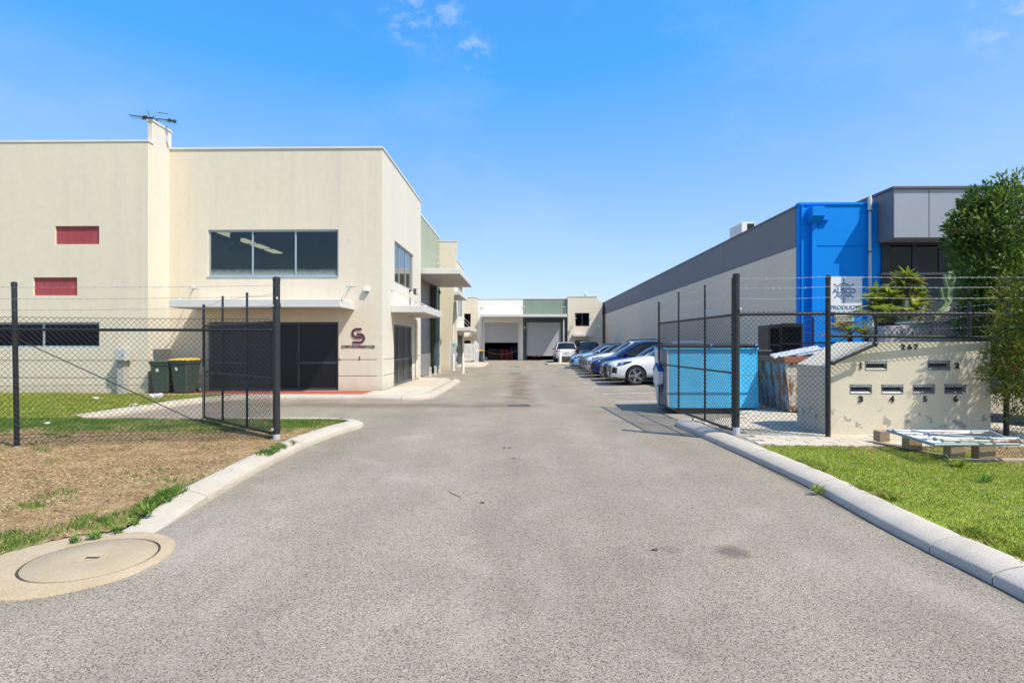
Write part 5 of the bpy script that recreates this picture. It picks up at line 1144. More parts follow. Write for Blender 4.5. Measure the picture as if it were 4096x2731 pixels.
# =================================================================== LETTERBOX WALL
YW = 9.86; WX0 = onY(3312, 1700, YW)[0]; WX1 = onY(3963, 1600, YW)[0]; ZW = onY(3700, 1367, YW)[2]; sx = onY(3503, 1367, YW)[0]; zlo = onY(3312, 1460, YW)[2]
def letter_mat():
    m = bpy.data.materials.new('letterbox_render'); m.use_nodes = True; t = m.node_tree; L = t.links.new; b = t.nodes['Principled BSDF']; b.inputs['Roughness'].default_value = .9
    g = t.nodes.new('ShaderNodeNewGeometry'); sp = t.nodes.new('ShaderNodeSeparateXYZ'); L(g.outputs['Position'], sp.inputs[0])
    def noi(s, d=5, st=None):
        n = t.nodes.new('ShaderNodeTexNoise'); n.inputs['Scale'].default_value = s; n.inputs['Detail'].default_value = d; n.inputs['Roughness'].default_value = .6; L(g.outputs['Position'], n.inputs['Vector']); return n.outputs['Fac']
    def rr(v, a, c, lo=0, hi=1):
        n = t.nodes.new('ShaderNodeMapRange'); n.inputs['From Min'].default_value = a; n.inputs['From Max'].default_value = c; n.inputs['To Min'].default_value = lo; n.inputs['To Max'].default_value = hi; L(v, n.inputs['Value']); return n.outputs[0]
    def mx(f, a, c):
        n = t.nodes.new('ShaderNodeMixRGB'); L(f, n.inputs['Fac']); 
        for k, q in (('Color1', a), ('Color2', c)):
            if isinstance(q, tuple): n.inputs[k].default_value = (*q, 1)
            else: L(q, n.inputs[k])
        return n.outputs[0]
    c = mx(rr(noi(1.6), .3, .7), (.70, .615, .46), (.63, .555, .42))
    c = mx(rr(noi(.9, 6), .5, .72, 0, .5), c, (.58, .49, .34))
    # paint flaking off along the foot of the wall
    fl = t.nodes.new('ShaderNodeMath'); fl.operation = 'MULTIPLY'; L(rr(noi(5.5, 3), .595, .61), fl.inputs[0]); L(rr(sp.outputs['Z'], .58, .50), fl.inputs[1])
    f2 = t.nodes.new('ShaderNodeMath'); f2.operation = 'MULTIPLY'; L(fl.outputs[0], f2.inputs[0]); L(rr(sp.outputs['Z'], .20, .24), f2.inputs[1])
    c = mx(f2.outputs[0], c, (.36, .335, .285))
    # hairline cracks
    v = t.nodes.new('ShaderNodeTexVoronoi'); v.feature = 'DISTANCE_TO_EDGE'; v.inputs['Scale'].default_value = 2.4; L(g.outputs['Position'], v.inputs['Vector'])
    cm = t.nodes.new('ShaderNodeMath'); cm.operation = 'MULTIPLY'; L(rr(v.outputs[0], .0, .012, .5, 0), cm.inputs[0]); L(rr(sp.outputs['Z'], .5, .2), cm.inputs[1])
    c = mx(cm.outputs[0], c, (.2, .17, .12)); L(c, b.inputs['Base Color'])
    bp = t.nodes.new('ShaderNodeBump'); bp.inputs['Strength'].default_value = .3; bp.inputs['Distance'].default_value = .015; L(noi(26, 5), bp.inputs['Height']); L(bp.outputs[0], b.inputs['Normal'])
    return m
M_LB = letter_mat(); MLB = planeY(YW)
LBX = thing('letterbox_wall', 'cream rendered letterbox block with six numbered mail slots and street number 267', 'letterbox', ((WX0+WX1)/2, YW+.5, .1))
boxes = [fy(3460, 1442, 3549, 1482, YW), fy(3710, 1440, 3801, 1482, YW)] + [fy(x, 1535, x+89, 1576, YW) for x in (3399, 3525, 3651, 3776)]
hol = [(b[0]+.012, b[1]-.012, b[2]+.012, b[3]-.012) for b in boxes]
# front face with slot openings plus sloping shoulder
wall('front_wall', M_LB, LBX, MLB, sx, WX1, .05, ZW, hol, t=.10)
A_ = [h for h in hol if h[0] < sx]
w3 = [h for h in hol if h[1] < sx or h[0] < sx]
wall('front_wall', M_LB, LBX, MLB, WX0, sx-.0005, .05, zlo, hol, t=.10)
bt = max(h[3] for h in [(b[0], b[1], b[2], b[3]) for b in boxes])
b1 = hol[0]
shoulder = [(WX0, zlo+.0005), (b1[0], zlo+.0005), (b1[0], b1[3]), (sx-.0005, b1[3]), (sx-.0005, ZW), (sx-.05, ZW)]
MB().prism(shoulder, lambda a, b, d: (a, d, b), YW, YW+.10).build('shoulder_wall', M_LB, LBX)
MB().prism([(WX0, .05), (WX0+.12, .05), (WX0+.12, zlo-.125), (WX0, zlo-.125)], lambda a, b, d: (a, d, b), YW+.102, YW+1.1).build('side_wall', M_LB, LBX)
MB().prism([(WX0, zlo-.02+.0), (sx-.05, ZW), (sx-.05, ZW-.1), (WX0, zlo-.12)], lambda a, b, d: (a, d, b), YW+.102, YW+1.1).build('sloping_top', M_LB, LBX)
BX('top_slab', M_LB, LBX, sx-.0495, WX1, YW+.102, YW+1.1, ZW-.1, ZW); BX('side_wall', M_LB, LBX, WX1-.1, WX1, YW+.102, YW+1.1, .05, ZW-.102); BX('back_wall', M_LB, LBX, WX0+.13, WX1-.11, YW+1.0, YW+1.1, .05, min(zlo-.15, 1.1))
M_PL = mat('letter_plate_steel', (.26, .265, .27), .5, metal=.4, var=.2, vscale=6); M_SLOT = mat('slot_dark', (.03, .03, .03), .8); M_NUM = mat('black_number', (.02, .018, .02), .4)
for i, b in enumerate(boxes):
    w_, h_ = b[1]-b[0], b[3]-b[2]; mb = MB(); g_ = .004
    mb.mbox(MLB, b[0]+g_, b[1]-g_, -.02, .008, b[2]+h_*.66, b[3]-g_); mb.mbox(MLB, b[0]+g_, b[0]+.014, -.02, .006, b[2]+g_, b[2]+h_*.66); mb.mbox(MLB, b[1]-.014, b[1]-g_, -.02, .006, b[2]+g_, b[2]+h_*.66); mb.mbox(MLB, b[0]+.014, b[1]-.014, -.02, .006, b[2]+g_, b[2]+.02)
    pl = mb.build('mail_slot', M_PL, LBX, bevel=.002); pl['label'] = 'steel mail slot plate number %d' % (i+1)
    MB().add([MLB(b[0]+.015, .004, b[2]+.02), MLB(b[1]-.015, .004, b[2]+.02), MLB(b[1]-.015, -.07, b[2]+h_*.50), MLB(b[0]+.015, -.07, b[2]+h_*.50)], [(0,1,2,3)]).build('flap', M_PL, pl, fix=False)
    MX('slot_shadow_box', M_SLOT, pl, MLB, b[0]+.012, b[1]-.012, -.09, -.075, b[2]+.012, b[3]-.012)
    text_mb('LETTERS', MLB, b[0]+w_*.12, b[1]-w_*.14, b[2]+h_*.72, b[3]-h_*.08, .0082, .004, bold=.01).build('lettering', mat('raised_letters', (.62, .64, .66), .35, metal=.6), pl)
nums = [('1', 3435, 3449, 1474, 1450), ('2', 3818, 3836, 1473, 1450), ('3', 3433, 3451, 1608, 1583), ('4', 3557, 3576, 1608, 1582), ('5', 3691, 3707, 1607, 1583), ('6', 3812, 3830, 1606, 1581)]
for s, x0, x1, yb, yt in nums: (lambda *a, bold=0: numeral_one(*a[1:]) if a[0] == '1' else text_mb(*a[:-1], a[-1]-a[-2], bold=bold))(s, MLB, onY(x0, 1500, YW)[0], onY(x1, 1500, YW)[0], onY(3650, yb, YW)[2], onY(3650, yt, YW)[2], .004, .016, bold=.03).build('number', M_NUM, LBX)
for i, s in enumerate('267'): text_mb(s, MLB, onY(3603+i*26, 1500, YW)[0], onY(3620+i*26, 1500, YW)[0], onY(3650, 1398, YW)[2], onY(3650, 1376, YW)[2], .004, .012, bold=.03).build('number', M_NUM, LBX)

# ---- electrical cabinets behind the fence
M_CABG = mat('cabinet_grey', (.47, .47, .455), .5, var=.06)
YC = 12.9; MC = planeY(YC)
t_ = thing('electrical_cabinet', 'row of grey steel electrical cabinets with a low roof behind the letterbox wall', 'cabinet', (9.4, YC+.3, .1))
cz = onY(3700, 1285, YC)[2]
for (x0, x1, yt, mm_, vent) in ((3528, 3600, 1304, M_CABG, 0), (3602, 3660, 1300, M_CABG, 0), (3662, 3728, 1294, M_CABG, 0), (3732, 3858, 1290, M_CABG, 0), (3860, 3943, 1287, M_CABG, 1)):
    a = onY(x0, 1300, YC)[0]; b = onY(x1, 1300, YC)[0]; z = onY(3700, yt, YC)[2]
    o = BX('cabinet_body', mm_, t_, a, b, YC, YC+.5, .05, z, bevel=.008); BX('cabinet_door', mm_, o, a+.03, b-.03, YC-.014, YC-.001, .2, z-.05, bevel=.005); BX('door_lock', M_DKFRAME, o, b-.08, b-.06, YC-.022, YC-.015, 1.9, 1.96)
    if vent:
        for c_ in range(3):
            for r_ in range(4): BX('vent_slot', M_SLOT, o, a+.20+c_*.08, a+.25+c_*.08, YC-.018, YC-.0145, z-.42+r_*.05, z-.40+r_*.05)
MB().prism([(onY(3650, 1290, YC)[0], 0), (onY(3960, 1280, YC)[0], .06), (onY(3960, 1280, YC)[0], .10), (onY(3650, 1290, YC)[0], .04)], lambda a, b, d: (a, d, b+onY(3700, 1292, YC)[2]), YC-.06, YC+.6).build('cabinet_roof', M_FASCIA, t_)
M_DCRATE = mat('black_plastic', (.022, .023, .026), .45, var=.2)

# =================================================================== BINS
M_SKY = mat('sky_blue_paint', (.10, .60, .93), .5, spec=.25, col2=(.07, .47, .82), vscale=2.2, stretch=(1, 1, .35), fine=.07, fscale=14)
M_DBLUE = mat('deep_blue_paint', (.012, .11, .40), .45)
M_PALEB = mat('pale_panel_paint', (.64, .66, .66), .5)
M_RUB = mat('rubber', (.02, .02, .02), .8)
b0 = onZ(2685, 1652, .0); b1_ = onZ(3040, 1640, .06)
yb = 13.55; bx0 = onY(2672, 1500, yb)[0]; bx1 = onY(3034, 1500, yb)[0]; bz0 = onY(2850, 1632, yb)[2]; bz1 = onY(2850, 1398, yb)[2]; bd = 1.35
SK = thing('skip_bin', 'sky blue steel front-lift skip bin on castors behind the right gate', 'bin', ((bx0+bx1)/2, yb+.7, 0))
MB().prism([(yb-.02, bz0), (yb+bd-.25, bz0), (yb+bd, bz0+.45), (yb+bd, bz1), (yb+.07, bz1)], lambda a, b, d: (d, a, b), bx0+.03, bx1-.03).build('body', M_SKY, SK, bevel=.012)
for x in (bx0, bx1-.03): MB().prism([(yb-.02, bz0), (yb+bd-.25, bz0), (yb+bd, bz0+.45), (yb+bd, bz1), (yb+.07, bz1)], lambda a, b, d: (d, a, b), x, x+.029).build('end_plate', M_PALEB if x < bx0+.1 else M_SKY, SK)
BX('top_flange', M_SKY, SK, bx0-.02, bx1+.02, yb+.02, yb+bd+.03, bz1+.001, bz1+.045, bevel=.006)
BX('stiffener', M_SKY, SK, bx0+.01, bx1-.01, yb-.035, yb-.012, bz0+.40, bz0+.412)
for k in range(2):
    x0 = bx0+.02+k*(bx1-bx0)/2; x1 = x0+(bx1-bx0)/2-.04
    MB().prism([(yb+.05, bz1+.05), (yb+bd, bz1+.05), (yb+bd, bz1+.09), (yb+.7, bz1+.15), (yb+.05, bz1+.09)], lambda a, b, d: (d, a, b), x0, x1).build('lid', M_DCRATE, SK, bevel=.015)
    MB().tube([(x0-.01, yb+.03, bz1+.09), (x1+.02, yb+.03, bz1+.09)], .03, 10).build('hinge_bar', M_RUB, SK, smooth=True)
    MB().tube([(x1-.06, yb+.03, bz1+.09), (x1, yb+.03, bz1+.09)], .055, 12).build('hinge_knuckle', M_DBLUE, SK, smooth=True)
# side lifting pocket with pale face and blue diamond
MB().prism([(yb+.40, .70), (yb+.68, .62), (yb+.95, .70), (yb+.95, 1.0), (yb+.68, 1.16), (yb+.40, 1.0)], lambda a, b, d: (d, a, b), bx0-.13, bx0-.003).build('lifting_pocket', M_PALEB, SK, bevel=.008)
MB().prism([(yb+.39, 1.005), (yb+.68, 1.17), (yb+.96, 1.005), (yb+.96, 1.03), (yb+.68, 1.20), (yb+.39, 1.03)], lambda a, b, d: (d, a, b), bx0-.145, bx0-.003).build('pocket_top', M_DBLUE, SK)
c = (yb+.35, .75)
MB().prism([(0, .34), (.26, 0), (0, -.34), (-.26, 0)], lambda a, b, d: (d, yb+.62+a, .72+b), bx0-.012, bx0-.002).build('diamond_mark', M_DBLUE, SK)
for (x, y) in ((bx0+.22, yb+.18), (bx1-.35, yb+.18), (bx0+.22, yb+bd-.4), (bx1-.35, yb+bd-.4)):
    q = MB().tube([(x-.03, y, .10), (x+.03, y, .10)], .10, 14).build('castor', M_RUB, SK, smooth=True); MB().box(x-.05, x+.05, y-.05, y+.05, .17, bz0-.002).build('fork', M_DKFRAME, q)
BX('foot', M_SKY, SK, bx1-.1, bx1-.04, yb+.05, yb+.15, .116, bz0-.001)
# rusty bin
def rust_mat(name, paint, amount):
    m = bpy.data.materials.new(name); m.use_nodes = True; t = m.node_tree; L = t.links.new; b = t.nodes['Principled BSDF']; b.inputs['Roughness'].default_value = .8
    g = t.nodes.new('ShaderNodeNewGeometry'); mpn = t.nodes.new('ShaderNodeMapping'); mpn.inputs['Scale'].default_value = (1.6, 1.6, .55); L(g.outputs['Position'], mpn.inputs[0])
    n = t.nodes.new('ShaderNodeTexNoise'); n.inputs['Scale'].default_value = 3.4; n.inputs['Detail'].default_value = 9; n.inputs['Roughness'].default_value = .68; L(mpn.outputs[0], n.inputs['Vector'])
    cr = t.nodes.new('ShaderNodeValToRGB'); e = cr.color_ramp.elements; e[0].position = amount; e[0].color = (*paint, 1); e[1].position = min(.99, amount+.16); e[1].color = (.16, .055, .02, 1)
    for p, c in ((amount-.10, paint), (amount+.03, tuple(.6*q+.1 for q in paint)), (amount+.07, (.33, .14, .05))): x = e.new(p); x.color = (*c, 1)
    L(n.outputs['Fac'], cr.inputs[0]); L(cr.outputs[0], b.inputs['Base Color'])
    bp = t.nodes.new('ShaderNodeBump'); bp.inputs['Strength'].default_value = .3; bp.inputs['Distance'].default_value = .01; L(n.outputs['Fac'], bp.inputs['Height']); L(bp.outputs[0], b.inputs['Normal']); return m
R_BL = rust_mat('rusty_faded_blue', (.26, .36, .45), .46); R_CR = rust_mat('rusty_cream', (.66, .60, .47), .445); R_OR = rust_mat('rusty_orange', (.40, .13, .05), .5)
yr = 12.95; rx0 = onY(3140, 1500, yr)[0]; rz1 = onY(3200, 1432, yr)[2]; rx1 = rx0+2.3; rd = 1.5
RB_ = thing('scrap_bin', 'rusty faded blue and cream steel scrap bin full of white packaging sheets', 'bin', (rx0+1, yr+.7, .1))
MB().prism([(rx0+.12, .14), (rx1-.1, .14), (rx1, rz1), (rx0, rz1)], lambda a, b, d: (a, d, b), yr, yr+.03).build('front_plate', R_CR, RB_, bevel=.004)
MB().prism([(yr+.031, .14), (yr+rd-.1, .14), (yr+rd, rz1), (yr+.031, rz1)], lambda a, b, d: (rx0+.12*(1-(b-.14)/(rz1-.14))+d, a, b), 0, .03).build('side_plate', R_BL, RB_, bevel=.004)
MB().prism([(yr+.031, .14), (yr+rd-.1, .14), (yr+rd, rz1), (yr+.031, rz1)], lambda a, b, d: (rx1-.1*(1-(b-.14)/(rz1-.14))-d, a, b), 0, .03).build('side_plate', R_BL, RB_)
BX('back_plate', R_BL, RB_, rx0+.04, rx1-.04, yr+rd-.1, yr+rd-.05, .14, rz1-.002); BX('floor_plate', R_OR, RB_, rx0+.15, rx1-.15, yr+.04, yr+rd-.12, .12, .139)
BX('rim', R_OR, RB_, rx0-.04, rx1+.04, yr-.05, yr+.0295, rz1-.10, rz1+.03, bevel=.006); BX('rim', R_OR, RB_, rx0-.05, rx0+.0, yr+.031, yr+rd, rz1-.10, rz1+.03, bevel=.006)
for f in (0.42, .75): x = rx0+(rx1-rx0)*f; BX('rib', R_CR, RB_, x, x+.05, yr-.035, yr-.001, .18, rz1-.11)
# printed foam sheets
def sheet_mat():
    m = bpy.data.materials.new('printed_sheet'); m.use_nodes = True; t = m.node_tree; L = t.links.new; b = t.nodes['Principled BSDF']; b.inputs['Roughness'].default_value = .55
    tcn = t.nodes.new('ShaderNodeTexCoord'); w = t.nodes.new('ShaderNodeTexWave'); w.inputs['Scale'].default_value = 5.5; w.inputs['Distortion'].default_value = .6; w.bands_direction = 'X'; L(tcn.outputs['Object'], w.inputs['Vector'])
    n = t.nodes.new('ShaderNodeTexNoise'); n.inputs['Scale'].default_value = 26; L(tcn.outputs['Object'], n.inputs['Vector'])
    mu = t.nodes.new('ShaderNodeMath'); mu.operation = 'MULTIPLY'; L(w.outputs['Fac'], mu.inputs[0]); L(n.outputs['Fac'], mu.inputs[1])
    cr = t.nodes.new('ShaderNodeValToRGB'); cr.color_ramp.elements[0].position = .26; cr.color_ramp.elements[0].color = (.78, .79, .80, 1); cr.color_ramp.elements[1].position = .32; cr.color_ramp.elements[1].color = (.13, .17, .2, 1); L(mu.outputs[0], cr.inputs[0]); L(cr.outputs[0], b.inputs['Base Color']); return m
M_SHEET = sheet_mat()
gsh = 'white printed sheets in the rusty bin'
for i, (px, py, px2, py2, dy, lab) in enumerate(((3100, 1432, 3340, 1386, .25, 'lowest long white printed foam sheet leaning in the rusty bin'), (3200, 1428, 3450, 1374, .5, 'upper white printed foam sheet sloping up towards the letterbox wall'), (3260, 1420, 3500, 1384, .75, 'short white printed foam sheet at the back right of the rusty bin'))):
    a = Vector(onY(px, py, yr+dy)); b = Vector(onY(px2, py2, yr+dy)); u = (b-a); L_ = u.length; u.normalize()
    mb = MB().box(0, L_*.8, 0, .26, -.028, 0); o = mb.build('foam_sheet', M_SHEET, None, local=True, bevel=.004); tag(o, lab, 'sheet', gsh)
    o.location = a; o.rotation_euler = (math.radians(20-3*i), -math.asin(u.z), 0)
# black crates / cage behind the bin
t_ = thing('plastic_crate', 'tall black open-sided plastic stillage against the beige wall behind the skip bins', 'crate', (0, 0, 0)); yk = 15.2
for (x0, x1, yt, ybm) in ((3074, 3127, 1300, 1430), (3118, 3212, 1295, 1430)):
    a = onY(x0, 1300, yk)[0]; b = onY(x1, 1300, yk)[0]; z1 = onY(3140, yt, yk)[2]; z0 = .05; dpt = .7
    BX('back_panel', M_DCRATE, t_, a+.01, b-.01, yk+dpt-.03, yk+dpt, z0, z1)
    for x in (a, b-.05): BX('corner_post', M_DCRATE, t_, x, x+.05, yk, yk+dpt-.031, z0, z1-.001, bevel=.006)
    for z in (z1-.09, z1-.55, z1-1.05, .3): BX('shelf', M_DCRATE, t_, a+.051, b-.051, yk+.005, yk+dpt-.04, z, z+.035)
    BX('top_rim', M_DCRATE, t_, a+.05, b-.05, yk-.004, yk+.03, z1-.06, z1+.02)
M_CARD = mat('cardboard', (.45, .38, .29), .8, var=.2); 
tag(BX('bin_lid', M_DCRATE, None, onY(3020, 1400, 14.9)[0], onY(3090, 1400, 14.9)[0], 14.9, 15.1, .1, onY(3050, 1400, 14.9)[2], bevel=.02), 'low black lidded tub between the blue skip and the black stillage', 'tub')

# ---- wheelie bins
M_BING = mat('bin_green', (.05, .075, .058), .5, var=.15); M_BINL = mat('bin_light_green', (.055, .19, .05), .5, var=.15); M_YLID = mat('bin_yellow', (.78, .42, .01), .45)
def wheelie(lab, x, y, z, rz, body, lid, s=1.0, grp='wheelie bins'):
    t_ = thing('wheelie_bin', lab, 'bin', (x, y, z), rz, grp); B_ = lambda mb, n, m, par=t_, **k: mb.build(n, m, par, local=True, **k)
    h = .98*s; w0, w1 = .22*s, .285*s; d0, d1 = .24*s, .33*s
    mb = MB(); rows = [(0.03, w0, d0), (.12*s, w0+.01, d0+.01), (h*.6, (w0+w1)/2+.006, (d0+d1)/2), (h-.10*s, w1-.008, d1-.015), (h-.09*s, w1+.012, d1+.005), (h, w1+.018, d1+.01)]
    for (zz, w, d) in rows:
        c = .04*s; mb.v += [(-w+c, -d, zz), (w-c, -d, zz), (w, -d+c, zz), (w, d-c, zz), (w-c, d, zz), (-w+c, d, zz), (-w, d-c, zz), (-w, -d+c, zz)]
    for i in range(len(rows)-1):
        for j in range(8): mb.f.append((i*8+j, i*8+(j+1) % 8, (i+1)*8+(j+1) % 8, (i+1)*8+j)); mb.m.append(0)
    mb.f += [tuple(range(7, -1, -1)), tuple(range(40, 48))]; mb.m += [0, 0]; bo = B_(mb, 'body', body, bevel=.008)
    mb = MB(); w, d = w1+.03, d1+.03
    mb.add([(-w, -d, h+.002), (w, -d, h+.002), (w, d, h+.002), (-w, d, h+.002), (-w+.01, -d+.01, h+.035), (w-.01, -d+.01, h+.035), (w-.01, d, h+.06), (-w+.01, d, h+.06), (-w*.6, -d*.5, h+.065), (w*.6, -d*.5, h+.065), (w*.6, d*.8, h+.08), (-w*.6, d*.8, h+.08)], [(0,3,2,1), (0,1,5,4), (1,2,6,5), (2,3,7,6), (3,0,4,7), (4,5,9,8), (5,6,10,9), (6,7,11,10), (7,4,8,11), (8,9,10,11)]); B_(mb, 'lid', lid, bevel=.008)
    B_(MB().tube([(-w1+.03, d1+.07, h-.02), (w1-.03, d1+.07, h-.02)], .018, 8), 'handle', body, smooth=True)
    for sx_ in (-1, 1): q = B_(MB().tube([(sx_*(w0+.02), d0, .1), (sx_*(w0+.08), d0, .1)], .1, 18), 'wheel', M_RUB, smooth=True); MB().tube([(sx_*(w0+.081), d0, .1), (sx_*(w0+.088), d0, .1)], .055, 14).build('hub', mat('wheel_grey', (.2, .24, .3), .5), q, local=True)
    mb = MB(); mb.mbox(lambda a, dd, zz: (a, -(d0+(d1-d0)*(zz/h))-dd, zz), -.10*s, -.02*s, .004, .007, h*.70, h*.80); q = B_(mb, 'stamp', M_WPL)
    return t_
p = onZ(745, 1571, .12); wheelie('dark green wheelie bin with green lid beside the cream fin wall', onY(645, 1500, 17.6)[0], 17.75, .12, 0.12, M_BING, M_BING)
wheelie('dark green wheelie bin with bright yellow lid in front of the entrance glass', onY(735, 1500, 17.65)[0], 17.75, .12, -.12, M_BING, M_YLID, 1.06)
wheelie('light green wheelie bin at the far end beside the wrapped cartons', onY(1899, 1440, 51.5)[0], 51.5, 0, .3, M_BINL, M_BINL)
wheelie('dark green wheelie bin with yellow lid beside the far left roller door', onY(1919, 1440, 51.2)[0], 51.2, 0, -.2, M_BING, M_YLID, 1.02)

# ---- bollards
M_WBOL = mat('bollard_white', (.74, .73, .70), .6, var=.12, vscale=5)
def bollard(lab, px, pyb, pyt, r=.055):
    b = onZ(px, pyb); zt_ = onY(px, pyt, b[1])[2]; t_ = thing('bollard', lab, 'bollard', (b[0], b[1], 0), group='white steel bollards')
    MB().lathe([(r, 0), (r, zt_-.02), (r*.9, zt_), (.0005, zt_+.005)], (0, 0, 0), n=16).build('tube', M_WBOL, t_, local=True, smooth=True); MB().lathe([(r+.04, -.01), (r+.04, .012), (r+.001, .02)], (0, 0, 0), n=16).build('base_plate', M_WBOL, t_, local=True)
bollard('white bollard closer to the driveway, in front of the second unit', 1852, 1492, 1428, .085); bollard('white bollard beside the tapered cream fin wall', 1813.5, 1481, 1416, .085); bollard('white bollard on the far island behind the white car', 2240.5, 1458, 1411, .12)
for i, (px, pyb, pyt) in enumerate(((1721, 1507, 1468), (1741.5, 1501, 1464), (1759, 1495, 1460))):
    b = onZ(px, pyb); z_ = onY(px, pyt, b[1])[2]; t_ = thing('guard_post', '%s of three short white posts with a red reflector in front of the roller door' % ('nearest', 'middle', 'farthest')[i], 'post', (b[0], b[1], 0), group='short white guard posts')
    BX('plate', M_WBOL, t_, -.055, .055, -.03, .03, 0, z_, local=True, bevel=.006); MB().lathe([(.022, 0), (.022, .006), (.0005, .008)], (0, -.0385, z_*.72), axis='y', n=12).build('reflector', mat('red_reflector', (.5, .01, .02), .3), t_, local=True)

# ---- air-conditioner by the second unit
q0 = onX(1803, 1443, -4.3); t_ = thing('condenser_unit', 'grey upright air-conditioning condenser beside the second unit door', 'air conditioner', (-4.9, 38.6, .0))
BX('casing', M_MET, t_, -5.1, -4.45, 38.4, 38.8, .25, 1.75, bevel=.012); BX('plinth', M_KERB2, t_, -5.1, -4.45, 38.35, 38.85, 0, .24)
for z in (.65, 1.3): MB().lathe([(.26, 0), (.26, .02), (.05, .03), (.0005, .03)], (-4.44, 38.6, z), axis='x', n=20).build('fan_grille', M_DKFRAME, t_)
BX('maker_sticker', mat('sticker_cyan', (.05, .45, .6), .4), t_, -4.75, -4.6, 38.392, 38.399, 1.5, 1.65)

# ---- wrapped cartons
M_CTN = mat('white_carton', (.70, .69, .68), .7, var=.08, vscale=4); cw, ch = .42, .36; x0c = -4.88; gct = 'white cartons stacked on a pallet at the second unit'
rows_ = ('bottom', 'second', 'third', 'top')
for r_ in range(4):
    for c_ in range(2):
        o = BX('carton', M_CTN, None, x0c+c_*cw+.004, x0c+(c_+1)*cw-.004, 47.0+random.uniform(-.02, .02), 47.5, .25+r_*ch, .25+(r_+1)*ch-.006, bevel=.006)
        tag(o, '%s-row white carton on the %s of the wrapped stack at the second unit' % (rows_[r_], 'left' if c_ == 0 else 'right'), 'carton', gct)
        MB().add([(x0c+c_*cw+.10, 46.97, .25+r_*ch+.08), (x0c+c_*cw+.14, 46.97, .25+r_*ch+.08), (x0c+c_*cw+.14, 46.97, .25+r_*ch+.13), (x0c+c_*cw+.10, 46.97, .25+r_*ch+.13)], [(0,1,2,3)]).build('printed_mark', M_CARD, o, fix=False)
M_WRAP = bpy.data.materials.new('stretch_wrap'); M_WRAP.use_nodes = True; t = M_WRAP.node_tree; b = t.nodes['Principled BSDF']; b.inputs['Base Color'].default_value = (.8, .8, .84, 1); b.inputs['Roughness'].default_value = .25; b.inputs['Alpha'].default_value = .55
mb = MB(); n = 14
for i in range(n+1):
    for j in range(9):
        z = .13+j*.21; f = i/n; jx = random.uniform(-.03, .03); mb.v.append((x0c+2*cw+.02+.38*f+jx, 46.95+.5*f+random.uniform(-.05, .05), z+random.uniform(-.02, .02)+(.1*math.sin(5*f) if j == 8 else 0)))
for i in range(n):
    for j in range(8): mb.f.append((i*9+j, (i+1)*9+j, (i+1)*9+j+1, i*9+j+1)); mb.m.append(0)
tag(mb.build('stretch_wrap', M_WRAP, None, fix=False), 'crumpled clear plastic wrap hanging off the white carton stack', 'plastic wrap')
# ---- pallets
def pallet(lab, cat, loc, rz, m, w=1.16, d=1.16, h=.15, grp=None):
    t_ = thing('pallet', lab, cat, loc, rz, grp)
    for i in range(3): x = -w/2+i*(w-.09)/2; BX('bearer', m, t_, x, x+.09, -d/2, d/2, .022, h-.022, local=True)
    for i in range(5): y = -d/2+i*(d-.1)/4; BX('deck_board', m, t_, -w/2, w/2, y, y+.10, h-.021, h, local=True)
    for i in range(2): y = -d/2+i*(d-.1); BX('bottom_board', m, t_, -w/2, w/2, y, y+.1, 0, .021, local=True)
    return t_
M_RPAL = mat('pallet_red', (.22, .03, .035), .8, var=.3); M_BPAL = mat('pallet_blue', (.01, .10, .38), .8, var=.3)
xr_ = onY(2028, 1440, YB+1.2)[0]; xb_ = onY(2063, 1440, YB+1.9)[0]
ordw = ('lowest', 'second-lowest', 'third-lowest', 'fourth-lowest', 'fifth-lowest', 'sixth-lowest', 'seventh-lowest', 'second-highest', 'topmost')
for i in range(7): pallet('%s red pallet in the stack inside the open far doorway' % (ordw[i] if i < 6 else 'topmost'), 'pallet', (xr_, YB+1.2, .03+i*.152), 0, M_RPAL, grp='stack of red pallets')
for i in range(9): pallet('%s blue pallet in the stack inside the open far doorway' % ordw[i], 'pallet', (xb_, YB+2.0, .03+i*.152), 0, M_BPAL, grp='stack of blue pallets')
tag(MB().tube([(o1[0]+(o1[1]-o1[0])*i/12, YB+.1, 1.0-1.6*(i/12)*(1-i/12)) for i in range(13)], .011, 6).build('barrier_rope', mat('rope_yellow', (.55, .36, .06), .7)), 'sagging yellow rope strung across the half-open roller doorway', 'rope')
for i, (px, y, z1, w, lab) in enumerate(((1968, YB+4, 1.15, .9, 'dim grey shrink-wrapped pallet load deep inside the open doorway'), (1992, YB+5, 1.05, 1.2, 'dim brown carton stack deep inside the open doorway'), (1944, YB+1, .55, .3, 'pale bucket just inside the open doorway'))):
    x = onY(px, 1430, y)[0]; t_ = thing('stored_goods' if i < 2 else 'bucket', lab, 'goods' if i < 2 else 'bucket', (x, y, .02))
    if i < 2:
        for k in range(3): BX('carton_layer', M_CARD if i else M_INT, t_, x-w/2+random.uniform(0, .03), x+w/2, y-.4, y+.4, .03+k*z1/3, .02+(k+1)*z1/3, bevel=.01)
    else: MB().lathe([(.11, 0), (.14, .32), (.125, .32), (.10, .02)], (x, y, .02), n=16).build('pail', M_WPL, t_, smooth=True); MB().tube([(x-.14, y, .33), (x-.07, y-.1, .27), (x+.07, y-.1, .27), (x+.14, y, .33)], .006, 6).build('bail', M_RODS, t_)
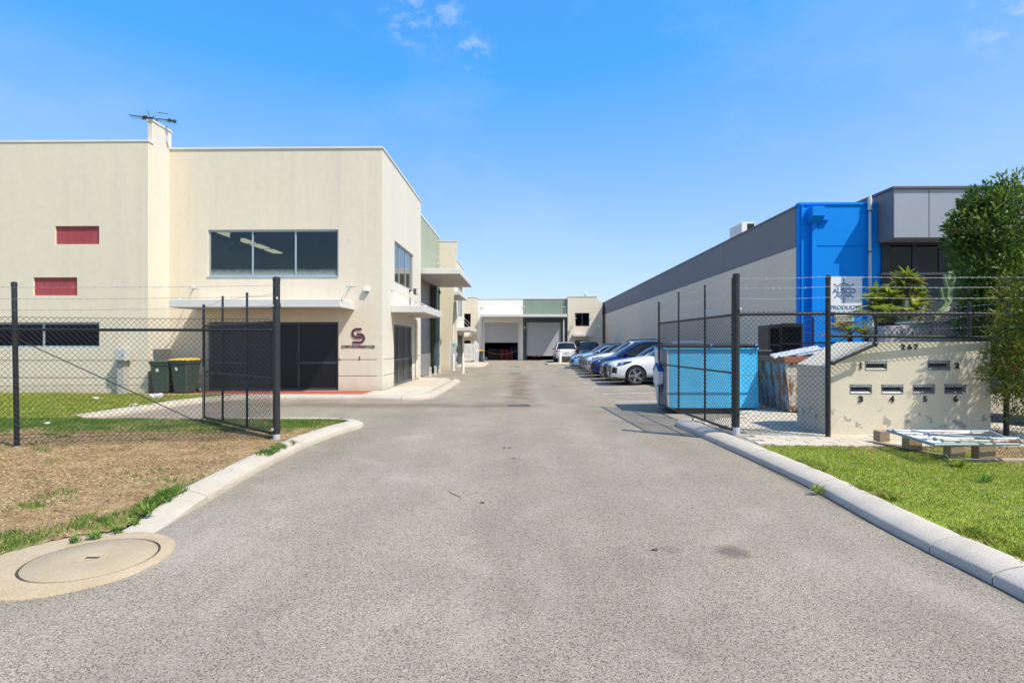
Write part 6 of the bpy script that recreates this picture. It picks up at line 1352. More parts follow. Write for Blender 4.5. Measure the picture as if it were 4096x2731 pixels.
for i, px in enumerate((2135, 2157)):
    x = onY(px, 1430, YB+1.5)[0]; t_ = thing('hand_trolley', '%s trolley seen under the far right roller door' % ('yellow' if i == 0 else 'red'), 'trolley', (x, YB+1.5, .02)); m_ = [mat('trolley_yellow', (.42, .36, .08), .6), mat('trolley_red', (.35, .03, .05), .6)][i]
    for sx_ in (-.35, .35): BX('frame_side', m_, t_, x+sx_-.03, x+sx_+.03, YB+1.45, YB+1.55, .08, .95)
    BX('crossbar', m_, t_, x-.319, x+.319, YB+1.46, YB+1.54, .5, .58); BX('toe_plate', m_, t_, x-.32, x+.32, YB+1.2, YB+1.449, .06, .09); BX('label_card', M_WPL, t_, x-.18, x+.18, YB+1.43, YB+1.455, .30, .495)
# ---- old pallet with scrap frames on the lawn
M_GWOOD = mat('grey_timber', (.38, .285, .19), .9, col2=(.24, .18, .12), vscale=7, stretch=(1, 1, 5), bump=.4, bscale=40)
M_GWOOD2 = mat('pale_timber', (.40, .345, .26), .9, col2=(.30, .25, .18), vscale=6, stretch=(5, 1, 1), bump=.3)
t_ = thing('timber_pallet', 'broken weathered timber pallet lying on the lawn edge by the letterbox wall', 'pallet', (0, 0, 0))
blk = []
for (px, py, w, d) in ((3507+32, 1768, .17, .16), (3663, 1800, .20, .16), (3832, 1836, .20, .14), (3950, 1836, .23, .14)):
    c = onZ(px, py, .14); blk.append(c); BX('block', M_GWOOD, t_, c[0]-w/2, c[0]+w/2, c[1], c[1]+d, .145, .145+.165, bevel=.008)
BX('block', M_GWOOD, t_, 7.95, 8.15, 8.15, 8.3, .145, .26, bevel=.008)
def board(a, b, w, z0, z1, m):
    a = Vector((*a, 0)); b = Vector((*b, 0)); u = (b-a).normalized(); n = Vector((-u.y, u.x, 0))*w/2; mb = MB()
    q = [a-n, b-n, b+n, a+n]; mb.add([(p.x, p.y, z) for z in (z0, z1) for p in q], [(0,3,2,1), (4,5,6,7), (0,1,5,4), (1,2,6,5), (2,3,7,6), (3,0,4,7)]); return mb
board((blk[0][0]-.1, blk[0][1]+.05), (blk[2][0]+.1, blk[2][1]+.05), .12, .122, .144, M_GWOOD).build('runner', M_GWOOD, t_); board((blk[2][0]-.15, blk[2][1]+.02), (blk[3][0]+1.3, blk[3][1]-.02), .15, .118, .1439, M_GWOOD2).build('runner', M_GWOOD2, t_)
board((blk[2][0]-.12, blk[2][1]+.08), (blk[2][0]+.16, blk[2][1]+.08), .14, .3105, .335, M_GWOOD).build('deck_board', M_GWOOD, t_); board((blk[3][0]-.15, blk[3][1]+.07), (blk[3][0]+.2, blk[3][1]+.07), .14, .3105, .335, M_GWOOD).build('deck_board', M_GWOOD, t_)
zp = .345
M_GFR = mat('grey_frame_paint', (.30, .345, .39), .5, var=.15, vscale=6); M_WTUBE = mat('white_tube', (.72, .72, .69), .45, var=.12, vscale=7); R_ROD = rust_mat('rusty_white_tube', (.62, .56, .46), .48)
A0 = Vector(onZ(3550, 1722, zp+.03)); A1 = Vector(onZ(3735, 1778, zp+.03)); A2 = Vector(onZ(4075, 1776, zp+.03)); A3 = Vector(onZ(3960, 1725, zp+.03))
t_ = thing('louvre_frame', 'flat grey slatted metal frame lying on the broken pallet', 'metal frame', (A0.x, A0.y, zp))
for a, b in ((A0, A1), (A1, A2), (A2, A3), (A3, A0)): MB().tube([a, b], .022, 6).build('edge_bar', M_GFR, t_)
n = 18
for i in range(1, n):
    f = i/n; a = A0.lerp(A1, f); b = A3.lerp(A2, f); e = .5 if i < 13 else .95
    MB().tube([a, a.lerp(b, e)], .014, 4).build('slat', M_WTUBE if i % 3 == 0 else M_GFR, t_)
gt = 'poles and rods on the broken pallet'
for i, (p0, p1_, r, m_, lab) in enumerate((((3575, 1722), (3885, 1728), .017, M_WTUBE, 'white pole at the back of the scrap heap on the pallet'), ((3630, 1722), (3990, 1760), .014, R_ROD, 'rusty white pole lying diagonally across the scrap frame'), ((3740, 1757), (4070, 1758), .017, M_WTUBE, 'white pole along the near side of the scrap heap'), ((3770, 1766), (4085, 1772), .016, R_ROD, 'rust-streaked pole nearest the camera on the scrap heap'), ((3700, 1742), (3930, 1738), .012, R_ROD, 'thin rusty rod in the middle of the scrap heap'), ((3720, 1745), (3960, 1762), .018, M_GFR, 'grey tube crossing the middle of the scrap heap'))):
    a = Vector(onZ(*p0, zp+.09)); b = Vector(onZ(*p1_, zp+.09)); a.z += .006*i; b.z += .006*i
    o = thing('metal_pole', lab, 'pole', (a.x, a.y, a.z), group=gt); MB().tube([a, b], r, 10).build('tube', m_, o, smooth=True)
    for e in (a, b): MB().ell(e, r*1.7, r*1.5, r*1.6, 8, 6).build('end_fitting', M_GFR, o, smooth=True)
# ---- litter
def scrap(name, lab, px, py, z, s, m, seed):
    c = onZ(px, py, z); r = random.Random(seed); mb = MB(); n = 7
    for i in range(n):
        for j in range(n): mb.v.append((c[0]+(i/(n-1)-.5)*s+r.uniform(-.1, .1)*s, c[1]+(j/(n-1)-.5)*s*.7+r.uniform(-.1, .1)*s, z+r.uniform(.0, .35)*s+.01))
    for i in range(n-1):
        for j in range(n-1): mb.f.append((i*n+j, (i+1)*n+j, (i+1)*n+j+1, i*n+j+1)); mb.m.append(0)
    return tag(mb.build(name, m, None, fix=False, origin=(c[0], c[1], z)), lab, 'litter')
scrap('paper_scrap', 'crumpled white paper on the lawn below the meter box', 382, 1596, .11, .16, M_WPL, 1); scrap('paper_scrap', 'folded white paper on the lawn nearer the pale kerb', 541, 1627, .11, .22, M_WPL, 2); scrap('plastic_bag', 'clear plastic bag lying on the grass in front of the green bin', 625, 1592, .12, .38, M_WRAP, 3); scrap('paper_scrap', 'small white scrap on the grass behind the left fence', 190, 1697, .11, .12, M_WPL, 4)
M_TWIG = mat('dry_twig', (.46, .40, .20), .8)
tw_ = [onZ(1790+x, 1957+y, .012) for x, y in ((0, 0), (14, 10), (30, 18), (55, 28), (54, 31))]; tag(MB().tube(tw_, [.004, .006, .006, .005, .003], 6).build('twig', M_TWIG), 'bent pale twig lying in the middle of the driveway', 'twig')
M_LEAF = mat('dead_leaf', (.16, .08, .04), .8, var=.3)
for i, (px, py, lab) in enumerate(((2018, 1791, 'left of the two dark dead leaves together on the driveway'), (2039, 1792, 'right of the two dark dead leaves together on the driveway'), (1930, 2012, 'single reddish dead leaf near the bent twig'), (2620, 2200, 'reddish dead leaf beside the oil stain'))):
    c = onZ(px, py, 0); mb = MB(); L_ = .036; a = i*1.1
    pts = [(-L_, 0, .012), (-L_*.3, .018, .006), (L_*.5, .016, .014), (L_, 0, .02), (L_*.5, -.016, .010), (-L_*.3, -.018, .014)]
    mb.add([(c[0]+x*math.cos(a)-y*math.sin(a), c[1]+x*math.sin(a)+y*math.cos(a), z) for x, y, z in pts] + [(c[0], c[1], .005)], [(6, i_, (i_+1) % 6) for i_ in range(6)]); tag(mb.build('dead_leaf', M_LEAF, None, fix=False), lab, 'leaf')
# =================================================================== CARS
def paint(name, col, metal=0.0, rough=.28): return mat(name, col, rough, metal, coat=.6, spec=.4)
M_CGLASS = mat('car_glass', (.010, .014, .015), .04, spec=.45)
M_CBLK = mat('car_black_trim', (.018, .018, .02), .4); M_TYRE = mat('tyre', (.022, .022, .023), .85); M_RIM = mat('alloy_rim', (.50, .49, .51), .25, metal=.85); M_RIMB = mat('black_rim', (.03, .03, .033), .3, metal=.5)
M_LAMPC = mat('headlamp_dark', (.03, .033, .038), .08, spec=.8, coat=1.0); M_LAMPB = mat('headlamp_bright', (.75, .78, .82), .15, metal=.4); M_TAIL = mat('tail_lamp', (.26, .008, .012), .12, coat=1.0); M_PLATE = mat('number_plate', (.70, .72, .74), .4); M_PLB = mat('plate_blue', (.03, .10, .42), .4); M_DISC = mat('brake_disc', (.16, .16, .16), .4, metal=.7); M_CAL = mat('red_caliper', (.42, .015, .02), .4)
def wheel(parent, x, y, r, side, rim_m, spokes, w=.24, cal=None):
    t_ = bpy.data.objects.new('wheel', None); COL.objects.link(t_); t_.parent = parent; t_.location = (x, y, r); ORG[t_.name_full] = (0, 0, 0)
    B_ = lambda mb, n, m, **k: mb.build(n, m, t_, local=True, **k)
    rr = r*.70
    B_(MB().lathe([(rr, -w/2+.02), (rr+.01, -w/2), (r-.035, -w/2), (r-.008, -w/2+.03), (r, -w/2+.06), (r, w/2-.06), (r-.008, w/2-.03), (r-.035, w/2), (rr+.01, w/2), (rr, w/2-.02)], (0, 0, 0), axis='y', n=40, cap=False), 'tyre', M_TYRE, smooth=True)
    s = side; ro = s*(w/2-.012)
    mb = MB()
    mb.lathe([(rr+.004, ro-s*.10), (rr+.006, ro), (rr-.012, ro+s*.004), (rr-.018, ro-s*.02), (rr-.03, ro-s*.10)], (0, 0, 0), axis='y', n=40, cap=False)
    mb.lathe([(.055, ro-s*.06), (.06, ro-s*.015), (.035, ro-s*.008), (.0005, ro-s*.006)], (0, 0, 0), axis='y', n=16)
    for k in range(spokes):
        a = 2*math.pi*(k+.25)/spokes; hw0, hw1 = (.030, .046) if spokes <= 5 else (.016, .02)
        ca, sa = math.cos(a), math.sin(a)
        P_ = [(-hw0, .04), (hw0, .04), (hw1, rr-.012), (-hw1, rr-.012)]
        f = lambda u, v, d: (u*ca+v*sa, d, -u*sa+v*ca)
        vs = [f(u, v, ro-s*(.05 if d else (.014 if v < .1 else .004))) for d in (1, 0) for u, v in P_]
        mb.add(vs, [(0,1,2,3), (4,7,6,5), (0,4,5,1), (1,5,6,2), (2,6,7,3), (3,7,4,0)])
    B_(mb, 'rim', rim_m, smooth=True)
    B_(MB().lathe([(.0005, ro-s*.075), (rr*.72, ro-s*.075), (rr*.72, ro-s*.09), (.0005, ro-s*.09)], (0, 0, 0), axis='y', n=28), 'brake_disc', M_DISC)
    B_(MB().lathe([(.0005, ro-s*.12), (rr-.01, ro-s*.12)], (0, 0, 0), axis='y', n=28), 'backing', M_CBLK)
    if cal: B_(MB().prism([(rr*.45*math.cos(q), rr*.45*math.sin(q)) for q in (-.5, 0, .5)] + [(rr*.8*math.cos(q), rr*.8*math.sin(q)) for q in (.5, 0, -.5)], lambda a, b, d: (-a, d, b), ro-s*.06, ro-s*.10), 'caliper', cal)
    return t_
def car(lab, loc, rz, pm, L_=4.6, W_=1.85, Hc=1.6, fo=.88, wb=2.8, r=.35, hood_f=.82, cowl=1.02, belt=1.02, sill=.22, ca=1.45, wt=2.15, rt=3.7, rb=4.35, tail=.95, grp=None, roof_m=None, rim=None, spokes=5, style='suv', cal=None, rails=False, rear=False, grille='wide', nose_round=.6):
    t_ = thing('parked_car', lab, 'car', loc, rz, grp); X = lambda d: L_/2-d; hw = W_/2
    st = [(0.0, nose_round, sill+.16, hood_f-.20), (.035, nose_round+.14, sill+.05, hood_f-.12), (.12, .90, sill, hood_f-.05), (.30, .965, sill-.01, hood_f), (fo-.1, .99, sill-.01, hood_f+(cowl-hood_f)*.42), (fo+.35, 1.0, sill, hood_f+(cowl-hood_f)*.80), (ca, 1.0, sill, cowl), ((ca+rb)/2-.3, .995, sill, belt), ((ca+rb)/2+.5, 1.0, sill, belt+.01), (L_-1.0, 1.0, sill, belt+.02)]
    if style == 'sedan': st += [(rb, .985, sill+.02, tail+.03), (L_-.30, .95, sill+.03, tail), (L_-.10, .89, sill+.06, tail-.03), (L_-.03, .78, sill+.12, tail-.10), (L_, .62, sill+.2, tail-.22)]
    else: st += [(L_-.55, .985, sill+.02, belt+.02), (L_-.20, .95, sill+.03, belt), (L_-.08, .90, sill+.06, belt-.03), (L_-.02, .80, sill+.10, belt-.10), (L_, .66, sill+.2, belt-.25)]
    mb = MB(); ringn = None
    for (d, wf, zb, zt_) in st:
        w = hw*wf; hgt = zt_-zb; cr_ = .035 if d > .1 else .01
        half = [(w*.80, zb), (w*.955, zb+.05), (w*.985, zb+hgt*.30), (w*1.0, zb+hgt*.58), (w*.985, zb+hgt*.80), (w*.93, zt_-.035), (w*.80, zt_+cr_*.2), (w*.42, zt_+cr_)]
        ring = [(0, zb)] + half + [(0, zt_+cr_*1.1)] + [(-a, b) for a, b in reversed(half)]
        ringn = len(ring); mb.v += [(X(d), a, b) for a, b in ring]
    k = len(st)
    for i in range(k-1):
        for j in range(ringn): mb.f.append((i*ringn+j, i*ringn+(j+1) % ringn, (i+1)*ringn+(j+1) % ringn, (i+1)*ringn+j)); mb.m.append(0)
    mb.f += [tuple(range(ringn)), tuple(range(k*ringn-1, (k-1)*ringn-1, -1))]; mb.m += [0, 0]
    body = mb.build('body', [pm, M_CBLK], t_, local=True); 
    sd = body.modifiers.new('s', 'SUBSURF'); sd.levels = 2; sd.render_levels = 2
    xa1, xa2 = X(fo), X(fo+wb)
    cut = MB()
    for xx in (xa1, xa2):
        for s in (-1, 1): cut.lathe([(r*1.12, 0), (r*1.12, .34)], (xx, s*(hw-.28) if s > 0 else -hw-.06, r*1.02), axis='y', n=36)
    co = cut.build('cutter', M_CBLK, t_, local=True)
    bo = body.modifiers.new('b', 'BOOLEAN'); bo.operation = 'DIFFERENCE'; bo.object = co; bo.solver = 'EXACT'
    try: bo.material_mode = 'TRANSFER'
    except Exception: pass
    dg = bpy.context.evaluated_depsgraph_get(); dg.update(); me = bpy.data.meshes.new_from_object(body.evaluated_get(dg))
    body.modifiers.clear(); old = body.data; body.data = me; bpy.data.objects.remove(co)
    me.polygons.foreach_set('use_smooth', [True]*len(me.polygons))
    try: me.set_sharp_from_angle(angle=math.radians(38))
    except Exception: pass
    bm = bmesh.new(); bm.from_mesh(me); bv = BVHTree.FromBMesh(bm); bm.free()
    def proj(p, d, off):
        h = bv.ray_cast(Vector(p)-Vector(d).normalized()*3, Vector(d).normalized())
        if h[0] is None: return None
        return h[0]+h[1]*off
    def decal(name, pts, d, m, off=.006, par=body):      # pts: 3-D outline, projected along d onto the body
        c = sum((Vector(p) for p in pts), Vector())/len(pts); rings = []; mb2 = MB(); n = len(pts)
        dense = []
        for i in range(n):
            a = Vector(pts[i]); b = Vector(pts[(i+1) % n]); q = max(1, int((b-a).length/.05))
            dense += [a.lerp(b, j/q) for j in range(q)]
        n = len(dense); lv = (1.0, .98, .7, .4, .12)
        for li, f in enumerate(lv):
            for p in dense:
                q = proj(c+(p-c)*f, d, off if li else -.004)
                mb2.v.append(q if q is not None else c+(p-c)*f)
        for li in range(len(lv)-1):
            for i in range(n): mb2.f.append((li*n+i, li*n+(i+1) % n, (li+1)*n+(i+1) % n, (li+1)*n+i)); mb2.m.append(0)
        mb2.f.append(tuple(range((len(lv)-1)*n, len(lv)*n))); mb2.m.append(0)
        return mb2.build(name, m, par, local=True, smooth=True)
    def seam(pts, d, r_=.004, m=M_CBLK, name='panel_gap'):
        P_ = []
        for a, b in zip(pts[:-1], pts[1:]):
            for j in range(8):
                q = proj(Vector(a).lerp(Vector(b), j/8), d, .0)
                if q is not None: P_.append(q)
        if len(P_) > 2: MB().tube(P_, r_, 4).build(name, m, body, local=True)
    # ---- greenhouse
    wbelt = hw*.93; wroof = hw*.70; zr0 = belt-.03
    def wz(z): f = min(1, max(0, (z-belt)/(Hc-belt))); return wbelt-(wbelt-wroof)*(f**1.15)
    S = []
    for i in range(5): f = i/4; S.append((ca-.08+(wt-ca+.08)*f, (cowl-.03)+(Hc-.05-cowl+.03)*(f**.88)))
    S += [((wt+rt)/2-.3, Hc-.005), ((wt+rt)/2+.2, Hc), (rt-.1, Hc-.03)]
    zrb = (tail if style == 'sedan' else belt)-.02
    for i in range(4): f = i/3; S.append((rt+(rb-rt)*f, (Hc-.05)+(zrb-Hc+.05)*(f**1.25)))
    mbg = MB(); nr = 0
    for (d, z) in S:
        z = max(z, zr0+.01); w = wz(z); c_ = .045*min(1, (z-zr0)/.3); b_ = .05*min(1, (z-zr0)/.25)
        ring = [(-wbelt, zr0), (-(wbelt*.45+w*.55), zr0+(z-zr0)*.55), (-w-.004, z-b_), (-w*.92, z), (-w*.5, z+c_*.8), (0, z+c_), (w*.5, z+c_*.8), (w*.92, z), (w+.004, z-b_), ((wbelt*.45+w*.55), zr0+(z-zr0)*.55), (wbelt, zr0)]
        cv = (lambda y: -.16*(y/hw)**2 if d < wt+.05 else (.10*(y/hw)**2 if d > rt-.02 else 0))
        nr = len(ring); mbg.v += [(X(d)+cv(a), a, b) for a, b in ring]
    for i in range(len(S)-1):
        for j in range(nr-1): mbg.f.append((i*nr+j, i*nr+j+1, (i+1)*nr+j+1, (i+1)*nr+j)); mbg.m.append(0)
    gh = mbg.build('glasshouse', M_CGLASS, t_, local=True, smooth=True)
    # roof skin over the glass
    mbr = MB(); idx = [i for i in range(len(S)) if wt-.06 <= S[i][0] <= rt+.02]; cols = list(range(2, nr-2))
    for i in idx:
        for j in cols: v = mbg.v[i*nr+j]; mbr.v.append((v[0], v[1]*1.012, v[2]+.010))
    c2 = len(cols)
    for i in range(len(idx)-1):
        for j in range(c2-1): mbr.f.append((i*c2+j, i*c2+j+1, (i+1)*c2+j+1, (i+1)*c2+j)); mbr.m.append(0)
    rf = mbr.build('roof', roof_m or pm, t_, local=True, smooth=True)
    # pillars and cant rails
    for s in (0, 1):
        cidx = 2 if s == 0 else nr-3; pts = [Vector(mbg.v[i*nr+cidx]) for i in range(len(S))]
        pth = [p+Vector((0, 0, .004)) for p in pts]; rr_ = [.05 if i < 5 else .032 for i in range(len(pth))]
        for i in range(len(pth)):
            if i >= len(pth)-4: rr_[i] = .05 if style != 'sedan' else .045
        MB().tube(pth, [q*.8 for q in rr_], 8).build('pillar_rail', pm, t_, local=True, smooth=True)
        sg = -1 if s == 0 else 1
        xb_ = X((wt+rt)/2-.05); q0 = Vector((xb_, sg*(wbelt+.004), belt-.02)); q1 = Vector((xb_-.05, sg*(wz(Hc-.07)+.006), Hc-.07)); MB().tube([q0, q1], .035, 6).build('door_pillar', M_CBLK, t_, local=True)
        if style != 'sedan':
            d_ = [X(rb-.02), X(rt-.05)]; zz = [belt, Hc-.06]
            mbp = MB(); mbp.add([(X(rt+.05)+.12, sg*(wbelt+.006), belt-.02), (X(rb)-.02, sg*(wbelt*.97), belt-.02), (X(rt)-.05, sg*(wz(Hc-.06)+.006), Hc-.06), (X(rt)+.08, sg*(wz(Hc-.06)+.010), Hc-.06)], [(0,1,2,3)]); mbp.build('quarter_panel', pm, t_, local=True, fix=False)
        MB().tube([(X(ca+.1), sg*(wbelt+.012), belt-.005), (X(rb-.25), sg*(wbelt+.012), belt+.005)], .012, 6).build('belt_trim', M_CBLK, t_, local=True)
        # mirror
        mx_ = X(ca+.42); m_ = MB().ell((mx_, sg*(hw+.09), belt+.08), .075, .12, .075, 14, 8).build('mirror', pm, t_, local=True, smooth=True); MB().tube([(mx_-.02, sg*(wbelt-.02), belt+.01), (mx_, sg*(hw+.05), belt+.04)], .02, 6).build('mirror_arm', M_CBLK, m_, local=True)
        MB().ell((mx_-.03, sg*(hw+.09), belt+.08), .05, .10, .06, 12, 6).build('mirror_glass', M_CGLASS, m_, local=True, smooth=True)
        if rails:
            MB().tube([(X(wt+.1), sg*(wroof-.03), Hc+.02), (X(wt+.25), sg*(wroof-.03), Hc+.09), (X(rt-.25), sg*(wroof-.03), Hc+.09), (X(rt-.1), sg*(wroof-.03), Hc+.02)], .02, 8).build('roof_rail', M_CBLK, t_, local=True, smooth=True)
        # side seams
        for xd_ in (ca+.22, (wt+rt)/2-.02, rb-.75): seam([(X(xd_)+(.02), sg*2, belt-.06), (X(xd_)-.02, sg*2, sill+.16)], (0, -sg, 0))
        seam([(X(ca+.2), sg*2, sill+.14), (X(rb-.75), sg*2, sill+.14)], (0, -sg, 0), .010)
        for xd_ in ((wt+rt)/2-.2, rb-.85): q = proj((X(xd_), sg*2, belt-.16), (0, -sg, 0), .012); MB().ell(q, .10, .016, .018, 10, 6).build('door_handle', pm, body, local=True, smooth=True)
        # headlights on the nose corner, seen from the side and front
        zh = hood_f-.13
        dd = Vector((-.55, -sg*.80, -.15))
        base_ = [(-.06, .055), (.02, .10), (.22, .135), (.44, .16), (.40, .10), (.22, .02), (.02, -.035), (-.05, -.02)]
        mk = lambda k_, o_: [(X(.30)-u*k_*.85+.0, sg*(hw*.80+u*k_*.42), zh+v*k_+o_) for u, v in base_]
        decal('headlight', mk(1.22, .0), dd, M_LAMPC, .005)
        decal('headlight_reflector', [(X(.30)-u*.8, sg*(hw*.80+u*.42), zh+v) for u, v in ((.10, .045), (.20, .07), (.22, .10), (.12, .085))], dd, M_LAMPB, .010)
        # lower bumper intake
        decal('side_intake', [(X(.2), sg*(hw*.60), sill+.24), (X(.2), sg*(hw*.91), sill+.22), (X(.2), sg*(hw*.93), sill+.44), (X(.2), sg*(hw*.74), sill+.46)], (-1, -sg*.35, 0), M_CBLK, .004)
        # tail lamps
        zt2 = (tail if style == 'sedan' else belt)-.16
        decal('tail_light', [(X(L_-.12), sg*hw*.48, zt2), (X(L_-.12), sg*hw*.96, zt2-.02), (X(L_-.12), sg*hw*.97, zt2+.10), (X(L_-.12), sg*hw*.60, zt2+.07)], (1, -sg*.18, 0), M_TAIL, .008)
    # grille, plates, lower trim
    if grille != 'none':
        gw = {'wide': .60, 'kidney': .30, 'tall': .62}[grille]; g0, g1 = hood_f-.44, hood_f-.14
        g_ = decal('grille', [(X(0)+.2, -hw*gw, g0), (X(0)+.2, hw*gw, g0), (X(0)+.2, hw*gw*1.05, g1), (X(0)+.2, -hw*gw*1.05, g1)], (-1, 0, 0), M_CBLK, .006)
        for i in range(4):
            z = g0+.04+i*(g1-g0-.06)/4; a = proj((X(0)+.2, -hw*gw*.9, z), (-1, 0, 0), .014); c = proj((X(0)+.2, 0, z), (-1, 0, 0), .014); b = proj((X(0)+.2, hw*gw*.9, z), (-1, 0, 0), .014)
            if a and b and c: MB().tube([a, c, b], .007, 4).build('grille_bar', M_RIM, g_, local=True)
        q = proj((X(0)+.2, 0, hood_f-.10), (-1, 0, 0), .006)
    decal('lower_intake', [(X(0)+.2, -hw*.62, sill+.13), (X(0)+.2, hw*.62, sill+.13), (X(0)+.2, hw*.56, sill+.26), (X(0)+.2, -hw*.56, sill+.26)], (-1, 0, 0), M_CBLK, .006)
    q = proj((X(0)+.2, 0, hood_f-.44), (-1, 0, 0), .0); px_ = (q.x if q else X(0))+.012
    pf = BX('number_plate', M_PLATE, t_, px_, px_+.012, -.19, .19, hood_f-.50, hood_f-.39, local=True, bevel=.003)
    q = proj((X(L_)-.2, 0, (tail if style == 'sedan' else belt)-.28), (1, 0, 0), 0); px_ = (q.x if q else X(L_))-.024
    zpl = (tail if style == 'sedan' else belt)-.33
    pr = BX('number_plate', M_PLATE, t_, px_, px_+.012, -.19, .19, zpl, zpl+.115, local=True, bevel=.003); BX('plate_band', M_PLB, pr, px_-.002, px_-.0005, -.185, .185, zpl+.085, zpl+.11, local=True)
    for s in (-1, 1): decal('rear_bumper_trim', [(X(L_)-.2, 0, sill+.10), (X(L_)-.2, s*hw*.9, sill+.10), (X(L_)-.2, s*hw*.9, sill+.27), (X(L_)-.2, 0, sill+.22)], (1, 0, 0), M_CBLK, .005)
    seam([(X(.32), -hw*.62, 2), (X(ca-.05), -hw*.78, 2)], (0, 0, -1), .003); seam([(X(.32), hw*.62, 2), (X(ca-.05), hw*.78, 2)], (0, 0, -1), .003)
    BX('underbody', M_CBLK, t_, X(L_-.5), X(.5), -hw*.80, hw*.80, .17, sill+.10, local=True)
    BX('front_lip', M_CBLK, t_, X(.40), X(.07), -hw*.86, hw*.86, sill-.06, sill+.075, local=True, bevel=.02)
    for xx in (xa1, xa2):
        for s in (-1, 1): wheel(t_, xx, s*(hw-.135), r, s, rim or M_RIM, spokes, cal=cal)
    return t_
P_W = paint('white_car_paint', (.78, .78, .77)); P_B = paint('deep_blue_car_paint', (.006, .022, .17), .35, .25); P_NAVY = paint('navy_car_paint', (.012, .022, .075), .4, .25); P_LB = paint('light_blue_car_paint', (.24, .44, .74), .0); P_K = paint('black_car_paint', (.010, .010, .011), .2); P_G = paint('dark_grey_car_paint', (.035, .038, .042), .5)
def park(lab, y, nose_x, pm, **k):
    L_ = k.get('L_', 4.6); x = nose_x+L_/2; fo_ = k.get('fo', .88)
    o = car(lab, (x, y, gz(nose_x+fo_, y)), math.pi, pm, grp='cars parked nose-out in the bays along the beige wall', **k); o.rotation_euler = (0, -math.atan(.03), math.pi+random.uniform(-.012, .012)); o.rotation_euler[1] = math.atan(.03)*-1
    o.location.z = gz(x, y); o.rotation_euler[1] = math.atan(0.03)
    return o
NX = lambda px, y: onY(px, 1450, y)[0]
park('white sports SUV with grey five-spoke wheels, nearest parked car beside the blue skip', 22.65, NX(2438, 22.5), P_W, L_=4.7, W_=1.93, Hc=1.62, fo=.92, wb=2.81, r=.37, hood_f=.90, cowl=1.08, belt=1.07, sill=.26, ca=1.62, wt=2.35, rt=3.75, rb=4.45, grille='tall', nose_round=.62)
park('navy blue sedan between the white sports SUV and the bright blue car', 25.0, NX(2404, 25.0), P_NAVY, L_=4.6, W_=1.8, Hc=1.43, fo=.80, wb=2.75, r=.325, hood_f=.80, cowl=.96, belt=.95, sill=.20, ca=1.55, wt=2.25, rt=3.3, rb=4.1, tail=1.02, style='sedan', grille='kidney')
park('bright royal blue crossover with black glass roof, third from the skip', 27.5, NX(2358, 27.3), P_B, L_=4.75, W_=1.92, Hc=1.62, fo=.84, wb=2.89, r=.36, hood_f=.84, cowl=1.04, belt=1.04, sill=.22, ca=1.25, wt=2.2, rt=3.5, rb=4.5, grille='none', roof_m=M_CGLASS)
park('white SUV with black roof rails behind the bright blue crossover', 30.0, NX(2343, 30.0), P_W, L_=4.66, W_=1.89, Hc=1.66, fo=.84, wb=2.87, r=.36, hood_f=.90, cowl=1.10, belt=1.08, sill=.26, ca=1.5, wt=2.25, rt=3.85, rb=4.45, grille='tall', rails=True)
park('dark grey sedan mostly hidden behind the white railed SUV', 32.5, NX(2330, 32.5), P_G, L_=4.6, W_=1.8, Hc=1.45, fo=.82, wb=2.7, r=.32, hood_f=.80, cowl=.97, belt=.96, sill=.2, ca=1.5, wt=2.2, rt=3.3, rb=4.1, tail=1.0, style='sedan')
park('black hatchback with dark windscreen just past the dark grey sedan', 34.8, NX(2318, 34.8), P_K, L_=4.3, W_=1.79, Hc=1.47, fo=.85, wb=2.62, r=.32, hood_f=.80, cowl=.98, belt=.98, sill=.2, ca=1.4, wt=2.1, rt=3.5, rb=4.1)
park('light powder-blue hatchback with black wheels and red calipers', 37.25, NX(2280, 37.2), P_LB, L_=4.34, W_=1.8, Hc=1.45, fo=.90, wb=2.65, r=.34, hood_f=.80, cowl=.98, belt=.98, sill=.18, ca=1.42, wt=2.15, rt=3.55, rb=4.15, rim=M_RIMB, spokes=10, cal=M_CAL, roof_m=P_K)
park('black car parked beyond the light powder-blue hatchback', 39.7, NX(2284, 39.7), P_K, L_=4.5, W_=1.82, Hc=1.52, fo=.85, wb=2.7, r=.33, hood_f=.84, cowl=1.0, belt=1.0, sill=.2, ca=1.45, wt=2.15, rt=3.6, rb=4.3)
xw = onY(2266, 1450, 48.5)[0]
car('white SUV seen from behind in front of the far right roller door', (xw, 50.6, gz(xw, 50)), math.pi/2, P_W, L_=4.7, W_=1.9, Hc=1.69, fo=.85, wb=2.87, r=.37, hood_f=.92, cowl=1.10, belt=1.10, sill=.28, ca=1.55, wt=2.25, rt=3.95, rb=4.5)
xk = onY(2368, 1450, 46)[0]
car('black people carrier facing the camera in front of the far tower door', (xk, 48.4, gz(xk, 48)), -math.pi/2, P_K, L_=4.7, W_=1.88, Hc=1.72, fo=.85, wb=2.85, r=.35, hood_f=.95, cowl=1.12, belt=1.1, sill=.26, ca=1.2, wt=1.9, rt=4.1, rb=4.55)
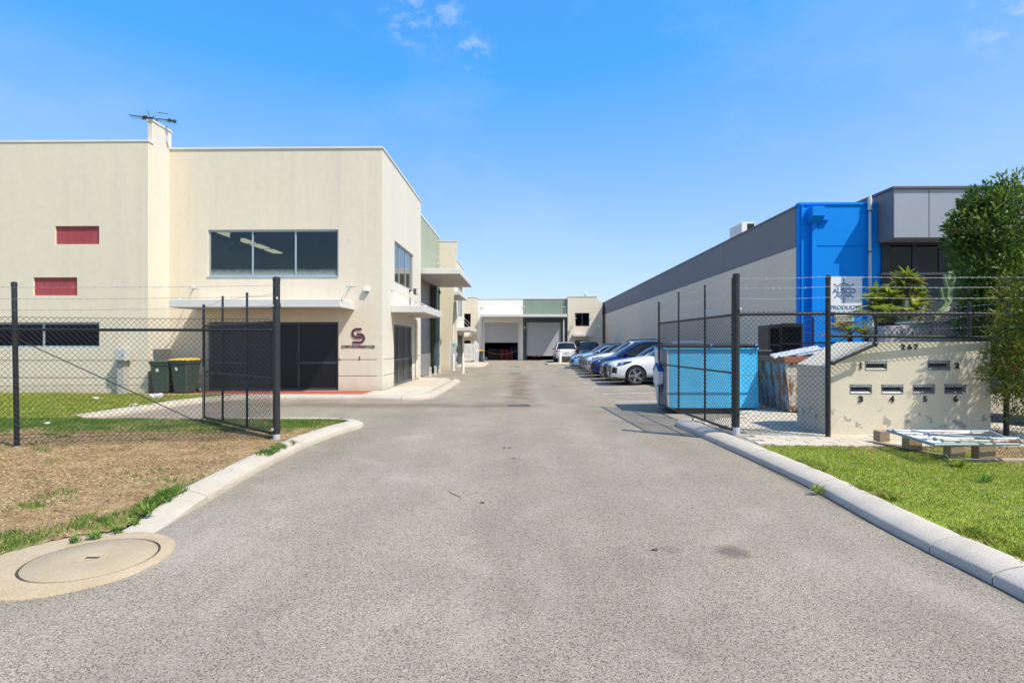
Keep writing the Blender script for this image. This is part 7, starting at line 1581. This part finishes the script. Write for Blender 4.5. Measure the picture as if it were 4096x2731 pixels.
# =================================================================== PLANTS
def leaf_mat(name, stops, trans=.3, rough=.45): 
    m = blade_mat(name, stops, trans); m.node_tree.nodes['Principled BSDF'].inputs['Roughness'].default_value = rough; return m
def leaves(name, centres, n, L_, W_, parent, m, seed, up=.35, spread=.9):
    r = np.random.RandomState(seed); C = np.array([c[:3] for c in centres]); R = np.array([c[3] for c in centres]); pr = R**2; pr = pr/pr.sum()
    k = r.choice(len(C), n, p=pr); d = r.normal(size=(n, 3)); d /= np.linalg.norm(d, axis=1)[:, None]; rad = R[k]*(r.rand(n)**.45)
    P_ = C[k]+d*rad[:, None]*np.array([1, 1, .85])
    ax = d*.7+r.normal(size=(n, 3))*.5*spread; ax[:, 2] += up; ax /= np.linalg.norm(ax, axis=1)[:, None]
    sd = np.cross(ax, r.normal(size=(n, 3))); sd /= np.linalg.norm(sd, axis=1)[:, None]; nn = np.cross(ax, sd)
    l = L_*r.uniform(.6, 1.3, n)[:, None]; w = W_*r.uniform(.7, 1.3, n)[:, None]
    V = np.zeros((n, 4, 3)); V[:, 0] = P_; V[:, 1] = P_+ax*l*.5+sd*w*.5+nn*w*.15; V[:, 2] = P_+ax*l; V[:, 3] = P_+ax*l*.5-sd*w*.5+nn*w*.15
    off = np.array(ORG[parent.name_full]); V -= off
    me = bpy.data.meshes.new(name); me.vertices.add(n*4); me.vertices.foreach_set('co', V.ravel().astype(np.float32)); i = np.arange(n)*4
    me.loops.add(n*6); me.loops.foreach_set('vertex_index', np.stack([i, i+1, i+2, i, i+2, i+3], 1).ravel().astype(np.int32)); me.polygons.add(n*2); me.polygons.foreach_set('loop_start', np.arange(n*2)*3)
    at = me.attributes.new('rnd', 'FLOAT', 'POINT'); at.data.foreach_set('value', np.repeat(.55*r.rand(n)+.45*r.rand(len(C))[k], 4).astype(np.float32))
    me.update(calc_edges=True); me.materials.append(m); o = bpy.data.objects.new(name, me); COL.objects.link(o); o.parent = parent; return o
M_LEAFD = leaf_mat('bottlebrush_leaf', [(0, (.025, .06, .014)), (.35, (.065, .135, .024)), (.7, (.15, .235, .04)), (1, (.33, .40, .075))], .35)
M_LEAFY = leaf_mat('young_bush_leaf', [(0, (.045, .085, .012)), (.4, (.11, .155, .02)), (.8, (.20, .22, .03)), (1, (.32, .27, .05))], .3)
M_BARK = mat('bark', (.13, .095, .07), .9, col2=(.07, .05, .04), vscale=8, stretch=(1, 1, .3), bump=.5, bscale=25)
M_FLOWER = mat('red_flower', (.45, .02, .02), .7)
def tree(name, lab, base, clumps, n, L_, W_, m, seed, trunk_r, flowers=0, cat='tree'):
    t_ = thing(name, lab, cat, base); b = Vector(base); top = max(c[2] for c in clumps); cx = sum(c[0] for c in clumps)/len(clumps); cy = sum(c[1] for c in clumps)/len(clumps)
    mid = Vector((b.x+(cx-b.x)*.4, b.y+(cy-b.y)*.4, b.z+(top-b.z)*.42)); mb = MB(); mb.tube([b, b.lerp(mid, .5)+Vector((.04, .03, 0)), mid, Vector((cx, cy, top*.8))], [trunk_r, trunk_r*.85, trunk_r*.65, trunk_r*.25], 10)
    tr = mb.build('trunk', M_BARK, t_, smooth=True)
    mb = MB()
    for c in clumps:
        s = b.lerp(mid, random.uniform(.5, 1.0)); e = Vector(c[:3]); k = s.lerp(e, .5)+Vector((random.uniform(-.15, .15), random.uniform(-.15, .15), .1)); mb.tube([s, k, e], [trunk_r*.4, trunk_r*.25, trunk_r*.1], 6)
    mb.build('limbs', M_BARK, tr, smooth=True)
    cr = leaves('crown', clumps, n, L_, W_, t_, m, seed)
    rr = random.Random(seed)
    for i in range(flowers):
        c = rr.choice(clumps); d = Vector((rr.uniform(-1, .3), rr.uniform(-1, .1), rr.uniform(-.2, 1))).normalized(); p = Vector(c[:3])+d*c[3]*.98; MB().tube([p, p+d*.08], .022, 7).build('flower', M_FLOWER, cr if False else t_, smooth=True)
    return t_
def clump_field(cx, cy, cz, rx, ry, rz_, n, rmin, rmax, seed, taper=0.0):
    r = random.Random(seed); out = []
    while len(out) < n:
        d = Vector((r.uniform(-1, 1), r.uniform(-1, 1), r.uniform(-1, 1)))
        if not .35 < d.length < 1: continue
        f = 1-taper*(d.z+1)/2
        out.append((cx+d.x*rx*f, cy+d.y*ry*f, cz+d.z*rz_, r.uniform(rmin, rmax)))
    return out
# big bottlebrush in front of the slate office
cl_ = clump_field(11.2, 11.9, 2.35, 1.95, 1.1, 1.75, 70, .38, .62, 11, .3)
for (px, py, y, r_) in ((3880, 870, 11.5, .35), (3830, 880, 11.5, .26), (3855, 900, 11.5, .34), (3815, 910, 11.6, .2), (3900, 840, 11.5, .36), (3825, 960, 11.6, .26), (3840, 1010, 11.6, .28), (3960, 790, 11.5, .42), (4050, 745, 11.5, .38), (3850, 960, 11.4, .34), (3890, 1050, 11.4, .4), (3920, 1150, 11.3, .42), (3940, 1230, 11.3, .4), (3990, 830, 11.3, .45), (4050, 960, 11.2, .55), (3960, 1000, 11.2, .5), (3900, 960, 11.3, .45), (3950, 900, 11.2, .5), (4020, 815, 11.2, .42), (4000, 1100, 11.1, .55), (4060, 1080, 11.1, .6), (3960, 1180, 11.1, .5), (4050, 880, 11.1, .55), (3930, 1300, 11.2, .5), (4000, 1300, 11.1, .55), (3900, 1220, 11.3, .35), (3830, 925, 11.5, .25), (3900, 1290, 11.2, .4), (3920, 800, 11.4, .35), (3905, 1080, 11.2, .45)):
    p = onY(px, py, y); cl_.append((p[0], p[1], p[2], r_*.9))
tree('bottlebrush_tree', 'tall dense bottlebrush tree with red flowers in front of the slate office', (11.1, 11.8, .0), cl_, 50000, .13, .042, M_LEAFD, 21, .13, 14)
# nearer bush at the right edge of the frame
cl_ = []
for (px, py, y, r_) in ((4030, 1130, 9.4, .16), (4000, 1180, 9.35, .17), (4070, 1180, 9.3, .2), (4020, 1260, 9.3, .2), (4080, 1300, 9.2, .22), (3990, 1330, 9.3, .17), (4040, 1380, 9.2, .22), (3975, 1420, 9.3, .19), (4060, 1460, 9.1, .24), (3985, 1500, 9.25, .22), (3940, 1490, 9.3, .12), (4040, 1540, 9.15, .24), (4000, 1580, 9.2, .17), (4080, 1600, 9.1, .2), (4060, 1660, 9.1, .14), (4120, 1250, 9.2, .25), (4130, 1400, 9.1, .28), (4130, 1550, 9.1, .28), (4110, 1150, 9.3, .2)):
    p = onY(px, py, y); cl_.append((p[0], p[1], p[2], r_))
r_ = random.Random(5)
for i in range(14): cl_.append((r_.uniform(8.6, 9.6), r_.uniform(8.7, 9.5), r_.uniform(.6, 3.1), r_.uniform(.2, .34)))
for i in range(7): cl_.append((r_.uniform(8.75, 10.3), r_.uniform(8.5, 9.3), r_.uniform(2.5, 3.5), r_.uniform(.25, .4)))
tree('young_bush', 'yellow-green young bush overhanging the fence post at the right edge', (8.9, 9.2, .1), cl_, 15000, .085, .022, M_LEAFY, 33, .05, 3, 'bush')
# small shrub foliage at the foot of the right fence
# ---- broad-leaved dracaena-like shrub
M_BROAD = leaf_mat('broad_leaf', [(0, (.10, .15, .015)), (.4, (.24, .30, .03)), (.8, (.40, .43, .055)), (1, (.58, .56, .13))], .4, .4)
M_PALM = leaf_mat('palm_leaf', [(0, (.12, .19, .02)), (.5, (.30, .36, .04)), (1, (.55, .50, .09))], .4)
M_PALMY = leaf_mat('palm_leaf_yellow', [(0, (.42, .30, .03)), (.5, (.65, .46, .05)), (1, (.75, .62, .14))], .4)
def setrnd(o, seed):
    me = o.data; r = np.random.RandomState(seed); at = me.attributes.new('rnd', 'FLOAT', 'POINT'); at.data.foreach_set('value', r.rand(len(me.vertices)).astype(np.float32)*.5+r.rand()*.5)
def strap(mb, p, d, L_, W_, droop, n=5):
    p = Vector(p); d = Vector(d).normalized(); s = d.cross(Vector((0, 0, 1)));
    if s.length < .05: s = Vector((1, 0, 0))
    s.normalize(); o = len(mb.v)
    for i in range(n+1):
        f = i/n; q = p+d*L_*f+Vector((0, 0, -droop*L_*f*f)); w = W_*math.sin(math.pi*min(.98, .12+.86*f))*.5+.002; mb.v += [q-s*w, q+Vector((0, 0, -w*.4)), q+s*w]
    for i in range(n):
        for j in (0, 1): mb.f.append((o+i*3+j, o+i*3+j+1, o+(i+1)*3+j+1, o+(i+1)*3+j)); mb.m.append(0)
YD = 14.4; rr = random.Random(8); bp_ = onY(3590, 1340, YD)
t_ = thing('broadleaf_shrub', 'bright yellow-green shrub of broad strap-leaf rosettes in front of the dark office windows', 'shrub', (bp_[0], YD, .1))
st = MB()
for i, (px, py) in enumerate(((3633, 1085), (3600, 1120), (3655, 1115), (3570, 1140), (3625, 1150), (3670, 1160), (3535, 1155), (3590, 1175), (3645, 1190), (3520, 1180), (3560, 1200), (3680, 1195), (3500, 1150), (3545, 1220), (3610, 1215), (3690, 1235), (3515, 1215), (3580, 1245), (3655, 1240), (3500, 1190), (3640, 1100), (3565, 1165), (3610, 1100), (3530, 1240), (3490, 1215), (3480, 1175), (3550, 1185), (3600, 1150), (3665, 1210), (3630, 1240), (3690, 1170), (3575, 1225))):
    p = Vector(onY(px, py+18, YD+rr.uniform(-.35, .35))); mb = MB()
    for k in range(24): a = rr.uniform(0, 6.28); e = rr.uniform(-.1, 1.7); strap(mb, p, (math.cos(a), math.sin(a), e), rr.uniform(.24, .40), rr.uniform(.065, .10), rr.uniform(.1, .5))
    o = mb.build('leaf_rosette', M_BROAD, t_, fix=False, smooth=True); setrnd(o, i)
    st.tube([(bp_[0]+rr.uniform(-.2, .2), YD, .15), (p.x*.5+bp_[0]*.5, YD, p.z*.55), (p.x, p.y, p.z-.02)], [.05, .035, .02], 6)
st.build('stem', M_BARK, t_)
# ---- palms
def palm(lab, px, py, Y, n, L_, m, seed, base_z=.1, name='palm'):
    rr = random.Random(seed); c = Vector(onY(px, py, Y)); t_ = thing(name, lab, 'palm', (c.x, Y, base_z)); MB().tube([(c.x, Y, base_z), (c.x, Y, c.z)], [.09, .06], 8).build('trunk', M_BARK, t_)
    for i in range(n):
        a = 2*math.pi*i/n+rr.uniform(-.3, .3); e = rr.uniform(.35, 1.3); l = L_*rr.uniform(.75, 1.15); d = Vector((math.cos(a), math.sin(a)*.8, e)).normalized(); mb = MB(); P_ = [c+d*l*f+Vector((0, 0, -.55*l*f*f)) for f in [q/10 for q in range(11)]]
        mb.tube(P_, [.012-.0008*q for q in range(11)], 5)
        for q in range(2, 11):
            tan = (P_[q]-P_[q-1]).normalized(); s = tan.cross(Vector((0, 0, 1)))
            if s.length < .05: s = Vector((1, 0, 0))
            s.normalize()
            for h in (0, .5):
                pp = P_[q-1].lerp(P_[q], h)
                for sg in (-1, 1): strap(mb, pp, s*sg*.8+tan*.7+Vector((0, 0, .25)), l*.30*math.sin(math.pi*(.12+.8*q/11)), .022, .35, 3)
        o = mb.build('frond', m, t_, fix=False, smooth=True); setrnd(o, seed*10+i)
palm('green feathery palm in front of the blue wall, nearest the cabinets', 3545, 1290, 14.0, 13, 1.15, M_PALM, 3); palm('yellowing small palm at the foot of the blue wall', 3400, 1330, 14.6, 10, .85, M_PALMY, 4); palm('low green palm between the cabinets and the rusty bin', 3470, 1345, 13.6, 11, .8, M_PALM, 5)
palm('upright fan of bright palm leaves beside the broad-leaved shrub', 3520, 1255, 14.2, 9, .8, M_PALM, 7)
# ---- candelabra cactus
M_CACT = mat('cactus_skin', (.20, .29, .10), .6, col2=(.34, .40, .20), vscale=9, bump=.2)
def column(mb, pts, r, n=10):
    P_ = [Vector(p) for p in pts]; D = []
    for a, b in zip(P_[:-1], P_[1:]):
        q = max(2, int((b-a).length/.06)); D += [a.lerp(b, i/q) for i in range(q)]
    D.append(P_[-1]); k = len(D); o = len(mb.v)
    for i, p in enumerate(D):
        t = (D[min(k-1, i+1)]-D[max(0, i-1)]).normalized(); a = t.cross(Vector((0, 1, .01))).normalized(); b = t.cross(a); rr_ = r*(1-.55*max(0, (i-k+4)/4)**2)*(1+.10*math.sin(i*1.3))
        for j in range(n): w = rr_*(1.0 if j % 2 else .62); mb.v.append(p+a*w*math.cos(2*math.pi*j/n)+b*w*math.sin(2*math.pi*j/n))
    for i in range(k-1):
        for j in range(n): mb.f.append((o+i*n+j, o+i*n+(j+1) % n, o+(i+1)*n+(j+1) % n, o+(i+1)*n+j)); mb.m.append(0)
    mb.f.append(tuple(o+(k-1)*n+j for j in range(n))); mb.m.append(0)
YK = 14.0; P3 = lambda px, py: onY(px, py, YK)
t_ = thing('cactus', 'pale green candelabra cactus rising against the dark office wall', 'cactus', (P3(3760, 1300)[0], YK, .1))
for i, pth in enumerate((((3740, 1500), (3745, 1270), (3770, 1235), (3795, 1200), (3800, 1150), (3800, 1085)), ((3797, 1150), (3785, 1120), (3782, 1098)), ((3799, 1140), (3812, 1115), (3814, 1085)), ((3790, 1215), (3775, 1185), (3768, 1152)), ((3760, 1245), (3785, 1240), (3796, 1225)))):
    mb = MB(); column(mb, [P3(*p) for p in pth], .085 if i == 0 else .07); mb.build('arm', M_CACT, t_, smooth=True)
t_ = thing('cactus', 'short dark columnar cactus clump beside the low palm fronds', 'cactus', (P3(3615, 1300)[0], YK-.3, .1)); M_CACT2 = mat('cactus_skin_grey', (.13, .16, .09), .7, col2=(.2, .21, .14), vscale=9)
for pth in (((3600, 1500), (3610, 1290), (3585, 1250), (3570, 1225)), ((3612, 1290), (3625, 1240), (3627, 1200)), ((3640, 1300), (3680, 1260), (3698, 1222))): mb = MB(); column(mb, [onY(*p, YK-.3) for p in pth], .08); mb.build('arm', M_CACT2, t_, smooth=True)
# ---- weeds
def weed(lab, px, py, z, h, n, seed, m, w=.014):
    rr = random.Random(seed); c = Vector(onZ(px, py, z)); mb = MB()
    for i in range(n): a = rr.uniform(0, 6.28); strap(mb, c+Vector((rr.uniform(-.03, .03), rr.uniform(-.03, .03), 0)), (math.cos(a)*.6, math.sin(a)*.6, 1.0), h*rr.uniform(.6, 1.1), w, rr.uniform(.2, .7), 4)
    o = mb.build('weed_tuft', m, None, fix=False, smooth=True, origin=(c.x, c.y, z)); setrnd(o, seed); return tag(o, lab, 'weed')
weed('green weed growing out of the right kerb joint', 3272, 1968, .03, .17, 22, 1, M_GRASS, .014); weed('tall green weed tuft in front of the broken pallet', 3830, 1868, .11, .24, 34, 2, M_GRASS, .02); weed('thin pale grass tuft on the lawn at the right edge', 3940, 1930, .11, .25, 22, 3, M_GRASS2, .010); weed('dry brown stalks behind the scrap frame on the pallet', 3700, 1728, .14, .3, 10, 4, M_STRAW, .008)
weed('long green grass tuft at the bend of the left kerb', 660, 1990, .10, .22, 26, 6, M_GRASS2, .010); weed('low green weed by the left gate post', 1085, 1752, .10, .12, 16, 7, M_GRASS2, .012); weed('ragged green tuft at the left kerb beside the slab', 590, 2055, .08, .18, 30, 8, M_GRASS2, .010)
for i, (px, py, s) in enumerate(((380, 2150, 30), (470, 2125, 30), (540, 2095, 24), (300, 2165, 22))): weed(('first', 'second', 'third', 'fourth')[i]+' clump of green grass along the back edge of the manhole slab, counted from the %s' % 'left' if False else ['green grass clump behind the manhole slab, left of centre', 'green grass clump behind the manhole slab, directly behind its lid', 'green grass clump where the manhole slab meets the kerb end', 'green grass clump at the far left of the manhole slab'][i], px, py, .03, .11, s, 20+i, M_GRASS2, .010)
print('OBJECTS', len(bpy.data.objects), 'TRIS', sum(len(o.data.polygons) for o in bpy.data.objects if o.type == 'MESH'))
